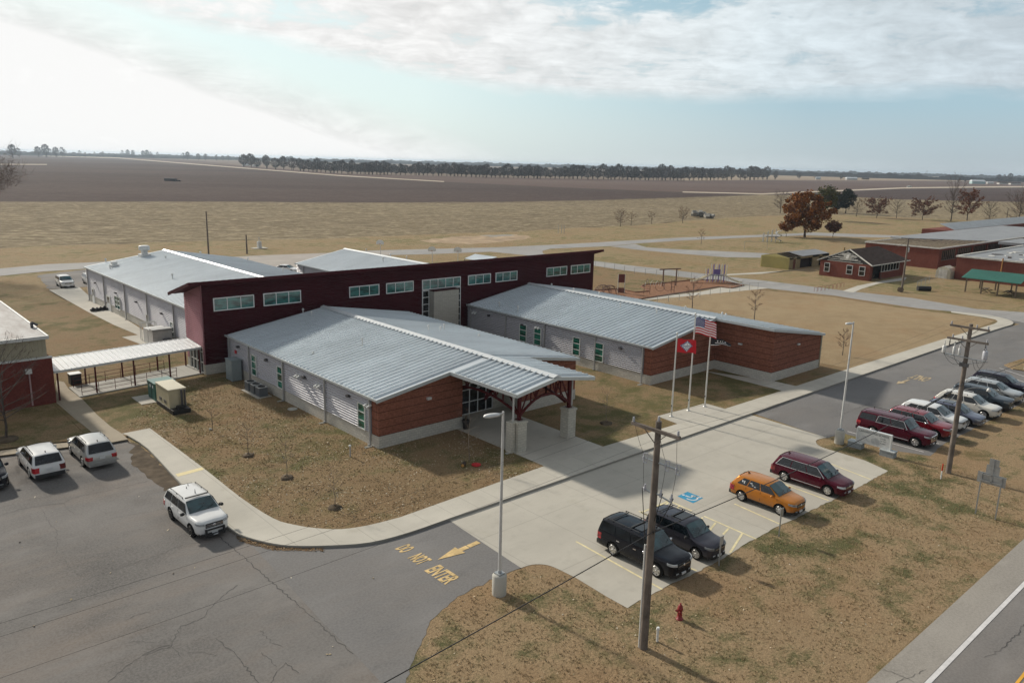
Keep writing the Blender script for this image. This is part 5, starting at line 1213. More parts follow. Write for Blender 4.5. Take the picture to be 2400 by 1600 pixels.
# utility poles
def util_pole(loc,label,h=10.6,lean=0.,group='wooden utility poles'):
    T=thing('utility_pole',label,'utility pole',loc,0,group)
    s=MB(); s.tube((0,0,-.2),(0,0,h*.5),.19,.165,12); s.tube((0,0,h*.5),(0,0,h),.165,.125,12); s.build('pole',M['polewood'],T,world=False)
    return T
def part_(mb,nm,m,T,par=None): o=mb.build(nm,m,T,world=False); 
U1=util_pole((25.46,19.01,ZG),'wooden utility pole with grey conduit, nearest the camera in the verge',10.55)
def crossarm(T,z,y0,y1,x=.18,m='polewood'):
    s=MB(); s.box(x-.06,x+.06,y0,y1,z-.07,z+.07); s.bar((x,y0*.45,z-.07),(x*.8,0,z-.6),.03,.03); s.bar((x,y1*.45,z-.07),(x*.8,0,z-.6),.03,.03); a=s.build('crossarm',M[m],T,world=False)
    return a
def insulator(T,p,h=.22):
    s=MB(); s.lathe(p,[(.03,0),(.065,.03),(.035,.07),(.065,.1),(.035,.14),(.055,.17),(.02,h)],10); return s.build('insulator',M['porcelain'],T,world=False)
crossarm(U1,10.2,-1.25,1.25,-.2)
for y in (-1.15,1.15): insulator(U1,(-.2,y,10.27))
insulator(U1,(0,0,10.55))
def cutout(T,p,d):
    s=MB(); p=Vector(p); d=Vector(d); s.tube(p,p+Vector((0,0,.42)),.028,.028,6); s.tube(p+d*.16+Vector((0,0,.02)),p+d*.2+Vector((0,0,.44)),.018,.018,6); s.bar(p+Vector((0,0,.42)),p+d*.2+Vector((0,0,.44)),.03,.03); s.bar(p,p+d*.16,.03,.03); s.lathe(p+Vector((0,0,.1)),[(.03,0),(.06,.03),(.03,.06),(.06,.09),(.03,.12),(.06,.15),(.03,.18)],8); s.build('fuse_cutout',M['porcelain'],T,world=False)
s=MB(); s.bar((0,.75,8.75),(0,-1.15,8.75),.06,.06); s.build('bracket',M['steel'],U1,world=False)
for y in (.65,-.5,-1.05): cutout(U1,(0,y,8.55),(0,-1,.1))
s=MB(); s.bar((0,.6,7.4),(0,0,7.3),.05,.05); s.bar((0,0,7.4),(0,-.95,7.25),.05,.05); s.build('bracket',M['steel'],U1,world=False)
for y in (.5,-.35,-.9):
    s=MB(); s.tube((0,y,7.3),(0,y-.02,7.62),.06,.04,8); s.lathe((0,y,7.35),[(.05,0),(.085,.03),(.05,.06),(.085,.09),(.05,.12)],8); s.build('arrester',M['porcelain'],U1,world=False)
s=MB(); s.tube((-.08,.17,-.1),(-.08,.2,4.95),.055,.055,8); s.build('conduit',M['lgray'],U1,world=False)
def cable(T,pts,r,sag=.1,m='black',n=14,name='cable'):
    s=MB()
    for a,b in zip(pts[:-1],pts[1:]):
        a=Vector(a);b=Vector(b); P=[]
        for i in range(n+1):
            t=i/n; q=a.lerp(b,t); q.z-=sag*4*t*(1-t); P.append(q)
        for p,q in zip(P[:-1],P[1:]): s.tube(p,q,r,r,5,cap=False)
    return s.build(name,M[m],T,world=False) if T else s.build(name,M[m])
for a,b in (((-.08,.2,4.95),(-.1,.55,7.45)),((-.08,.2,4.95),(0,-.45,7.5)),((-.08,.2,4.95),(0,-1.0,7.45)),((0,.55,7.5),(0,.65,8.6)),((0,-.35,7.5),(0,-.5,8.6)),((0,-.9,7.5),(0,-1.05,8.6)),((0,-.5,8.9),(-.2,-.2,10.2)),((0,.65,8.9),(-.2,1.1,10.25)),((0,-1.05,8.9),(-.2,-1.1,10.25))):
    cable(U1,[a,b],.018 if a[2]<5 else .008,.12,n=6)
U2=util_pole((58.79,18.35,ZG),'wooden utility pole loaded with grey insulators and regulators beside the parked row',10.85)
crossarm(U2,10.6,-1.25,1.25,-.2); crossarm(U2,9.7,-1.3,1.3,-.2)
for y in (-1.15,-.45,1.15): insulator(U2,(-.2,y,10.67))
for y in (-1.2,.35,.95): insulator(U2,(-.2,y,9.77))
for y in (-1.15,1.1): s=MB(); s.lathe((-.2,y,9.05),[(.02,0),(.05,.05),(.03,.12),(.05,.2),(.03,.28),(.05,.36),(.03,.44),(.02,.6)],8); s.build('insulator',M['dkgray'],U2,world=False)
s=MB(); s.bar((-.15,1.55,8.55),(-.15,-1.4,8.45),.09,.07); s.bar((.12,1.3,8.5),(.12,-.6,8.4),.09,.07); s.bar((-.15,-1.3,8.45),(0,0,8.0),.04,.04); s.bar((-.15,1.4,8.5),(0,0,8.0),.04,.04); s.build('equipment_arm',M['steel'],U2,world=False)
for y,r,h in ((1.4,.13,.45),(.75,.1,.5),(.4,.1,.45),(-1.2,.17,.55)):
    s=MB(); s.lathe((-.2,y,8.6),[(r*.9,0),(r,.04),(r,h),(r*.7,h+.05)],14); s.tube((-.2,y,8.6+h),(-.2,y,9.0+h),.03,.03,6); s.lathe((-.2,y,8.7+h),[(.03,0),(.06,.03),(.03,.07),(.06,.1),(.03,.14)],8); s.build('regulator',M['lgray'] if r<.15 else M['porcelain'],U2,world=False)
for a,b,sg in (((-.2,1.4,8.6),(0,.1,8.2),.5),((-.2,.75,8.6),(0,.1,8.2),.4),((-.2,-1.2,8.5),(-.2,-.5,8.4),.7),((-.2,-1.3,8.6),(-.2,-.7,8.5),.6)): cable(U2,[a,b],.012,sg,n=8)
s=MB(); s.box(-.22,-.14,-.3,.3,7.85,8.1); s.build('control_box',M['dkgray'],U2,world=False)
# curved arm light on pole 2
s=MB(); P=[Vector((.05,-.1,6.2))]+[Vector((.0,-.1-1.5*t,6.2+.42*math.sin(t*PI*.55))) for t in (.15,.35,.55,.75,1)]
for a,b in zip(P[:-1],P[1:]): s.tube(a,b,.03,.03,6)
s.build('lamp_arm',M['steel'],U2,world=False)
s=MB(); q=P[-1]; s.lathe(q+Vector((0,-.1,-.15)),[(.05,.22),(.12,.12),(.15,0),(.02,-.05)],12); s.build('lamp_head',M['lgray'],U2,world=False)
# wires between and beyond the poles
def wire(label,pts,r,sag,group='overhead wires'):
    o=cable(None,pts,r,sag,n=22,name='overhead_wire'); tag(o,label,'wire',group)
zc1,zc2=5.02-.14,5.3-.14
q=onY(1523,1243,19.01) if 'onY' in globals() else None; zc1=q.z
q=onY(2250,899,18.35); zc2=q.z
ql=onY(898,1600,19.01)
slope=(zc1-ql.z)/(25.46-ql.x)
wire('thick black service cable from the left bottom edge to the nearest wooden pole',[(-15,19.01,ql.z+slope*(-15-ql.x)*.6),(25.4,18.86,zc1)],.022,.25)
wire('thick black service cable strung between the two wooden poles',[(25.46,18.86,zc1),(58.7,18.2,zc2)],.022,.45)
wire('thick black service cable leaving the second wooden pole to the right',[(58.8,18.2,zc2),(92,17.6,zc2+.2)],.022,.4)
for y in (1.15,-1.15,0):
    zt_=10.4 if y else 10.7
    nm={1.15:'school side',-1.15:'highway side',0:'middle'}[y]
    wire('thin top wire on the %s of the pole line, left of the nearest pole'%nm,[(-15,19.01+y,zt_),(25.3,19.01+y,zt_)],.004,.5)
    wire('thin top wire on the %s of the pole line, between the two poles'%nm,[(25.3,19.01+y,zt_),(58.65,18.35+y,zt_+.3)],.004,.5)
    wire('thin top wire on the %s of the pole line, right of the second pole'%nm,[(58.65,18.35+y,zt_+.3),(98,17.5+y,zt_)],.004,.5)
s=MB(); a=Vector((46,18.5,5.0)); zl=lambda x: zc1+(zc2-zc1)*(x-25.46)/33.33-.45*4*((x-25.46)/33.33)*(1-(x-25.46)/33.33)
for x0_,x1_,r in ((52.0,56.6,.045),):
    P=[Vector((x0_+(x1_-x0_)*i/6,18.86-.65*((x0_+(x1_-x0_)*i/6)-25.46)/33.33-.06,zl(x0_+(x1_-x0_)*i/6)-.05)) for i in range(7)]
    for a,b in zip(P[:-1],P[1:]): s.tube(a,b,r,r,6)
    s.obox(P[5],P[6]-P[5],.2,.24,.7)
tag(s.build('cable_splice',M['black']),'fat black splice sleeve on the cable over the parked white cars','splice')
# hydrant, marker posts
T=thing('fire_hydrant','dark red fire hydrant in the grass right of the nearest pole','hydrant',(28.59,19.38,ZG))
hm=simple('hydrant_red',(.22,.012,.016),.5)
s=MB(); s.lathe((0,0,0),[(.17,0),(.17,.04),(.12,.05),(.11,.5),(.14,.52),(.14,.56),(.12,.6),(.1,.7),(.05,.77),(.035,.78),(.035,.83)],18); s.build('barrel',hm,T,world=False)
for a in (0,PI/2,PI):
    s=MB(); d=Vector((math.cos(a+.6),math.sin(a+.6),0)); c=Vector((0,0,.42)); s.tube(c+d*.08,c+d*.19,.055,.055,10); s.tube(c+d*.19,c+d*.22,.035,.035,6); s.build('outlet_cap',hm,T,world=False)
T=thing('vent_riser','white capped pipe standing in grass beside the nearest pole','pipe',(26.32,18.92,ZG)); s=MB(); s.tube((0,0,-.05),(0,0,.68),.055,.055,10); s.build('pipe',M['white'],T,world=False); s=MB(); s.lathe((0,0,.68),[(.075,-.08),(.08,0),(.06,.05)],12); s.build('cap',M['white'],T,world=False)
T=thing('vent_riser','grey green capped pipe in the lawn in front of the brick corner','pipe',(27.1,46.9,0)); s=MB(); s.tube((0,0,-.05),(0,0,.85),.05,.05,10); s.build('pipe',M['gray'],T,world=False); s=MB(); s.lathe((0,0,.85),[(.09,-.06),(.1,0),(.05,.05)],12); s.build('cap',M['white'],T,world=False)
p=G(2205,1122,ZG)
T=thing('marker_post','white marker post with orange red top beside the second pole','marker post',(p.x,p.y,ZG)); s=MB(); s.tube((0,0,-.05),(.0,0,.62),.045,.045,8); s.build('post',M['white'],T,world=False); s=MB(); s.tube((0,0,.62),(0,0,1.12),.05,.045,8); s.build('marker_top',simple('orange_red_plastic',(.5,.05,.015),.5),T,world=False)
# small parking signs
def small_sign(u,v,h,label,mback):
    p=G(u,v,ZG); T=thing('parking_sign',label,'sign',(p.x,p.y,ZG),0,'small signs on thin posts'); s=MB(); s.box(-.03,.03,-.03,.03,-.1,h); s.build('post',M['steel'],T,world=False)
    s=MB(); s.box(-.16,.16,-.052,-.035,h-.48,h+.02); s.build('sign_plate',mback,T,world=False); return T
small_sign(1350+1640/4.9,1080+1200/4.9,1.72,'small sign on a thin post in front of the dark grey boxy SUV',M['gray'])
small_sign(1650+1030/5.88,1020+1395/5.88,1.78,'small sign on a thin post in front of the orange SUV',M['steel'])
# highway sign seen from behind
T=thing('route_sign','back of a stepped grey road sign on two posts beside the highway','road sign',(52.83,13.97,ZG),0)
s=MB(); 
for y in (.62,-.5): s=MB(); s.box(-.035,.035,y-.035,y+.035,-.1,2.75); s.build('post',M['steel'],T,world=False)
s=MB(); s.bar((-.06,.62,2.7),(-.06,-.5,2.7),.04,.05); s.bar((-.06,.62,2.3),(-.06,-.5,2.3),.04,.05); s.box(-.08,-.04,.02,.1,2.2,3.75); s.build('bracket',M['steel'],T,world=False)
s=MB(); s.box(.04,.06,-.72,.86,2.12,2.8); s.build('sign_plate',M['steel'],T,world=False)
s=MB(); s.box(.061,.08,-.3,.45,2.7,3.35); s.build('sign_plate',M['steel'],T,world=False)
s=MB(); s.box(.04,.059,-.22,.32,3.352,3.78); s.build('sign_plate',M['steel'],T,world=False)
# school name sign
T=thing('school_sign','white stone school name sign on two low block piers','sign',(58.2,23.4,ZG),0)
ya,yb2=24.75,22.15
sx=58.75
s=MB(); s.box(sx-.09,sx+.09,22.5,25.02,.52+ZG,1.62+ZG); slabm=simple('white_sign_stone',(.55,.56,.55),.6,0,.12,5); sg_=s.build('sign_panel',slabm,T)
s=MB(); s.box(sx-.12,sx+.12,22.45,25.07,1.622+ZG,1.68+ZG); s.box(sx-.12,sx+.12,22.44,22.499,.5+ZG,1.62+ZG); s.box(sx-.12,sx+.12,25.021,25.08,.5+ZG,1.62+ZG); s.build('sign_frame',M['white'],T)
pier=block_mat('sign_pier_block',(.33,.36,.37),1,.15,.6,.4)
for y in (25.05,22.6):
    s=MB(); s.box(sx-.3,sx+.3,y-.52,y+.52,ZG-.1,.43+ZG); s.build('pier',pier,T)
    s=MB(); s.box(sx-.34,sx+.34,y-.56,y+.56,.431+ZG,.5+ZG); s.build('pier_cap',simple('pier_cap_stone',(.42,.46,.47),.6),T)
letm=simple('dark_sign_lettering',(.07,.085,.085),.6,0,.1,8)
def sign_text(body,yl,zb,w,h,m=letm):
    cu_=bpy.data.curves.new('t','FONT'); cu_.body=body; cu_.size=1; cu_.offset=.01
    to=bpy.data.objects.new('t',cu_); C.objects.link(to); dg=bpy.context.evaluated_depsgraph_get(); me=bpy.data.meshes.new_from_object(to.evaluated_get(dg)); bpy.data.objects.remove(to)
    xs=[v.co.x for v in me.vertices]; ys=[v.co.y for v in me.vertices]
    for v in me.vertices:
        a=(v.co.x-min(xs))/(max(xs)-min(xs))*w; b=(v.co.y-min(ys))/(max(ys)-min(ys))*h
        v.co=Vector((sx-.095-T.location.x,yl-a-T.location.y,zb+b-T.location.z))
    me.materials.clear(); me.materials.append(m); ob=bpy.data.objects.new('lettering',me); C.objects.link(ob); ob.parent=T
sign_text('CARAWAY HIGH SCHOOL',24.9,1.38+ZG,2.28,.15)
sign_text('HOME',23.25,1.18+ZG,.4,.08); sign_text('OF THE',23.25,1.0+ZG,.42,.08); sign_text('RAMS',23.25,.82+ZG,.42,.08)
gl=simple('light_grey_engraving',(.33,.35,.36),.6)
s=MB()
for k in range(9):   # engraved emblem: horned curl beside a block shape
    t=k/8; y=24.65-.55*t; s.bar((sx-.094,y,.75+.28*math.sin(t*5)*(1-t*.5)+ZG+.15),(sx-.094,y-.07,.75+.28*math.sin((t+.125)*5)*(1-(t+.125)*.5)+ZG+.15),.02,.02)
for k in range(7):
    y=23.9-.09*k; s.box(sx-.1,sx-.091,y-.03,y,.7+ZG,1.2+ZG-.05*abs(k-3))
s.build('engraved_emblem',gl,T)
# ------------------------------------------------------------------ flags
def flagpole(px,py,h,label):
    T=thing('flag_pole',label,'flag pole',(px,py,.016),0,'three flag poles on the concrete pad')
    s=MB(); s.tube((0,0,0),(0,0,h),.075,.045,10); s.build('pole',M['whitepole'],T,world=False)
    s=MB(); s.lathe((0,0,h),[(.02,-.02),(.05,.0),(.085,.06),(.08,.12),(.03,.16)],12); s.build('finial',M['whitepole'],T,world=False)
    s=MB(); s.lathe((0,0,0),[(.16,0),(.15,.05),(.08,.08)],14); s.build('collar',M['whitepole'],T,world=False); s=MB(); s.box(-.12,-.07,-.03,.03,.9,1.05); s.build('cleat',M['dkgray'],T,world=False)
    s=MB(); s.tube((-.1,.02,1.0),(-.07,.02,h-.05),.008,.008,4); s.build('halyard',M['white'],T,world=False)
    return T
P1=(53.05,38.35);P2=(55.6,38.45);P3=(57.75,38.25)
FP1=flagpole(*P1,7.15,'left flag pole of three, flying the red flag with the diamond')
FP2=flagpole(*P2,8.5,'tallest middle flag pole, flying the striped flag')
FP3=flagpole(*P3,7.35,'right flag pole of three, flying the dark narrow flag')
def clothm(n,c):
    m=simple(n,c,.8,0,.05,9); b=m.node_tree.nodes['Principled BSDF']; b.inputs['Sheen Weight'].default_value=.1
    return m
FM=[clothm('flag_red',(.58,.01,.02)),clothm('flag_white',(.82,.82,.82)),clothm('flag_blue',(.02,.035,.2)),clothm('flag_black',(.01,.01,.014)),clothm('flag_dark_red',(.3,.02,.04))]
def flag(name,label,p,ztop,Lf,Hf,dirv,colf,droop,nu,nv,wave=.12,taper=0.,ph=0.):
    s=MB(); vs=[]; d=Vector((*dirv,0)).normalized(); n=Vector((-d.y,d.x,0))
    for i in range(nu+1):
        for j in range(nv+1):
            u=i/nu; v=j/nv
            off=wave*math.sin(u*7.5+v*1.6+ph)*u**.6+wave*.4*math.sin(u*15+v*3+ph)*u
            hh=Hf*(1-taper*u)
            q=Vector((p[0],p[1],0))+d*(.09+u*Lf*(1-.1*droop))+n*off; q.z=ztop-v*hh-droop*u**1.4*Hf*.75+.03*math.sin(u*9+ph)
            vs.append(q)
    fs=[];mi=[]
    for i in range(nu):
        for j in range(nv):
            fs.append((i*(nv+1)+j,(i+1)*(nv+1)+j,(i+1)*(nv+1)+j+1,i*(nv+1)+j+1)); mi.append(colf((i+.5)/nu,(j+.5)/nv))
    s.v=[tuple(v) for v in vs]; s.f=fs; s.m=mi; s.smooth=[True]*len(fs)
    o=s.build(name,FM); 
    sol=o.modifiers.new('t','SOLIDIFY'); sol.thickness=.006
    tag(o,label,'flag'); return o
def us(u,v):
    if u<.4 and v<7/13:
        a=u/.4*11; b=v/(7/13)*9; ia,ib=round(a),round(b)
        if 1<=ia<=10 and 1<=ib<=8 and (ia+ib)%2==0 and (a-ia)**2+(b-ib)**2<.16: return 1
        return 2
    return 0 if int(v*13)%2==0 else 1
def ark(u,v):
    du=abs(u-.5)/.36; dv=abs(v-.5)/.42; r=du+dv
    if r>1: return 0
    if r>.72:
        # white stars along the blue band
        t=math.atan2(dv,du)/(PI/2)*6.25; return 1 if abs(r-.86)<.075 and abs(t-round(t))<.22 else 2
    if abs(v-.5)<.045 and abs(u-.5)<.2: 
        k=(u-.3)/.4*8; return 2 if (k%1)<.68 else 1
    for (a,b) in ((.5,.36),(.44,.62),(.56,.62),(.5,.7)):
        if ((u-a)*1.5)**2+(v-b)**2<.0012: return 2
    return 1
flag('striped_flag','stars and stripes flag flying from the tallest pole',P2,8.25,2.35,1.38,(.93,-.35),us,.62,104,52,.13)
flag('diamond_flag','red flag with blue bordered white diamond on the left pole',P1,6.75,2.0,1.15,(.95,-.3),ark,.3,112,70,.09,ph=1.)
def dark(u,v):
    if v>.9: return 1
    return 1 if (v>.3 and v<.5 and int(u*20)%3==0 and .25<u<.8) or (abs(v-.66)<.04 and .2<u<.8) else 3
flag('dark_flag','narrow black and white flag folded by the wind on the right pole',P3,6.35,2.2,.8,(.9,-.42),dark,1.15,60,24,.14,.75,2.)
# ------------------------------------------------------------------ yard equipment
def box_thing(name,label,cat,x0,x1,y0,y1,z0,h,m,mtop=None,group=None):
    T=thing(name,label,cat,((x0+x1)/2,(y0+y1)/2,z0),0,group); s=MB(); s.box(x0,x1,y0,y1,z0,z0+h); s.build('cabinet',m,T)
    s=MB(); s.box(x0-.04,x1+.04,y0-.04,y1+.04,z0+h+.001,z0+h+.06); s.build('lid',mtop or m,T); return T
grn=metal_mat('green_transformer_paint',(.035,.12,.1),.45,.1)
T=box_thing('transformer_cabinet','dark green electrical cabinet on the lawn behind the beige generator','transformer',20.75,22.5,68.3,70.1,0,1.55,grn,metal_mat('green_lid_paint',(.16,.26,.24),.45,.1))
for x,z in ((20.9,1.1),(21.2,1.1)): s=MB(); s.box(20.735,20.749,68.7 if x<21 else 69.3,68.9 if x<21 else 69.5,z,z+.22); s.build('warning_label',M['white'],T)
s=MB(); s.box(20.73,20.748,69.17,69.2,.1,1.5); s.build('door_seam',M['black'],T)
slab('cabinet_pad',[(19.55,68.1),(23,68.1),(23,70.8),(19.55,70.8)],M['walk2'],.05,False)
beige=metal_mat('beige_enclosure',(.5,.45,.31),.45,.05)
T=thing('generator','beige enclosed generator on a black base tank','generator',(21.2,66,0))
s=MB(); s.box(20.65,22.0,64.5,67.6,.38,1.88); s.build('enclosure',beige,T)
s=MB(); s.box(20.6,22.05,64.45,67.65,1.881,1.96); s.build('roof_panel',metal_mat('pale_beige_lid',(.6,.56,.43),.45,.05),T)
s=MB(); s.box(20.62,22.05,63.7,67.65,.02,.37); s.build('base_tank',M['black'],T)
for yy in (65.2,66.3): 
    s=MB()
    for k in range(6): s.box(20.63,20.648,yy,yy+.6,.62+k*.05,.645+k*.05)
    s.build('louvre',M['dkgray'],T)
s=MB(); s.tube((21.6,64.3,.4),(21.6,64.3,1.9),.09,.09,10); s.tube((21.85,64.3,.4),(21.85,64.3,1.85),.07,.07,10); s.build('exhaust_pipe',M['dkgray'],T)
s=MB(); s.box(20.85,21.4,64.46,64.499,.6,1.6); s.build('access_door',beige,T)
s=MB(); s.box(21.1,21.7,63.9,64.3,.371,.6); s.build('battery_box',M['black'],T)
ac=Proto(thing('condenser_unit','x','air conditioner',(0,0,0))); 
s=MB(); 
for k in range(12): s.box(-.4,.4,-.4,.4,.05+k*.062,.09+k*.062)
s.box(-.37,.37,-.37,.37,.03,.8); s.build('coil_cabinet',simple('slate_grey_cabinet',(.16,.18,.2),.5,.2,.1,4),ac.root,world=False)
s=MB(); s.box(-.41,.41,-.41,.41,.801,.84); s.build('top_panel',M['lgray'],ac.root,world=False)
s=MB(); s.lathe((0,0,.842),[(.33,0),(.33,.02),(.29,.02)],20); s.build('fan_guard',M['black'],ac.root,world=False)
for y,l in ((66.75,'first condenser unit of three by the corrugated wall, farthest from the camera'),(65.6,'middle condenser unit of three by the corrugated wall'),(64.5,'nearest condenser unit of three by the corrugated wall')):
    ac.put((28.55,y,.05),0,(1,1,1),l,'condenser units beside the front wing')
slab('condenser_pad',[(27.9,63.9),(29.2,63.9),(29.2,67.4),(27.9,67.4)],M['walk2'],.05,False)
T=box_thing('electrical_cabinet','tall grey electrical cabinet at the back corner of the corrugated wall','cabinet',28.35,29.3,70.4,71.8,.05,1.95,metal_mat('blue_grey_cabinet',(.3,.36,.38),.45,.2))
T=thing('manhole_cover','round pale manhole cover in the lawn beside the front wing','manhole',(27.9,57.1,0)); p=G(500+728/3.92,700+1012/3.92); T.location=(p.x,p.y,0); s=MB(); s.lathe((0,0,0),[(.42,0),(.42,.03),(.36,.04)],20); s.build('cover',M['pot'],T,world=False)
# big air handlers by the rear wing
T=thing('air_handler','large light grey air handling unit on a pad behind the walkway','air handler',(28.0,91,0))
s=MB(); s.box(27.25,29.3,88.9,92.1,.05,1.65); s.build('cabinet',M['lgray'],T); s=MB(); s.box(27.2,29.35,89.9,90.9,1.651,1.72); s.box(27.2,29.35,88.85,89.85,1.651,1.9); s.build('top_panel',M['gray'],T)
s=MB(); s.box(27.24,27.249,90.5,90.54,.1,1.6); s.build('panel_seam',M['dkgray'],T)
for (x,y) in ((28.3,88.2),):
    s=MB(); s.lathe((x+.2,y,.1),[(.42,0),(.45,.7),(.4,.8)],14); s.build('fan_housing',M['dkgray'],T)
T=thing('pipe_frame','grey bent pipe frame next to the air handling unit','pipe frame',(27.5,93,0)); s=MB()
for y in (92.8,93.3): s.path([(27.3,y,0),(27.3,y,2.0),(28.9,y,2.0),(28.9,y,0)],.04,6)
s.build('pipes',M['lgray'],T)
T=box_thing('condenser_unit','black finned air conditioner under the walkway by the brick building','air conditioner',16.5,17.4,77.9,78.8,0,.95,M['black'],M['lgray'])
# rubbish bags by the rear wing
p=G(236,728); random.seed(3)
for k in range(6):
    o=MB(); r=.34+.08*random.random(); prof=[(.05,0),(r,.1),(r*1.05,.25),(r*.7,.42),(.08,.5),(.1,.58)]
    o.lathe((0,0,0),prof,9); ob=o.build('rubbish_bag',M['black']); ob.location=(p.x+.5*k-.9,p.y+.35*random.uniform(-1,1),.015); ob.rotation_euler=(0,0,k); ob.scale=(1.1,1,random.uniform(.8,1.1))
    tag(ob,'black rubbish bag in the pile on the walk beside the rear wing','rubbish bag','pile of black rubbish bags')
# urn by the entrance and red saucer
T=thing('planter_urn','black planter urn at the left side of the entrance','planter',(37.35,46.6,.02)); s=MB(); s.lathe((0,0,0),[(.22,0),(.26,.4),(.34,.72),(.28,.75),(.2,.6)],16); s.build('pot',M['black'],T,world=False); s=MB(); s.lathe((0,0,.6),[(.05,0),(.12,.2),(.05,.45),(.01,.5)],8); s.build('dead_plant',M['dirt'],T,world=False)
p=G(1050+415/6.273,880+1320/6.273); T=thing('plastic_sled','flat round red plastic sled lying on the lawn before the entrance','sled',(p.x,p.y,.02)); s=MB(); s.lathe((0,0,0),[(.3,0),(.34,.06),(.33,.07),(.28,.03),(.02,.03)],24); s.build('dish',simple('red_plastic',(.5,.02,.025),.45),T,world=False)
p=G(1050+215/6.273,880+1345/6.273); T=thing('cut_log','short cut log with a pale orange end on the lawn','log',(p.x,p.y,.12)); s=MB(); s.tube((0,0,0),(.45,.35,0),.13,.12,12); s.build('bark',simple('dark_bark',(.06,.045,.035),.95),T,world=False); s=MB(); s.tube((-.004,-.003,0),(0,0,0),.115,.115,12); s.build('cut_end',simple('cut_wood',(.5,.27,.08),.8),T,world=False)
for u,v in ((500+1010/3.92,700+1140/3.92),(500+1430/3.92,700+1360/3.92),(500+625/3.92,700+940/3.92),(1050+905/6.273,880+1135/6.273),(1000+1745/3.485,650+875/3.485)):
    p=G(u,v); o=MB(); o.box(-.35,.25,-.12,-.08,0,.05); o.box(-.35,.25,.08,.12,0,.05); o.box(-.35,.25,-.079,.079,0,.02); ob=o.build('splash_block',M['pot']); ob.location=(p.x,p.y,.004)
    tag(ob,'small concrete splash block under a downspout','splash block','splash blocks under the downspouts')
# far-side poles and basketball goals
UP=util_pole((145.4,57.4,ZG),'leaning utility pole with a grey transformer in front of the ruined brick house',9.4)
UP.rotation_euler=(0,0,0); s=MB(); s.lathe((.35,0,7.0),[(.2,0),(.24,.05),(.24,.75),(.15,.85)],14); s.tube((.35,0,7.85),(.35,0,8.1),.05,.05,6); s.build('transformer',M['lgray'],UP,world=False)
s=MB(); s.tube((.25,.1,0),(.2,.1,8.9),.05,.05,6); s.build('conduit',M['whitepole'],UP,world=False); cable(UP,[(0,0,9.2),(8,9,4.2)],.02,.3)
util_pole((64.7,169.6,ZG),'thin utility pole rising behind the left rear wing',9.2)
p=G(2357,528,ZG); util_pole((p.x,p.y,ZG),'thin utility pole among the bare trees on the right',7)
p=G(579,595,ZG); util_pole((p.x,p.y,ZG),'short wooden post in the grass behind the rear parking lot',4.2)
def hoop(u,v,h,label,rz=0,back='round'):
    p=G(u,v,ZG); T=thing('basketball_goal',label,'basketball goal',(p.x,p.y,ZG),rz,'basketball goals'); s=MB(); s.tube((0,0,0),(0,0,h),.06,.06,8); s.bar((0,0,h-.4),(-.3,-.3,h-.2),.06,.06); s.build('post',M['lgray'],T,world=False)
    d=Vector((-.7,-.7,0)).normalized(); n=Vector((-d.y,d.x,0)); c=Vector((0,0,h))+d*.4; s=MB(); pts=[(-.8,-.4),(.8,-.4),(.85,.1),(.5,.5),(0,.62),(-.5,.5),(-.85,.1)]
    s.add([c+n*a+Vector((0,0,b)) for a,b in pts]+[c+d*.04+n*a+Vector((0,0,b)) for a,b in pts],[tuple(range(7)),tuple(range(13,6,-1))]+[(i,(i+1)%7,7+(i+1)%7,7+i) for i in range(7)]); s.build('backboard',M['white'],T,world=False)
    s=MB(); q=c+d*.3-Vector((0,0,.25))
    for i in range(12):
        a=2*PI*i/12;b=2*PI*(i+1)/12; s.tube(q+Vector((math.cos(a)*.23,math.sin(a)*.23,0)),q+Vector((math.cos(b)*.23,math.sin(b)*.23,0)),.02,.02,5)
    s.build('rim',simple('rim_orange',(.4,.08,.02),.5),T,world=False)
hoop(892,600,3.0,'basketball goal with white fan backboard behind the middle rear roof')
hoop(1013,618,3.0,'basketball goal seen edge-on just above the maroon roof, left one')
hoop(1073,622,3.2,'basketball goal just above the maroon roof, right one')
# small metal shelter behind the hall
T=thing('metal_shelter','small open shelter with pale metal roof behind the maroon hall','shelter',tuple(G(1135,606,ZG)))
a=[G(800+840/2.904,280+945/2.904,2.6),G(800+965/2.904,280+965/2.904,2.6),G(800+1060/2.904,280+935/2.904,2.6),G(800+910/2.904,280+915/2.904,2.9)]
s=MB(); s.hexa([Vector(q)-Vector((0,0,.1)) for q in a]+a); s.build('roof',M['roof'],T)
for q in a: s=MB(); s.box(q.x-.05,q.x+.05,q.y-.05,q.y+.05,ZG,q.z-.11); s.build('post',M['dkgray'],T)
p=G(608,582,ZG); T=thing('well_head','small grey pump box on a pale slab in the grass beyond the rear lot','pump',(p.x,p.y,ZG)); s=MB(); s.box(-1.6,1.6,-1.2,1.2,0,.12); s.build('slab',M['walk2'],T,world=False); s=MB(); s.box(-.4,.4,-.4,.4,.121,1.6); s.tube((0,0,1.6),(0,0,2.6),.1,.1,8); s.build('cabinet',M['lgray'],T,world=False)
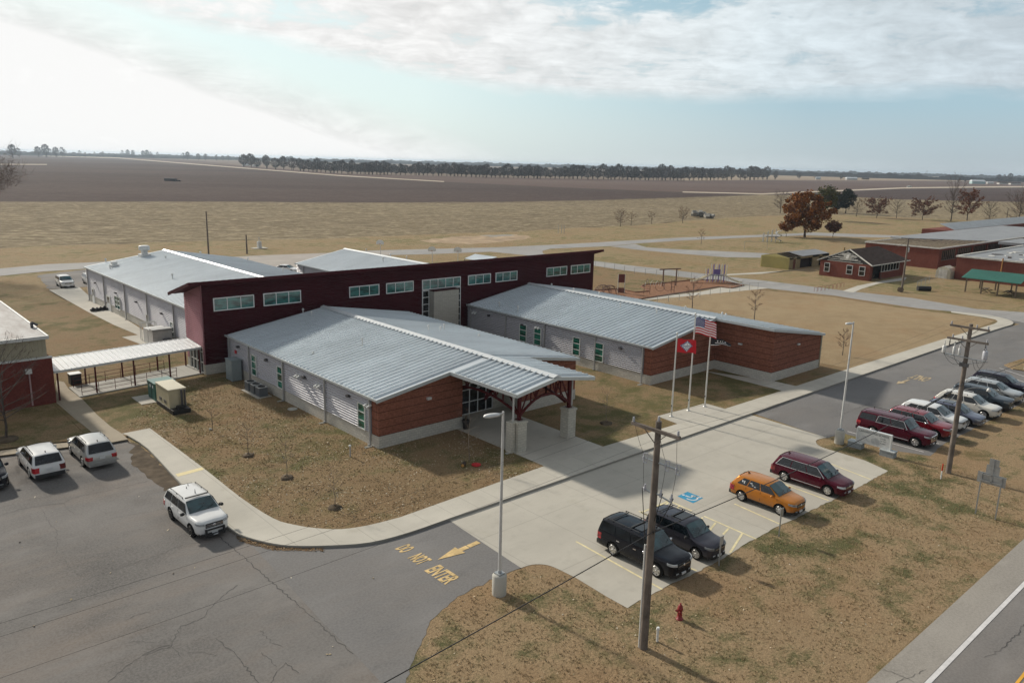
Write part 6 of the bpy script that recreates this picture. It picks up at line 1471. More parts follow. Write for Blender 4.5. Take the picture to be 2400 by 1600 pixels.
# ------------------------------------------------------------------ playground
def tubearc(s,c,r,a0,a1,ax,n=10,t=.03):
    P=[]
    for i in range(n+1):
        a=a0+(a1-a0)*i/n; P.append(Vector(c)+Vector(ax)*r*math.cos(a)+Vector((0,0,r*math.sin(a))))
    for p,q in zip(P[:-1],P[1:]): s.tube(p,q,t,t,5,cap=False)
w4=lambda x,y:(1400+x/5.88,600+y/5.88)
p=G(*w4(1630,360)); T=thing('slide_tower','playground tower with many posts and tan slides on both sides','play structure',(p.x,p.y,0))
wp=simple('play_post_white',(.55,.55,.5),.5); pur=simple('purple_play_panel',(.14,.1,.3),.5); tns=simple('tan_slide_plastic',(.7,.64,.48),.4)
ux=Vector((cr.x,cr.y,0)).normalized(); uy=Vector((cd.x,cd.y,0)).normalized()
for i in range(8):
    for j in (0,1):
        q=ux*(-1.75+i*.5)+uy*(j*1.4-.5); h=3.3 if i>1 else 2.4; s=MB(); s.tube((q.x,q.y,0),(q.x,q.y,h),.055,.055,6); s.build('post',wp if (i+j)%2 else pur,T,world=False)
s=MB(); s.obox(Vector((0,0,1.35)),ux,1.4,.1,3.2); s.build('deck',M['dkgray'],T,world=False)
s=MB(); s.obox(Vector((0,0,2.0))-uy*.55,ux,.05,.9,1.2); s.build('panel',pur,T,world=False)
for sgn_,ln in ((-1,3.2),(1,2.6)):
    s=MB(); a=ux*1.3*sgn_-uy*.5+Vector((0,0,1.4)); b=a+ux*sgn_*ln-uy*1.0; b.z=.25; m1=a.lerp(b,.5); m1.z-=.15
    for p_,q_ in ((a,m1),(m1,b),(b,b+ux*sgn_*.5)): s.bar(p_,q_,.55,.06); w_=(q_-p_).cross(Vector((0,0,1))).normalized()*.28; s.bar(p_+w_+Vector((0,0,.1)),q_+w_+Vector((0,0,.1)),.05,.22); s.bar(p_-w_+Vector((0,0,.1)),q_-w_+Vector((0,0,.1)),.05,.22)
    s.build('slide',tns,T,world=False)
brn=simple('brown_play_frame',(.12,.06,.045),.6); 
p=G(*w4(990,400)); T=thing('overhead_beam','wooden T-shaped beam on two tall posts in the mulch','play structure',(p.x,p.y,0)); A_=G(*w4(900,420));B_=G(*w4(1080,410)); s=MB(); 
for q in (A_,B_): s.box(q.x-.08,q.x+.08,q.y-.08,q.y+.08,0,3.0)
s.build('posts',brn,T); s=MB(); d=(B_-A_); s.bar(A_-d*.3+Vector((0,0,3.05)),B_+d*.3+Vector((0,0,3.05)),.16,.18); s.build('beam',brn,T)
for k,(x,y) in enumerate(((75,520),(170,525))):
    p=G(*w4(x,y)); T=thing('climbing_dome','arched brown climbing dome, %s'%('left one behind the roof' if k==0 else 'right one next to the notice board'),'climbing frame',(p.x,p.y,0)); s=MB()
    for a in range(4):
        an=a*PI/4; tubearc(s,(0,0,0),1.5,0,PI,(math.cos(an),math.sin(an),0),12,.035)
    for z,r in ((.8,1.27),(1.25,.83)):
        for i in range(12): s.tube((r*math.cos(i*PI/6),r*math.sin(i*PI/6),z),(r*math.cos((i+1)*PI/6),r*math.sin((i+1)*PI/6),z),.03,.03,5,cap=False)
    s.build('frame',brn,T,world=False)
p=G(*w4(325,505)); T=thing('notice_board','tall white framed board with a dark red panel at the mulch edge','board',(p.x,p.y,0)); s=MB()
for e in (-.55,.55): q=ux*e; s.tube((q.x,q.y,0),(q.x,q.y,3.1),.06,.06,6)
s.build('post',wp,T,world=False); s=MB(); s.obox((0,0,2.4),ux,.05,1.4,1.0); s.build('panel',simple('dark_red_panel',(.14,.035,.03),.6),T,world=False); s=MB(); s.obox((0,0,.45),ux,.05,.8,1.0); s.build('panel',simple('dark_red_panel_low',(.2,.08,.06),.6),T,world=False)
for k,(x,y,lb) in enumerate(((680,520,'low curved brown monkey bars in the mulch'),(860,500,'heart shaped brown climbing bars in the mulch'),(790,430,'pale looped climbing bars at the far mulch edge'))):
    p=G(*w4(x,y)); T=thing('climbing_bars',lb,'climbing frame',(p.x,p.y,0)); s=MB()
    if k==0:
        for e in (-.5,.5):
            q=ux*e; s.tube((q.x,q.y,0),(q.x,q.y,1.4),.04,.04,6)
        for z in (.4,.8,1.2): s.tube(ux*-.5+Vector((0,0,z)),ux*.5+Vector((0,0,z)),.03,.03,5)
        tubearc(s,(0,0,1.3),1.2,PI*.1,PI*.9,uy,8)
    elif k==1:
        tubearc(s,(0,0,1.0),.8,PI*.0,PI*2,ux,14); tubearc(s,ux*1.3+Vector((0,0,1.0)),.7,0,PI*2,ux,14)
        for e in (1.9,2.4): q=ux*e; s.tube((q.x,q.y,0),(q.x,q.y,2.2),.04,.04,6)
        for z in (.5,1.,1.5,2.): s.tube(ux*1.9+Vector((0,0,z)),ux*2.4+Vector((0,0,z)),.03,.03,5)
    else:
        for e in range(4): tubearc(s,ux*(e*.9-1.4)+Vector((0,0,.3)),.8,0,PI,uy*.8+ux*.5,9,.035)
    s.build('frame',brn if k<2 else wp,T,world=False)
p=G(*c3(210,605)) if 'c3' in globals() else None
c3=lambda x,y:(1750+x/3.618,400+y/3.618)
p=G(*c3(210,605),ZG); T=thing('slide_tower','grey playground tower with a spiral slide left of the orange tree','play structure',(p.x,p.y,ZG))
for i in range(7):
    q=ux*(-2.6+i*.62)+uy*((i%2)*1.2); h=2.4+.25*i; s=MB(); s.tube((q.x,q.y,0),(q.x,q.y,h),.09,.09,6); s.build('post',M['gray'],T,world=False)
s=MB(); s.obox((0,0,1.6),ux,1.3,.12,3.6); s.build('deck',M['dkgray'],T,world=False)
s=MB(); P=[]
for i in range(22):
    a=i*.62; P.append(ux*(1.9+.75*math.cos(a))+uy*.75*math.sin(a)+Vector((0,0,3.4-i*.15)))
for a,b in zip(P[:-1],P[1:]): s.bar(a,b,.5,.16)
s.build('spiral_slide',M['lgray'],T,world=False)
# chain link fences
def fence(pts,h,label,step=3.,z=0.):
    P=GP(pts,z); T=thing('chain_link_fence',label,'fence',(*P[0],z),0,'chain link fences'); 
    for a,b in zip(P[:-1],P[1:]):
        a=Vector((*a,z));b=Vector((*b,z)); n=max(1,round((b-a).length/step))
        for i in range(n):
            q=a.lerp(b,i/n); s=MB(); s.tube(q,q+Vector((0,0,h)),.035,.035,6); s.build('post',M['steel'],T)
        s=MB(); s.tube(a+Vector((0,0,h)),b+Vector((0,0,h)),.02,.02,5)
        s.build('top_rail',M['steel'],T)
        s=MB(); k=int((b-a).length/.55)
        for i in range(k+int(h/.55)+1):
            t0=i*.55
            for sg in (1,):
                A=a+(b-a).normalized()*max(0,t0-h); zA=max(0,h-t0) ; 
            x0_=max(0,t0-h); x1_=min((b-a).length,t0)
            if x1_>x0_:
                d=(b-a).normalized(); s.tube(a+d*x0_+Vector((0,0,(t0-x0_))),a+d*x1_+Vector((0,0,t0-x1_)),.004,.004,3,cap=False); s.tube(a+d*x0_+Vector((0,0,h-(t0-x0_))),a+d*x1_+Vector((0,0,h-(t0-x1_))),.004,.004,3,cap=False)
        s.build('mesh',M['steel'],T)
fence([(1395,625),(1440,632),(1487,641),(1538,647),(1590,650),(1650,657),(1706,666),(1776,679),(1798,678)],1.25,'chain link fence between the playground and the back road')
fence([(1540,712),(1640,697),(1710,686),(1756,680),(1778,679)],1.25,'chain link fence along the near side of the playground walk')
fence([(2148,680),(2177,666),(2214,662)],1.6,'short broken chain link fence near the black culvert pipe',4,ZG)
# bike rack bars on the back road
T=thing('bike_rack','row of small bent red bars beside the back road','bike rack',tuple(G(1935,680,ZG))); 
for i in range(8):
    q=G(1908+i*9,684-i*1.6,ZG); s=MB(); s.path([q,q+Vector((0,0,.8)),q+ux*.5+Vector((0,0,.8)),q+ux*.5],.03,5); s.build('hoop',simple('faded_red_bar',(.25,.08,.07),.6) if i==0 else bpy.data.materials['faded_red_bar'],T)
# ------------------------------------------------------------------ ruined school buildings on the right
M['shingle']=simple('dark_shingles',(.062,.044,.037),.9,0,.35,1.5,.1,bmp=.4)
M['rooftrim2']=metal_mat('dull_ribbed_roof',(.4,.43,.45),.5,.2,.08,.3)
M['grayroof']=metal_mat('grey_membrane_roof',(.24,.25,.26),.6,0,.12,.5)
M['yellow']=metal_mat('yellow_metal_siding',(.42,.37,.15),.5,.05,.08,.2)
M['oldwhite']=simple('old_white_paint',(.55,.54,.5),.75,0,.25,1.8)
# yellow shed
T=thing('metal_shed','yellow ribbed metal shed with its roof partly gone, left of the ruined brick house','shed',(163,88,ZG))
s=MB(); Z0=ZG
s.hexa([(155.5,85.1,Z0),(155.7,85.1,Z0),(155.7,91.8,Z0),(155.5,91.8,Z0),(155.5,85.1,2.35),(155.7,85.1,2.35),(155.7,91.8,2.35),(155.5,91.8,2.35)])
s.add([(155.5,85.1,2.35),(155.5,91.8,2.35),(155.5,88.45,2.95),(155.7,85.1,2.35),(155.7,91.8,2.35),(155.7,88.45,2.95)],[(0,2,1),(3,4,5),(0,3,5,2),(1,2,5,4)])
for i in range(22): s.box(155.44,155.499,85.2+i*.3,85.26+i*.3,Z0,2.34)
s.build('end_wall',M['yellow'],T)
s=MB()
for a,b in ((155.7,157.2),(158.5,160.2),(165.5,168.5),(169.8,173.0)): s.box(a,b,85.1,85.25,Z0,2.35)
s.box(155.7,173,85.1,85.25,1.95,2.352); s.box(172.8,173,85.26,91.8,Z0,2.35); s.box(155.71,172.79,91.6,91.8,Z0,2.35); s.build('side_wall',simple('dull_yellow_panel',(.26,.23,.13),.7,0,.2,2),T)
s=MB(); s.box(157.3,158.4,85.2,85.3,Z0,1.94); s.build('door',simple('rust_door',(.13,.05,.035),.8),T)
s=MB(); s.box(160.2,165.5,85.6,85.7,Z0,1.9); s.box(155.8,172.7,85.8,91.5,Z0,.0); s.build('interior',M['darkin'],T)
s=MB()
for i in range(9):
    x=157+i*2
    s.bar((x,85.2,2.36),(x,88.45,2.92),.08,.1); s.bar((x,91.7,2.36),(x,88.45,2.92),.08,.1)
s.bar((155.7,88.45,2.95),(172.9,88.45,2.95),.1,.1); s.build('rafter',M['wood'],T)
s=MB()
s.hexa([(161,85.1,2.42),(173,85.1,2.42),(173,88.4,2.98),(161,88.4,2.98),(161,85.1,2.46),(173,85.1,2.46),(173,88.4,3.02),(161,88.4,3.02)])
s.hexa([(164,88.5,3.0),(173,88.5,3.0),(173,91.8,2.44),(164,91.8,2.44),(164,88.5,3.04),(173,88.5,3.04),(173,91.8,2.48),(164,91.8,2.48)]); s.build('roof',M['grayroof'],T)
# ruined brick house
T=thing('brick_house','ruined red brick house with dark shingle roof and a broken white gable','house',(161,72,ZG))
hx,hX,hy,hY=153.5,170.2,67.0,77.2
s=MB(); s.box(hx,hx+.3,hy,hY,ZG,3.0); s.box(hx+.301,hX,hY-.3,hY,ZG,3.0); s.box(hX-.3,hX,hy,hY-.301,ZG,3.0); s.box(hx+.301,hx+1.2,hy,hy+.3,ZG,3.0); s.box(166.8,hX-.301,hy,hy+.3,ZG,3.0); s.box(158.5,166.8,hy,hy+.3,ZG,1.25); s.build('brick_wall',M['brick2'],T)
s=MB(); s.box(hx+.6,hX-.5,hy+1.2,hY-.6,ZG,2.9); s.build('interior',M['darkin'],T)
for (y0_,y1_) in ((75.1,76.2),(70.4,71.6),(67.9,69.1)): 
    f=window_x(T,hx,-1,y0_,y1_,.75,2.55,1,2,'darkglass')
s=MB()
for i in range(7): x=158.6+i*1.35; s.box(x,x+.12,hy-.02,hy+.08,1.25,2.9)
s.box(158.5,166.8,hy-.03,hy+.1,1.25,1.36); s.build('window_frame',M['oldwhite'],T)
s=MB(); hm_=(hy+hY)/2
rf=3.0
s.hexa([(hx-.4,hy-.5,rf-.15),(hX+.4,hy-.5,rf-.15),(hX-2.5,hm_,rf+2.35),(hx+1.5,hm_,rf+2.35),(hx-.4,hy-.5,rf-.02),(hX+.4,hy-.5,rf-.02),(hX-2.5,hm_,rf+2.5),(hx+1.5,hm_,rf+2.5)])
s.hexa([(hX+.4,hY+.5,rf-.15),(hx-.4,hY+.5,rf-.15),(hx+1.5,hm_+.02,rf+2.35),(hX-2.5,hm_+.02,rf+2.35),(hX+.4,hY+.5,rf-.02),(hx-.4,hY+.5,rf-.02),(hx+1.5,hm_+.02,rf+2.5),(hX-2.5,hm_+.02,rf+2.5)])
s.add([(hX+.4,hy-.5,rf-.02),(hX+.4,hY+.5,rf-.02),(hX-2.5,hm_,rf+2.5)],[(0,1,2)]); s.build('roof',M['shingle'],T)
s=MB(); s.add([(hx+.0,hy-.3,rf),(hx+.0,hY+.3,rf),(hx+.9,hm_,rf+2.1),(hx+.2,hy-.3,rf),(hx+.2,hY+.3,rf),(hx+1.1,hm_,rf+2.1)],[(0,2,1),(3,4,5),(0,3,5,2),(1,2,5,4),(0,1,4,3)]); s.build('gable_void',M['darkin'],T)
s=MB(); random.seed(5)
for i in range(16):
    z=rf+.1+.12*i; half=(hY-hy)/2*(1-(z-rf)/2.2)
    a=hm_-half*random.uniform(.3,.98); b=hm_+half*random.uniform(.1,.98)
    x=hx-.03+.43*(z-rf)
    if random.random()<.85: s.bar((x,a,z),(x,b,z),.05,.09)
s.bar((hx-.1,hm_-.4,rf+.75),(hx+.25,hm_-.4,rf+1.5),.5,.1)
s.build('gable_boards',M['oldwhite'],T)
s=MB(); s.bar((hx-.45,hy-.55,rf-.1),(hx+1.5,hm_,rf+2.45),.12,.2); s.bar((hx-.45,hY+.55,rf-.1),(hx+1.5,hm_,rf+2.45),.12,.2); s.bar((hx-.45,hy-.55,rf-.1),(hX+.45,hy-.55,rf-.1),.1,.16); s.build('fascia',M['oldwhite'],T)
s=MB(); s.tube((hx+2.2,hm_+1.5,rf+1.5),(hx+2.2,hm_+1.5,rf+2.7),.18,.18,8); s.build('flue',simple('ochre_flue',(.3,.2,.08),.7),T)
for k in range(7):
    a=Vector((154.5+random.random()*3.5,66.6+random.random()*.4,.1)); s=MB(); s.bar(a,a+Vector((random.uniform(-1,1.5),random.uniform(-.8,.3),random.uniform(.1,1.2))),.12,.05); s.build('broken_board',M['wood'],T)
# long brick school with stripped rafters
T=thing('ruined_school','long red brick school with bare rafters and stripped window openings','building',(215,75,ZG))
s=MB(); bx=187; by=66.9; h=4.3
s.box(bx,bx+.35,by,83.4,ZG,h); s.box(bx+.351,bx+1.5,by,by+.35,ZG,h); s.box(bx+1.5,290,by,by+.35,ZG,1.6); s.box(bx+1.5,290,by,by+.35,3.9,h); s.box(bx+.351,290,83.05,83.4,ZG,h)
for i in range(10): x=bx+10+i*10; s.box(x,x+.8,by+.002,by+.348,1.6,3.9)
s.build('brick_wall',M['brick2'],T)
s=MB(); s.box(bx+1.2,289,by+1.5,82.5,ZG,3.6); s.build('interior',M['darkin'],T)
s=MB()
for i in range(60): x=bx+1.8+i*1.1; s.box(x,x+.12,by+.05,by+.2,1.7,3.88)
s.box(bx+1.5,256,by-.05,by+.1,1.6,1.72); s.build('window_mullions',M['wood'],T)
s=MB(); s.box(bx-.25,290,by-.25,by+.1,h,h+.28); s.box(bx-.25,bx+.1,by+.101,83.6,h,h+.28); s.box(bx+.101,290,83.3,83.6,h,h+.28); s.build('roof_edge',M['oldwhite'],T)
s=MB()
for i in range(22): x=bx+1+i*1.35; s.box(x,x+.12,by+.4,83,h-.05,h+.2) if i<9 or i%3==0 else None
for j in range(16):
    y=by+1.+j; s.box(bx+.5,bx+33,y,y+.12,h+.202,h+.28) if j%2==0 or j<6 else None
s.build('rafters',simple('pale_rafter_wood',(.42,.34,.24),.85,0,.25,3),T)
s=MB(); s.box(bx+19,bx+33,by+.5,83,h-.04,h+.1); s.build('loose_roof_deck',M['shingle'],T)
s=MB(); s.prism([(206.5,83.1),(219,67.1),(290,67.1),(290,86),(206.5,86)],h+.02,h+.3); s.build('roof',M['grayroof'],T)
T=thing('metal_roof_building','low building with ribbed pale metal roof behind the ruined school','building',(290,90,ZG)); s=MB(); s.box(252,330,87,96,ZG,4.2); s.build('brick_wall',M['brick2'],T); s=MB(); roof_slope(s,(251.5,86.7,4.6),(330,86.7,4.6),(330,91,6.1),(251.5,91,6.1),1.2,.1,.1); s.build('roof',M['rooftrim2'],T)
T=thing('brick_annex','red brick building with flat grey debris strewn roof behind the green pavilion','building',(195,50,ZG))
s=MB(); s.box(173.2,230,30,58.5,ZG,4.3); s.build('brick_wall',M['brick2'],T)
s=MB(); s.box(173.0,173.5,29.8,58.7,4.301,4.6); s.box(173.501,230,58.2,58.7,4.301,4.6); s.build('roof_edge',M['oldwhite'],T)
s=MB(); s.box(173.55,230,30,58.15,4.301,4.4); s.build('roof',M['grayroof'],T)
s=MB(); s.box(215,232,58.8,64,4.3,4.9); s.build('roof',M['grayroof'],T)
s=MB(); random.seed(9)
for i in range(70):
    x=random.uniform(177,215);y=random.uniform(34,55); s.obox((x,y,4.45),(random.uniform(-1,1),random.uniform(-1,1),0.02),random.uniform(.3,1.2),.1,random.uniform(.5,2.4),random.choice((0,0,1)))
s.build('roof_debris',[M['oldwhite'],M['shingle']],T)
s=MB(); s.tube((173.0,50.2,1.8),(173.0,50.2,4.9),.12,.12,6); s.build('rusty_pipe',simple('ochre_rust',(.35,.17,.05),.8),T)
# green pavilion
T=thing('picnic_pavilion','open pavilion with dark green metal roof and wooden posts','pavilion',(158,46,ZG))
px0,px1,py0,py1=155.6,163.2,42.6,50.2
s=MB(); roof_slope(s,(154.6,51.0,2.55),(154.6,41.6,2.55),(159.3,41.6,3.7),(159.3,51.0,3.7),.45,.05,.05); roof_slope(s,(164,41.6,2.55),(164,51,2.55),(159.3,51,3.7),(159.3,41.6,3.7),.45,.05,.05); s.build('roof',metal_mat('green_metal_roof',(.03,.15,.11),.45,.1),T)
for x in (155.6,163): 
    for y in (42.4,45.2,47.8,50.4): s=MB(); s.box(x-.1,x+.1,y-.1,y+.1,ZG,2.6); s.build('post',M['wood'],T)
s=MB(); s.bar((155.6,50.6,2.5),(155.6,42.2,2.5),.12,.25); s.build('beam',M['wood'],T)
for (x,y) in ((158.5,44.2),(158.5,48)):
    tt=thing('picnic_table','wooden picnic table under the green pavilion, %s one'%('right' if y<46 else 'left'),'picnic table',(x,y,ZG)); s=MB(); s.box(-.9,.9,-.4,.4,.7,.76); s.build('tabletop',M['wood'],tt,world=False); 
    for e in (-.75,.75): s=MB(); s.box(-.9,.9,e-.13,e+.13,.42,.47); s.build('bench',M['wood'],tt,world=False)
    s=MB(); s.bar((-.7,-.7,.02),(-.7,.3,.7),.08,.08); s.bar((-.7,.7,.02),(-.7,-.3,.7),.08,.08); s.bar((.7,-.7,.02),(.7,.3,.7),.08,.08); s.bar((.7,.7,.02),(.7,-.3,.7),.08,.08); s.build('legs',M['wood'],tt,world=False)
# gambrel shed
T=thing('storage_shed','small pale gambrel storage shed between two brick ruins','shed',(173.4,60,ZG)); 
prof=[(58.7,ZG),(58.7,1.3),(59.1,1.95),(60.1,2.35),(61.1,1.95),(61.5,1.3),(61.5,ZG)]
s=MB(); n=len(prof); s.add([(171.5,y,z) for y,z in prof]+[(174.6,y,z) for y,z in prof],[tuple(range(n)),tuple(range(2*n-1,n-1,-1))]+[(i,(i+1)%n,n+(i+1)%n,n+i) for i in range(n)]); s.build('walls',simple('pale_shed_panel',(.5,.47,.38),.6),T)
s=MB(); s.box(171.42,171.49,59.3,60.9,ZG+.02,1.7); s.build('door',M['oldwhite'],T)
p=G(2040+815/6.533,500+1185/6.533,ZG); T=thing('culvert_pipe','short black culvert pipe lying in the grass','pipe',(p.x,p.y,ZG+.42)); s=MB(); a=ux*1.1; 
s.tube(-a,a,.42,.42,16,cap=False); s.tube(-a*.99,a*.99,.36,.36,16,cap=False); 
for k in range(9): q=-a+a*2*k/8; s.tube(q-ux*.04,q+ux*.04,.45,.45,16)
s.build('pipe_wall',M['black'],T,world=False)
p=G(2040+455/6.533,500+1205/6.533,ZG); T=thing('cable_reel','brown wooden cable reel leaning at the foot of the leaning pole','cable reel',(p.x,p.y,ZG+.45)); s=MB()
for e in (-.25,.25): s.tube(uy*e-uy*.03,uy*e+uy*.03,.45,.45,16)
s.tube(-uy*.25,uy*.25,.2,.2,12); s.build('spool',M['wood'],T,world=False)
# pile in the field
for k,(u,v,lb) in enumerate(((1636,508,'heap of pale rubble at the field edge, larger left one'),(1663,511,'small heap of pale rubble at the field edge'))):
    p=G(u,v,ZG); s=MB(); random.seed(k)
    for i in range(14 if k==0 else 5): s.obox((random.uniform(-3,3)*(1 if k==0 else .4),random.uniform(-1.5,1.5),.5+random.random()*(1.5 if k==0 else .4)),(random.random(),random.random(),.3),1.6,1.0,2.0)
    o=s.build('rubble_pile',M['curb']); o.location=(p.x,p.y,ZG); tag(o,lb,'rubble')
# swing frames / posts near (1316,545)
for k,u in enumerate((1308,1316,1322)):
    p=G(u,547,ZG); T=thing('practice_post','thin grey post of the three at the field edge','post',(p.x,p.y,ZG),0,'three thin posts at the field edge'); s=MB(); s.tube((0,0,0),(0,0,2.6),.07,.07,6); s.build('post',M['steel'],T,world=False)
p=G(1750+75/3.618,400+665/3.618,ZG); T=thing('goal_frame','thin rectangular frame standing in the grass left of the yellow shed','goal frame',(p.x,p.y,ZG)); s=MB(); s.path([-ux*3,-ux*3+Vector((0,0,2.0))],.04,5); s.path([ux*3,ux*3+Vector((0,0,2.0))],.04,5); s.path([-ux*3+Vector((0,0,2.0)),ux*3+Vector((0,0,2.0))],.04,5); s.build('frame',M['steel'],T,world=False)
# ------------------------------------------------------------------ trees
M['bark']=simple('tree_bark',(.085,.07,.06),.95,0,.35,3,.1)
M['barkl']=simple('pale_bark',(.2,.17,.14),.95,0,.3,3,.1)
M['twig']=leaf_mat('bare_twigs',[(.07,.05,.045),(.12,.09,.08),(.16,.12,.1)])
M['twigr']=leaf_mat('reddish_twigs',[(.1,.045,.035),(.16,.075,.055),(.12,.06,.05)])
M['rust']=leaf_mat('rust_leaves',[(.13,.042,.012),(.24,.085,.018),(.18,.062,.014),(.3,.125,.026),(.11,.06,.022)])
M['rust2']=leaf_mat('dull_rust_leaves',[(.14,.05,.025),(.2,.075,.035),(.11,.045,.025)])
M['brownleaf']=leaf_mat('brown_leaves',[(.13,.06,.04),(.18,.09,.06),(.1,.05,.035)])
M['greenleaf']=leaf_mat('green_leaves',[(.05,.065,.018),(.08,.085,.025),(.12,.1,.03)])
M['pine']=leaf_mat('dark_evergreen',[(.02,.03,.02),(.035,.045,.03),(.028,.035,.025)])
M['fartwig']=leaf_mat('hazed_tree_crown',[(.075,.075,.076),(.105,.1,.098),(.14,.13,.124)])  # crown greys lightened, part of the distance haze is put into the colour
def branch_tree(h,spread,seed,levels=5,trunk=.25,first=.25,upr=.35,twn=5,tw=.02,leaf=None,leafn=0,leafsize=.3,split=3,tws=1.):
    rnd=random.Random(seed); s=MB(); t=MB(); lf=MB()
    def rv(a): return Vector((rnd.uniform(-a,a),rnd.uniform(-a,a),rnd.uniform(-a,a)))
    def grow(p,d,ln,r,lv):
        segs=3 if lv<3 else 2; q=p
        for k in range(segs):
            d2=(d+rv(.16)+Vector((0,0,.05*upr))).normalized(); q2=q+d2*ln/segs; r2=r*(1-.22/segs*(k+1)) if lv else r*(1-.12*(k+1))
            s.tube(q,q2,r*(1 if k==0 else .9),r2,6 if lv<2 else 4 if lv<3 else 3,cap=False); q=q2; d=d2; r=r2
            if lv>=levels-2:
                for _ in range(twn):
                    a=q+rv(.1*ln); td=(d*.6+rv(1.)+Vector((0,0,.25))).normalized()*ln*rnd.uniform(.45,1.)*tws; w=td.cross(rv(1)).normalized()*tw*.5
                    t.add([a-w,a+w,a+td],[(0,1,2)])
                    if leafn:
                        for _ in range(leafn):
                            c=a+td*rnd.random()+rv(leafsize*1.4); u_=rv(1).normalized()*leafsize*rnd.uniform(.5,1.1); v_=u_.cross(rv(1)).normalized()*leafsize*.55*rnd.uniform(.6,1.2); lf.add([c-u_,c-v_,c+u_,c+v_],[(0,1,2,3)])
        if lv<levels:
            n=split+(1 if rnd.random()<.4 else 0)
            for i in range(n):
                an=2*PI*(i+rnd.random()*.6)/n; sp_=spread*rnd.uniform(.6,1.15)*(1.1 if lv==0 else .9)
                ax=Vector((math.cos(an),math.sin(an),0)); nd=(d*math.cos(sp_)+ax*math.sin(sp_)+Vector((0,0,upr*.3))).normalized()
                grow(q,nd,ln*rnd.uniform(.72,1.0)*(1.25 if lv==0 else .92),r*.62,lv+1)
    grow(Vector((0,0,-.2)),Vector((0,0,1)),h*first,trunk,0)
    # rescale height
    mz=max(v[2] for v in s.v+t.v); k=h/mz
    for b in (s,t,lf): b.v=[(x*k,y*k,z*k) for x,y,z in b.v]
    return s,t,lf
def round_tree(h,wd,seed,n=30,base=.2,tw=.05,twn=26,leafn=0,ls=.16,trunk=None,lean=.6,round_=1.):
    rnd=random.Random(seed); s=MB(); t=MB(); lf=MB(); tr_=trunk or h*.018
    pts=[Vector((0,0,-.2))]; 
    for k in range(1,7): pts.append(Vector((rnd.uniform(-.02,.02)*h,rnd.uniform(-.02,.02)*h,h*.88*k/6)))
    for k in range(6): s.tube(pts[k],pts[k+1],tr_*(1-k/7),tr_*(1-(k+1)/7),7,cap=False)
    def at(z):
        f=z/(h*.88)*6; k=min(5,int(f)); return pts[k].lerp(pts[k+1],f-k)
    for i in range(n):
        fz=base+(.93-base)*(i+rnd.random())/n; z=h*fz*.88; o=at(z); an=i*2.4+rnd.uniform(-.5,.5)
        v=(fz-base)/(1-base); rad=wd/2*(math.sqrt(max(.05,1-(2*v-.85)**2*.8)) if round_ else (1-v)*.9+.12)
        el=lean*(.25+v)+rnd.uniform(-.1,.15); d=Vector((math.cos(an)*math.cos(el),math.sin(an)*math.cos(el),math.sin(el))); ln=rad/max(.35,math.cos(el))*rnd.uniform(.8,1.1)
        q=o; r=tr_*.45*(1-v*.5); P=[o]
        for k in range(3):
            d=(d+Vector((rnd.uniform(-.2,.2),rnd.uniform(-.2,.2),rnd.uniform(-.02,.16)))).normalized(); q2=q+d*ln/3; s.tube(q,q2,r,r*.65,4,cap=False); r*=.65; q=q2; P.append(q)
        for j in range(7):
            f=rnd.uniform(.7,3); k=min(2,int(f)); a=P[k].lerp(P[k+1],f-k); sd=(P[k+1]-P[k]).normalized()+Vector((rnd.uniform(-1,1),rnd.uniform(-1,1),rnd.uniform(-.2,.8)))*.8; sd.normalize(); sl_=ln*rnd.uniform(.22,.42); b=a+sd*sl_
            s.tube(a,b,r*.9,r*.35,3,cap=False)
            for _ in range(twn//7+1):
                c=a.lerp(b,rnd.uniform(.2,1)); td=(sd+Vector((rnd.uniform(-1,1),rnd.uniform(-1,1),rnd.uniform(-.5,.9)))).normalized()*h*rnd.uniform(.04,.085); w_=td.cross(Vector((rnd.uniform(-1,1),rnd.uniform(-1,1),rnd.uniform(-1,1)))).normalized()*tw*.5
                t.add([c-w_,c+w_,c+td],[(0,1,2)])
                for _ in range(leafn):
                    g=c+td*rnd.random()+Vector((rnd.uniform(-1,1),rnd.uniform(-1,1),rnd.uniform(-1,1)))*ls; u_=Vector((rnd.uniform(-1,1),rnd.uniform(-1,1),rnd.uniform(-1,1))).normalized()*ls*rnd.uniform(.6,1.2); v_=u_.cross(Vector((rnd.uniform(-1,1),rnd.uniform(-1,1),rnd.uniform(-1,1)))).normalized()*ls*.6; lf.add([g-u_,g-v_,g+u_,g+v_],[(0,1,2,3)])
    return s,t,lf
def tree_thing(name,label,cat,tr,mats,loc,rz=0,group=None,leafname='leaves'):
    T=thing(name,label,cat,loc,rz,group); s,t,lf=tr
    s.build('trunk',mats[0],T,world=False)
    if t.v: t.build('crown',mats[1],T,world=False)
    if lf.v: lf.build(leafname,mats[2],T,world=False)
    return T
def cpt(x,y): return G(*c3(x,y),ZG)
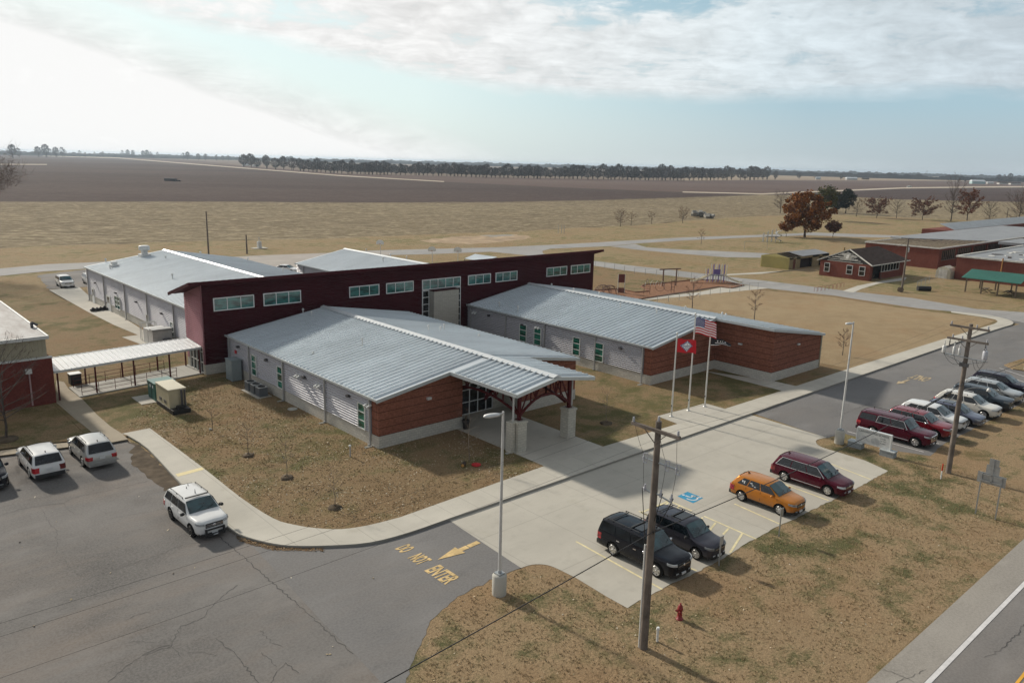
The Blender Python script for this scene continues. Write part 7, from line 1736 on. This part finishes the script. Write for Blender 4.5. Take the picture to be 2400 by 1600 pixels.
# big rust oak : crown from many leaf clumps round a branching skeleton
def leafy(h,wd,seed,mats,name,label,loc,n=5200,ls=.34,base=.12,gaps=.3,greenside=None,trunk=.35,group=None,cat='tree'):
    T=thing(name,label,cat,loc,0,group); rnd=random.Random(seed)
    s,t,_=branch_tree(h*.86,.55,seed,4,trunk,.22,.5,3,.03)
    s.build('trunk',M['bark'],T,world=False); t.build('twigs',M['twig'],T,world=False)
    clumps=[]; 
    for i in range(95):
        while True:
            x,y,z=rnd.uniform(-1,1),rnd.uniform(-1,1),rnd.uniform(-1,1)
            r=math.sqrt(x*x+y*y+z*z)
            if r<1 and r>.25: break
        zz=h*base+ (z*.5+.5)*h*(1-base); rad=wd/2*math.sqrt(max(.08,1-abs(z*.92)**2.2))
        clumps.append((Vector((x*rad*1.08,y*rad*1.08,zz)),rnd.uniform(.05,.125)*h))
    a=MB(); b=MB()
    for c,r in clumps:
        k=int(n/95*rnd.uniform(.5,1.5)); tgt=a
        if greenside and c.dot(greenside)>wd*.12 and c.z>h*.62: tgt=b
        for _ in range(k):
            d=Vector((rnd.gauss(0,1),rnd.gauss(0,1),rnd.gauss(0,.75))).normalized()*r*rnd.random()**.45; p=c+d
            u_=Vector((rnd.uniform(-1,1),rnd.uniform(-1,1),rnd.uniform(-.6,.6))).normalized()*ls*rnd.uniform(.5,1.1); v_=u_.cross(Vector((rnd.uniform(-1,1),rnd.uniform(-1,1),rnd.uniform(-1,1)))).normalized()*ls*.6
            tgt.add([p-u_,p-v_,p+u_,p+v_],[(0,1,2,3)])
    a.build('crown',mats[0],T,world=False)
    if b.v: b.build('crown',mats[1],T,world=False,label='green side of the crown')
    return T
rt=ux
leafy(14.2,15.5,11,(M['rust'],M['greenleaf']),'oak_tree','huge rust orange oak, the largest tree in the picture',cpt(490,565),10500,.4,.13,trunk=.42)
p=cpt(660,420); leafy(14.5,9,12,(M['greenleaf'],),'leafy_tree','tall yellow green tree right behind the rust orange oak',p,4200,.42,.3)
leafy(5.2,5.0,13,(M['brownleaf'],),'small_tree','small dense dark brown tree just right of the rust oak',cpt(730,563),3000,.26,.3,trunk=.16)
leafy(5.0,4.6,14,(M['rust'],),'small_tree','small rust leaved tree under the left side of the big oak',cpt(335,560),1400,.3,.35,trunk=.12)
leafy(11.8,8.5,15,(M['pine'],),'evergreen_tree','dark evergreen tree standing alone right of the oak, tallest of the row',cpt(837,358),5200,.4,.2,trunk=.3)
leafy(9.5,7.5,16,(M['pine'],),'evergreen_tree','dark low evergreen between the oak and the tall evergreen',cpt(765,355),3200,.4,.12,trunk=.25)
gr='row of autumn trees beyond the ruined school'
def bare(h,seed,label,loc,lf=None,spread=.5,lv=5,mats=None,tw=.045,name='bare_tree',twn=4,leafn=0,group=gr,ls=.22,trunk=None,upr=.4,wd=None,lean=.6,big=False):
    tr=round_tree(h,wd or h*spread*1.65,seed,34 if h>5 else 14,.22 if h>5 else .3,tw,twn*6,leafn,ls,trunk,lean) if not big else branch_tree(h,spread,seed,lv,trunk or h*.022,.2,upr,twn,tw,None,leafn,ls)
    return tree_thing(name,label,'tree',tr,mats or (M['bark'],M['twig'],M['brownleaf']),loc,seed,group)
bare(10.2,21,'bare grey tree left of the rust orange oak',cpt(283,360),twn=5)
bare(8,22,'slim bare tree right of the dark evergreen',cpt(930,390),twn=4)
bare(8.6,23,'round reddish brown tree, first of its kind right of the evergreen',cpt(1100,400),leafn=3,mats=(M['bark'],M['twigr'],M['brownleaf']),name='brown_tree',wd=11.5,lean=.28,ls=.27)
bare(8.4,24,'thin bare tree between the two reddish brown round trees',cpt(1268,403),twn=3,tw=.035)
bare(9.0,25,'round reddish brown tree, second of its kind, wider crown',cpt(1490,418),leafn=3,mats=(M['bark'],M['twigr'],M['brownleaf']),name='brown_tree',wd=13,lean=.22,ls=.27)
bare(14.2,26,'very tall bare tree right of the second reddish tree',cpt(1730,430),wd=10,twn=7,lean=1.0)
bare(13.4,27,'tall rust leaved tree beside the very tall bare tree',cpt(1868,423),leafn=4,mats=(M['bark'],M['twigr'],M['rust2']),name='rust_tree',wd=12,lean=.4,ls=.27)
bare(9.3,28,'small bare tree between the rust tree and the frame edge group',cpt(2050,450),twn=4)
bare(13.0,29,'large dark bare tree behind the ribbed metal roof near the right edge',cpt(2295,500),twn=7,spread=.6)
bare(14.5,30,'bare tree cut by the right edge of the picture',cpt(2365,440),twn=5,leafn=1)
for i,(u,v,h,lb) in enumerate([(1454,531,5.6,'small reddish bare tree at the field edge, bigger of the left pair'),(1479,529,4.6,'small bare tree at the field edge, slimmer of the left pair'),(1527,524,4.4,'small lone bare tree at the field edge'),(1600,523,5.6,'bare tree at the field edge nearest the rubble heap')]):
    bare(h,40+i,lb,G(u,v,ZG),lv=4,tw=.04,mats=(M['bark'],M['twigr'],M['brownleaf']),group='small trees at the field edge',twn=6)
for i,(u,v,h,lb) in enumerate([(1643,573,4.5,'young bare tree on the back grass left of the grey slide tower'),(1622,725,4.9,'young bare tree behind the right wing roof, left one'),(1768,752,4.6,'young bare tree behind the right wing roof, right one'),(1974,832,3.2,'young multi stemmed bare tree on the tan lawn right of the brick block')]):
    bare(h,50+i,lb,G(u,v,0 if i else ZG),lv=3,tw=.03,mats=(M['barkl'],M['twigr'],M['brownleaf']),spread=.3,group='young trees on the school lawns',twn=4,upr=.9,name='young_tree')
for i,(u,v,h,lb) in enumerate([(498,1009,1.9,'thin sapling by a pale stone, nearest the generator'),(582,1068,2.6,'bare sapling in the middle of the front lawn'),(672,1120,3.0,'bare sapling in a dark mulch ring, second nearest the curved walk'),(785,1190,2.6,'bare sapling in a dark mulch ring nearest the curved walk'),(1100,1082,4.2,'pale slim sapling beside the red disc'),(1420,992,3.0,'bare sapling between the canopy and the flag poles'),(14,1030,7.0,'bare tree in a stone ring in front of the brick building')]):
    T_=bare(h,60+i,lb,G(u,v,0),lv=3 if i!=6 else 4,tw=.012 if i!=6 else .03,mats=(M['barkl'] if i!=6 else M['bark'],M['twig'],M['brownleaf']),spread=.3 if i!=6 else .5,group='saplings on the front lawn',twn=2,upr=.8,name='sapling',trunk=.03 if i!=6 else .1)
    if i in (1,2,3,5,6):
        p=G(u,v,0); s=MB(); r=.42 if i<4 else .8 if i==6 else .5; s.lathe((0,0,0),[(r,0),(r*.9,.08),(r*.5,.12),(.05,.16)],12); 
        random.seed(i); s.v=[(x+random.uniform(-.06,.06),y+random.uniform(-.06,.06),z+random.uniform(-.02,.05)*(z>.01)) for x,y,z in s.v]
        o=s.build('mulch_mound',M['dirt']); o.location=(p.x,p.y,.002); tag(o,'dark mulch mound around the '+['','sapling in the middle of the front lawn','second sapling from the curved walk','sapling nearest the curved walk','','sapling between canopy and flag poles','bare tree by the brick building'][i],'mulch')
    if i in (0,1,2): 
        p=G(u-5,v-2,0); s=MB(); s.lathe((0,0,0),[(.04,-.05),(.11,0),(.1,.1),(.03,.15)],8); o=s.build('pale_stone',M['pot']); o.location=(p.x,p.y,0); tag(o,'pale round stone next to the '+['thin sapling nearest the generator','sapling in the middle of the lawn','second sapling from the curved walk'][i],'stone')
# big bare tree cut off by the left edge
p=G(-95,640,ZG); 
T_=bare(23,71,'big bare tree whose branches reach in from the left edge','x' and Vector((p.x,p.y,ZG)),spread=.62,lv=6,tw=.05,twn=2,group=None,trunk=.42,upr=.25,big=True)
# ---------- far tree line
def farproto(seed,h=12,w=11,n=420,trunks=2,dense=1.):
    rnd=random.Random(seed); T=thing('far_tree','x','tree',(0,0,0)); s=MB()
    for k in range(trunks):
        a=Vector((rnd.uniform(-.8,.8),rnd.uniform(-.8,.8),-.3)); s.tube(a,(a.x+rnd.uniform(-1,1),a.y+rnd.uniform(-1,1),h*.55),.32,.16,5)
        for j in range(4):
            q=Vector((a.x,a.y,h*rnd.uniform(.2,.4))); s.tube(q,q+Vector((rnd.uniform(-1,1)*w*.35,rnd.uniform(-1,1)*w*.35,h*.3)),.14,.06,4)
    s.build('trunk',M['bark'],T,world=False); c=MB()
    for i in range(n):
        z=rnd.uniform(-1,1); a=rnd.uniform(0,2*PI); rr=rnd.random()**.4*math.sqrt(max(0,1-z*z)); p=Vector((math.cos(a)*rr*w/2,math.sin(a)*rr*w/2,h*.6+z*h*.4)); 
        d=(p-Vector((0,0,h*.2))).normalized(); u_=(d+Vector((rnd.uniform(-.7,.7),rnd.uniform(-.7,.7),rnd.uniform(-.2,.5)))).normalized()*rnd.uniform(.5,1.1)*h*.1; v_=u_.cross(Vector((rnd.uniform(-1,1),rnd.uniform(-1,1),rnd.uniform(-1,1)))).normalized()*.3*dense
        c.add([p-u_,p-v_,p+u_,p+v_],[(0,1,2,3)])
    c.build('crown',M['fartwig'],T,world=False); return Proto(T)
fp=[farproto(101),farproto(102,13,10,400),farproto(103,11,12,460),farproto(104,14,9,340,3),farproto(105,12,8,200,1,.6)]
def at_line(pts,u):
    for a,b in zip(pts[:-1],pts[1:]):
        if a[0]<=u<=b[0]: return a[1]+(b[1]-a[1])*(u-a[0])/(b[0]-a[0])
    return pts[-1][1]
line=[(560,391),(640,397),(800,407.5),(1000,412),(1144,416.5),(1400,421),(1600,423.5),(1800,421.5)]
random.seed(21)
u=572; k=0
while u<1800:
    v=at_line(line,u)+random.uniform(-.8,.4); p=G(u,v,-.55)
    if p.length<3000:
        hpx=(26 if u<1100 else 27)*random.uniform(.8,1.12); dd=math.hypot(p.x,p.y); sc=hpx/F*dd/12.3
        sec='left' if u<980 else 'middle' if u<1400 else 'right'
        pr=fp[k%4]; pr.put((p.x,p.y,-.55),random.uniform(0,6.28),sc*random.uniform(.9,1.1),'dark leafless tree in the %s third of the long orchard row below the horizon'%sec,'long row of leafless trees at the field')
    u+=random.uniform(7.5,13) if u>700 else random.uniform(13,24); k+=1
    if 1720<u<1745 : u+=10
# second ragged rank behind
u=820
while u<1560:
    v=at_line(line,u)-5.5; p=G(u,v,-.55); dd=math.hypot(p.x,p.y); sc=random.uniform(15,22)/F*dd/12.3
    fp[4 if random.random()<.4 else 2].put((p.x,p.y,-.55),random.uniform(0,6.28),sc,'hazy leafless tree behind the long orchard row','second rank of trees behind the orchard row')
    u+=random.uniform(16,30)
for (u,v,h,lb) in [(30,370,24,'a'),(45,370,20,'a'),(90,369,20,'a'),(108,369,24,'a'),(118,368,18,'a'),(132,369,19,'a'),(146,369,22,'a'),(152,369,17,'a'),(187,369,15,'b'),(200,370,12,'b'),(222,368,11,'b'),(242,368,12,'b'),(287,367,14,'b'),(300,367,13,'b'),(312,367,12,'b'),(336,369,13,'b'),(345,370,15,'b'),(354,370,14,'b'),(370,371,14,'b'),
    (430,375,16,'c'),(440,375,16,'c'),(465,376,14,'c'),(482,376,13,'c'),(508,378,15,'c'),(522,378,13,'c'),(535,378,14,'c'),(1817,421,18,'d'),(1872,420,14,'d'),(1910,420,15,'e'),(1971,421,12,'d'),(2245,428,12,'d'),(2262,427,9,'d'),(2340,427,14,'f'),(2352,427,16,'f'),(2366,427,17,'f'),(2378,428,14,'f'),(2172,408,8,'g')]:
    L_={'a':'hazy bare tree in the group at the far left horizon','b':'small hazy tree on the left horizon','c':'small hazy tree just left of the long orchard row','d':'lone small tree in the far fields on the right','e':'dark rounded tree beside a far white farm shed','f':'brown tree among the far houses near the right edge','g':'tiny lone tree on the pale far field'}[lb]
    p=G(u,v,-.55); dd=math.hypot(p.x,p.y); sc=h/F*dd/13.5; fp[random.choice((4,4,1,3))].put((p.x,p.y,-.55),random.uniform(0,6.28),sc,L_,'scattered trees in the far fields')
# far farm buildings
def farmhouse(u,v,wpx,hpx,label,wall,roofm,name='farm_building'):
    p=G(u,v,-.55); dd=math.hypot(p.x,p.y); w=wpx/F*dd; h=hpx/F*dd; T=thing(name,label,'farm building',(p.x,p.y,-.55),math.atan2(ux.y,ux.x),'far farm buildings')
    s=MB(); s.box(-w/2,w/2,-w*.2,w*.2,0,h*.6); s.build('wall',wall,T,world=False); s=MB(); s.hexa([(-w*.53,-w*.24,h*.6),(w*.53,-w*.24,h*.6),(w*.53,w*.24,h*.6),(-w*.53,w*.24,h*.6),(-w*.5,-.1,h),(w*.5,-.1,h),(w*.5,.1,h),(-w*.5,.1,h)]); s.build('roof',roofm,T,world=False)
for a in [(374,367,22,5,'low white roofed farm building on the far left horizon',M['oldwhite'],M['roof']),(577,389,16,5,'white shed at the left end of the orchard row',M['oldwhite'],M['roof']),(600,391,14,4,'second pale shed at the left end of the orchard row',M['oldwhite'],M['roof']),
    (1917,421,10,6,'small grey farm shed beside the dark rounded tree',M['gray'],M['roof']),(1995,422,22,6,'white roofed farmhouse in the far fields',M['gray'],M['ridge']),(2028,421,14,4,'small dark farmhouse right of the white roofed one',M['wood'],M['shingle']),
    (2290,431,26,8,'pale blue green far building near the right edge',simple('pale_teal_wall',(.4,.55,.55),.7),M['ridge']),(2320,431,12,4,'low white far house right of the pale blue green one',M['oldwhite'],M['ridge']),(2352,432,22,5,'long low far house among brown trees',M['oldwhite'],M['shingle']),(2378,433,20,5,'far brown roofed house at the right edge',M['oldwhite'],M['shingle'])]: farmhouse(*a)
# irrigation rig / scraps in fields
p=G(400,425,-.46); s=MB(); s.obox((0,0,1.2),ux,3,2,9); s.obox(ux*5+Vector((0,0,.5)),ux,1,1,6); o=s.build('farm_implement',M['dkgray']); o.location=(p.x,p.y,-.4); tag(o,'small dark farm implement left in the ploughed field','farm implement')
p=G(2131,440,-.4); s=MB(); s.obox((0,0,1.3),ux,2.4,1.6,6); s.obox(ux*.6+Vector((0,0,2.5)),ux,2,.9,2.4); o=s.build('distant_truck',M['gray']); o.location=(p.x,p.y,-.4); tag(o,'tiny vehicle driving on the pale farm road','truck')
# far woods along the horizon: ragged belts of trees read as one mass
def woods(name,azs,dist,h,seed,m,gapf=0.):
    rnd=random.Random(seed); s=MB(); a0,a1=azs; n=int((a1-a0)*dist/ (h*.9)); 
    for i in range(n):
        az=a0+(a1-a0)*i/n
        if mnoise.noise(Vector((az*9,seed,0)))<gapf-.5: continue
        d=dist*(1+.04*mnoise.noise(Vector((az*6,seed+3,1)))); hh=h*(.75+.5*mnoise.noise(Vector((az*60,seed,2))))*rnd.uniform(.8,1.2); w=h*1.5
        c=Vector((math.cos(az)*d,math.sin(az)*d,-.6)); t=Vector((-math.sin(az),math.cos(az),0)); f=Vector((math.cos(az),math.sin(az),0))
        prof=[(-.5,0),(-.5,.55),(-.25,.9),(.05,1.),(.3,.85),(.5,.5),(.5,0)]
        fr=[c+t*w*a+Vector((0,0,hh*b)) for a,b in prof]; bk=[q+f*w for q in fr]
        s.add(fr+bk,[tuple(range(7)),tuple(range(13,6,-1))]+[(k,(k+1)%7,7+(k+1)%7,7+k) for k in range(7)])
    o=s.build(name,m); tag(o,None,None,None,'stuff'); return o
wm=leaf_mat('far_woods_mass',[(.06,.055,.052),(.085,.08,.074),(.1,.095,.085)])
az_c=YAW
def azu(u): return az_c-math.atan((u-1200)/F*1.02)
woods('distant_woods',(azu(2650),azu(1560)),2900,19,1,wm,-1)
woods('distant_woods',(azu(1800),azu(-200)),4200,15,2,wm,.1)
woods('distant_woods',(azu(2650),azu(-200)),5200,22,3,wm,-1)
# ------------------------------------------------------------------ leaf litter and grass tufts
def scatter(name,area,n,size,m,seed,z=.015,zr=.02,dens=None,label=None,flat=.5):
    rnd=random.Random(seed); s=MB(); xs=[a[0] for a in area];ys=[a[1] for a in area]; k=0; tries=0
    def inside(x,y):
        c=False; n_=len(area)
        for i in range(n_):
            x1,y1=area[i];x2,y2=area[(i+1)%n_]
            if (y1>y)!=(y2>y) and x<(x2-x1)*(y-y1)/(y2-y1)+x1: c=not c
        return c
    while k<n and tries<n*12:
        tries+=1; x=rnd.uniform(min(xs),max(xs)); y=rnd.uniform(min(ys),max(ys))
        if not inside(x,y): continue
        if dens and rnd.random()>dens(x,y): continue
        k+=1; a=rnd.uniform(0,6.28); sz=size*rnd.uniform(.5,1.3); u_=Vector((math.cos(a),math.sin(a),rnd.uniform(-flat,flat)))*sz; v_=Vector((-math.sin(a),math.cos(a),rnd.uniform(-flat,flat)))*sz*.6; c=Vector((x,y,z+rnd.random()*zr+sz*.3))
        s.add([c-u_,c-v_,c+u_,c+v_],[(0,1,2,3)])
    o=s.build(name,m); tag(o,None,None,None,'stuff'); return o
M['litter']=leaf_mat('pale_leaf_litter',[(.55,.47,.33),(.4,.31,.18),(.62,.56,.45)])
M['litter2']=leaf_mat('brown_leaf_litter',[(.3,.19,.09),(.2,.12,.06),(.42,.3,.17)])
front=GP([(351,1003),(475,1095),(565,1166),(640,1214),(740,1237),(865,1230),(938,1211),(1272,1093),(1092,1003),(889,1054),(668,942),(556,893),(480,880),(420,905),(330,960),(290,1015)],0)
def dn(x,y): return max(0.06,.5+1.3*mnoise.noise(Vector((x*.28,y*.28,3))))
scatter('fallen_leaves',front,3400,.055,M['litter'],5,0.0,.02,dn)
scatter('fallen_leaves',front,3500,.05,M['litter2'],6,0.0,.02,dn)
verge=[(16.5,11.8),(60,11.8),(60,20.7),(55.9,21.1),(27.5,21.25),(27.2,26.2)]+[(a+.2,b-.2) for a,b in GZ(curve)][:-1]
scatter('fallen_leaves',verge,420,.05,M['litter'],7,ZG,.02)
scatter('fallen_leaves',GZ([(560,1268),(640,1290),(760,1292),(760,1283),(640,1279),(575,1259)]),700,.05,M['litter2'],8,ZA,.03)
scatter('fallen_leaves',GZ([(0,1100),(300,1060),(560,1300),(900,1290),(830,1560),(0,1600)]),26,.07,M['litter'],9,ZA,.01)
scatter('fallen_leaves',[(44,37.2),(58,37.2),(58,46),(60,66),(52,66),(52,46.8),(44,46.8)],900,.045,M['litter2'],10,0.,.02)
M['blade']=leaf_mat('dry_grass_blades',[(.33,.24,.14),(.42,.32,.19),(.28,.2,.115),(.36,.27,.16),(.17,.15,.07)])
def tufts(name,area,n,m,seed,z,hh=.07,dens=None,w=.012):
    rnd=random.Random(seed); s=MB(); xs=[a[0] for a in area];ys=[a[1] for a in area]; k=0;tr_=0
    def inside(x,y):
        c=False; n_=len(area)
        for i in range(n_):
            x1,y1=area[i];x2,y2=area[(i+1)%n_]
            if (y1>y)!=(y2>y) and x<(x2-x1)*(y-y1)/(y2-y1)+x1: c=not c
        return c
    while k<n and tr_<n*20:
        tr_+=1; x=rnd.uniform(min(xs),max(xs)); y=rnd.uniform(min(ys),max(ys))
        if not inside(x,y) or (dens and rnd.random()>dens(x,y)): continue
        k+=1
        for _ in range(3):
            a=rnd.uniform(0,6.28); h=hh*rnd.uniform(.5,1.4); q=Vector((x+rnd.uniform(-.05,.05),y+rnd.uniform(-.05,.05),z)); t_=Vector((math.cos(a),math.sin(a),0)); l=Vector((rnd.uniform(-1,1),rnd.uniform(-1,1),0))*h*.8
            s.add([q-t_*w,q+t_*w,q+l+Vector((0,0,h))],[(0,1,2)])
    o=s.build(name,m); tag(o,None,None,None,'stuff'); return o
tufts('grass_tufts',verge,9000,M['blade'],11,ZG,.07,lambda x,y:.35+.65*(mnoise.noise(Vector((x*.8,y*.8,0)))>-.05),.02)
tufts('grass_tufts',front,7000,M['blade'],12,0,.06,lambda x,y:.4+.6*(mnoise.noise(Vector((x*.6,y*.6,0)))>0),.022)
# ------------------------------------------------------------------ sky and light
SUN_AZ=R(95.5); SUN_EL=R(29)
w=bpy.data.worlds.new('World'); scene.world=w; w.use_nodes=True; nt=w.node_tree; nt.nodes.clear()
out=nt.nodes.new('ShaderNodeOutputWorld')
tc=nt.nodes.new('ShaderNodeTexCoord'); D=tc.outputs['Generated']
sky=nt.nodes.new('ShaderNodeTexSky'); sky.sky_type='NISHITA'; sky.sun_disc=False; sky.sun_elevation=SUN_EL; sky.sun_rotation=PI/2-SUN_AZ; sky.air_density=1.2; sky.dust_density=2.; sky.altitude=80
bg1=nt.nodes.new('ShaderNodeBackground'); bg1.inputs[1].default_value=.1; L(nt,sky.outputs[0],bg1.inputs[0])
sep=nt.nodes.new('ShaderNodeSeparateXYZ'); L(nt,D,sep.inputs[0])
az=math_(nt,'ARCTAN2',sep.outputs[1],sep.outputs[0]); a=math_(nt,'SUBTRACT',YAW,az)   # + = right of the view axis
e=math_(nt,'ARCSINE',sep.outputs[2])
zc=math_(nt,'MAXIMUM',math_(nt,'ABSOLUTE',sep.outputs[2]),.035)
cb=nt.nodes.new('ShaderNodeCombineXYZ'); L(nt,math_(nt,'DIVIDE',sep.outputs[0],zc),cb.inputs[0]); L(nt,math_(nt,'DIVIDE',sep.outputs[1],zc),cb.inputs[1])
P_=cb.outputs[0]
def nz(scale,det,rough,dist=0.,vec=None,sc=(1,1,1),loc=(0,0,0)):
    mp=nt.nodes.new('ShaderNodeMapping'); mp.inputs['Scale'].default_value=sc; mp.inputs['Location'].default_value=loc; L(nt,vec or P_,mp.inputs[0])
    n=N(nt,'ShaderNodeTexNoise',Scale=scale,Detail=det,Roughness=rough); n.inputs['Distortion'].default_value=dist; L(nt,mp.outputs[0],n.inputs['Vector']); return n.outputs['Fac']
# angular coordinates for banks
ca=nt.nodes.new('ShaderNodeCombineXYZ'); L(nt,a,ca.inputs[0]); L(nt,math_(nt,'MULTIPLY',e,3.2),ca.inputs[1]); A_=ca.outputs[0]
edge_n=nz(5.,5,.6,.3,A_)
wig=math_(nt,'MULTIPLY',math_(nt,'SUBTRACT',edge_n,.5),.07)
# lower bound of the upper cloud deck
neg=math_(nt,'MAXIMUM',math_(nt,'MULTIPLY',a,-1),0)
e1=math_(nt,'ADD',math_(nt,'ADD',.079,math_(nt,'MULTIPLY',neg,.165)),math_(nt,'MULTIPLY',wig,.55))
upper=ramp(nt,math_(nt,'SUBTRACT',e,e1),-.004,.014)
# white veil low on the left
e2=math_(nt,'ADD',math_(nt,'MULTIPLY',math_(nt,'SUBTRACT',neg,.06),.31),math_(nt,'MULTIPLY',wig,.4))
veil=ramp(nt,math_(nt,'SUBTRACT',e2,e),-.035,.03)
# mottled altocumulus
m1=nz(2.4,7,.62,.4,sc=(1,1.35,1)); m2=nz(.55,4,.55,.2,loc=(3,1,0)); m3=nz(20,6,.62,.5,A_,sc=(1,.75,1)); m4=nz(5,4,.6,.3,A_,sc=(1,1.3,1))
lowf=ramp(nt,e,.03,.1); mot=math_(nt,'ADD',math_(nt,'MULTIPLY',math_(nt,'ADD',math_(nt,'MULTIPLY',math_(nt,'SUBTRACT',m1,.5),lowf),.5),.22),math_(nt,'ADD',math_(nt,'MULTIPLY',m3,.48),math_(nt,'MULTIPLY',m4,.3)))
hole=math_(nt,'ADD',math_(nt,'ADD',mot,.03),math_(nt,'MULTIPLY',ramp(nt,m2,.38,.6,-.5,.5),.1))
# more holes in a patch at the top right of centre
band=math_(nt,'MULTIPLY',ramp(nt,a,-.02,.06),ramp(nt,a,.34,.16)); band=math_(nt,'MULTIPLY',band,ramp(nt,e,.15,.2))
streak=math_(nt,'MULTIPLY',ramp(nt,a,-.1,-.2),ramp(nt,math_(nt,'ABSOLUTE',math_(nt,'SUBTRACT',e,math_(nt,'ADD',e1,.035))),.04,.0))
hole=math_(nt,'SUBTRACT',hole,math_(nt,'ADD',math_(nt,'MULTIPLY',band,.15),math_(nt,'MULTIPLY',streak,.13)))
dens=ramp(nt,hole,.33,.47)
cover=math_(nt,'MAXIMUM',math_(nt,'MULTIPLY',upper,math_(nt,'MAXIMUM',dens,.12)),veil)
# cloud brightness: glare towards the sun (left), greyer to the right
gl=ramp(nt,a,-.10,.30,1,0); glr=ramp(nt,a,.2,.75,1,0)
cw=mixc(nt,gl,mixc(nt,glr,(.6,.7,.78),(.84,.93,.97)),(1.0,1.0,.99))
cw=mixc(nt,math_(nt,'MAXIMUM',ramp(nt,e,.3,.8),ramp(nt,a,.8,1.6)),cw,(.4,.42,.45))
cw=mixc(nt,ramp(nt,a,-1.7,-2.4),cw,(.4,.42,.45))
shade=math_(nt,'MAXIMUM',ramp(nt,mot,.4,.6,.8,1.07),math_(nt,'MULTIPLY',veil,1.05))
cloudc=mixc(nt,1.,cw,shade,'MULTIPLY')
# the deck over and behind the viewer is a soft grey-white
bright=ramp(nt,e,.25,.7,1,.9)
bg2=nt.nodes.new('ShaderNodeBackground'); L(nt,cloudc,bg2.inputs[0]); bg2.inputs[1].default_value=.76
# clear air tint, hazier near the horizon
clear=mixc(nt,ramp(nt,a,-.12,.34),(.74,.9,.92),(.4,.58,.69))
clear=mixc(nt,ramp(nt,e,.07,.0,0,.85),clear,mixc(nt,ramp(nt,a,-.1,.5),(.76,.86,.86),(.52,.58,.62)))
clear=mixc(nt,math_(nt,'MULTIPLY',ramp(nt,e,.14,.22),ramp(nt,a,-.05,.1)),clear,(.2,.42,.55))
bg3=nt.nodes.new('ShaderNodeBackground'); L(nt,clear,bg3.inputs[0]); bg3.inputs[1].default_value=.84
mx0=nt.nodes.new('ShaderNodeMixShader'); mx0.inputs[0].default_value=.85; L(nt,bg1.outputs[0],mx0.inputs[1]); L(nt,bg3.outputs[0],mx0.inputs[2])
mx=nt.nodes.new('ShaderNodeMixShader'); L(nt,cover,mx.inputs[0]); L(nt,mx0.outputs[0],mx.inputs[1]); L(nt,bg2.outputs[0],mx.inputs[2]); L(nt,mx.outputs[0],out.inputs[0])
sun=bpy.data.lights.new('sun','SUN'); sun.energy=3.6; sun.angle=R(3.); sun.color=(1,.92,.8)
so=bpy.data.objects.new('sun',sun); C.objects.link(so)
sd=Vector((math.cos(SUN_AZ)*math.cos(SUN_EL),math.sin(SUN_AZ)*math.cos(SUN_EL),math.sin(SUN_EL)))
so.rotation_euler=(-sd).to_track_quat('-Z','Y').to_euler(); so.location=(0,0,200)
scene.view_settings.view_transform='Standard'; scene.view_settings.look='None'; scene.view_settings.exposure=.27; scene.view_settings.gamma=1
# haze
HAZE=1
if HAZE:
    m=bpy.data.materials.new('haze_air'); m.use_nodes=True; n2=m.node_tree; n2.nodes.clear(); o2_=n2.nodes.new('ShaderNodeOutputMaterial'); pv=n2.nodes.new('ShaderNodeVolumePrincipled')
    pv.inputs['Color'].default_value=(.72,.86,1.,1); pv.inputs['Density'].default_value=.00009; pv.inputs['Anisotropy'].default_value=.3; L(n2,pv.outputs[0],o2_.inputs['Volume'])
    s=MB(); s.box(-9500,14500,-3500,14500,-2.,32); hz=s.build('haze',m); hz['kind']='stuff'
for o in bpy.data.objects:
    if '_o' in o: del o['_o']
scene.cycles.max_bounces=6; scene.cycles.diffuse_bounces=3; scene.cycles.glossy_bounces=3; scene.cycles.volume_bounces=0; scene.cycles.transparent_max_bounces=6
scene.cycles.use_denoising=True
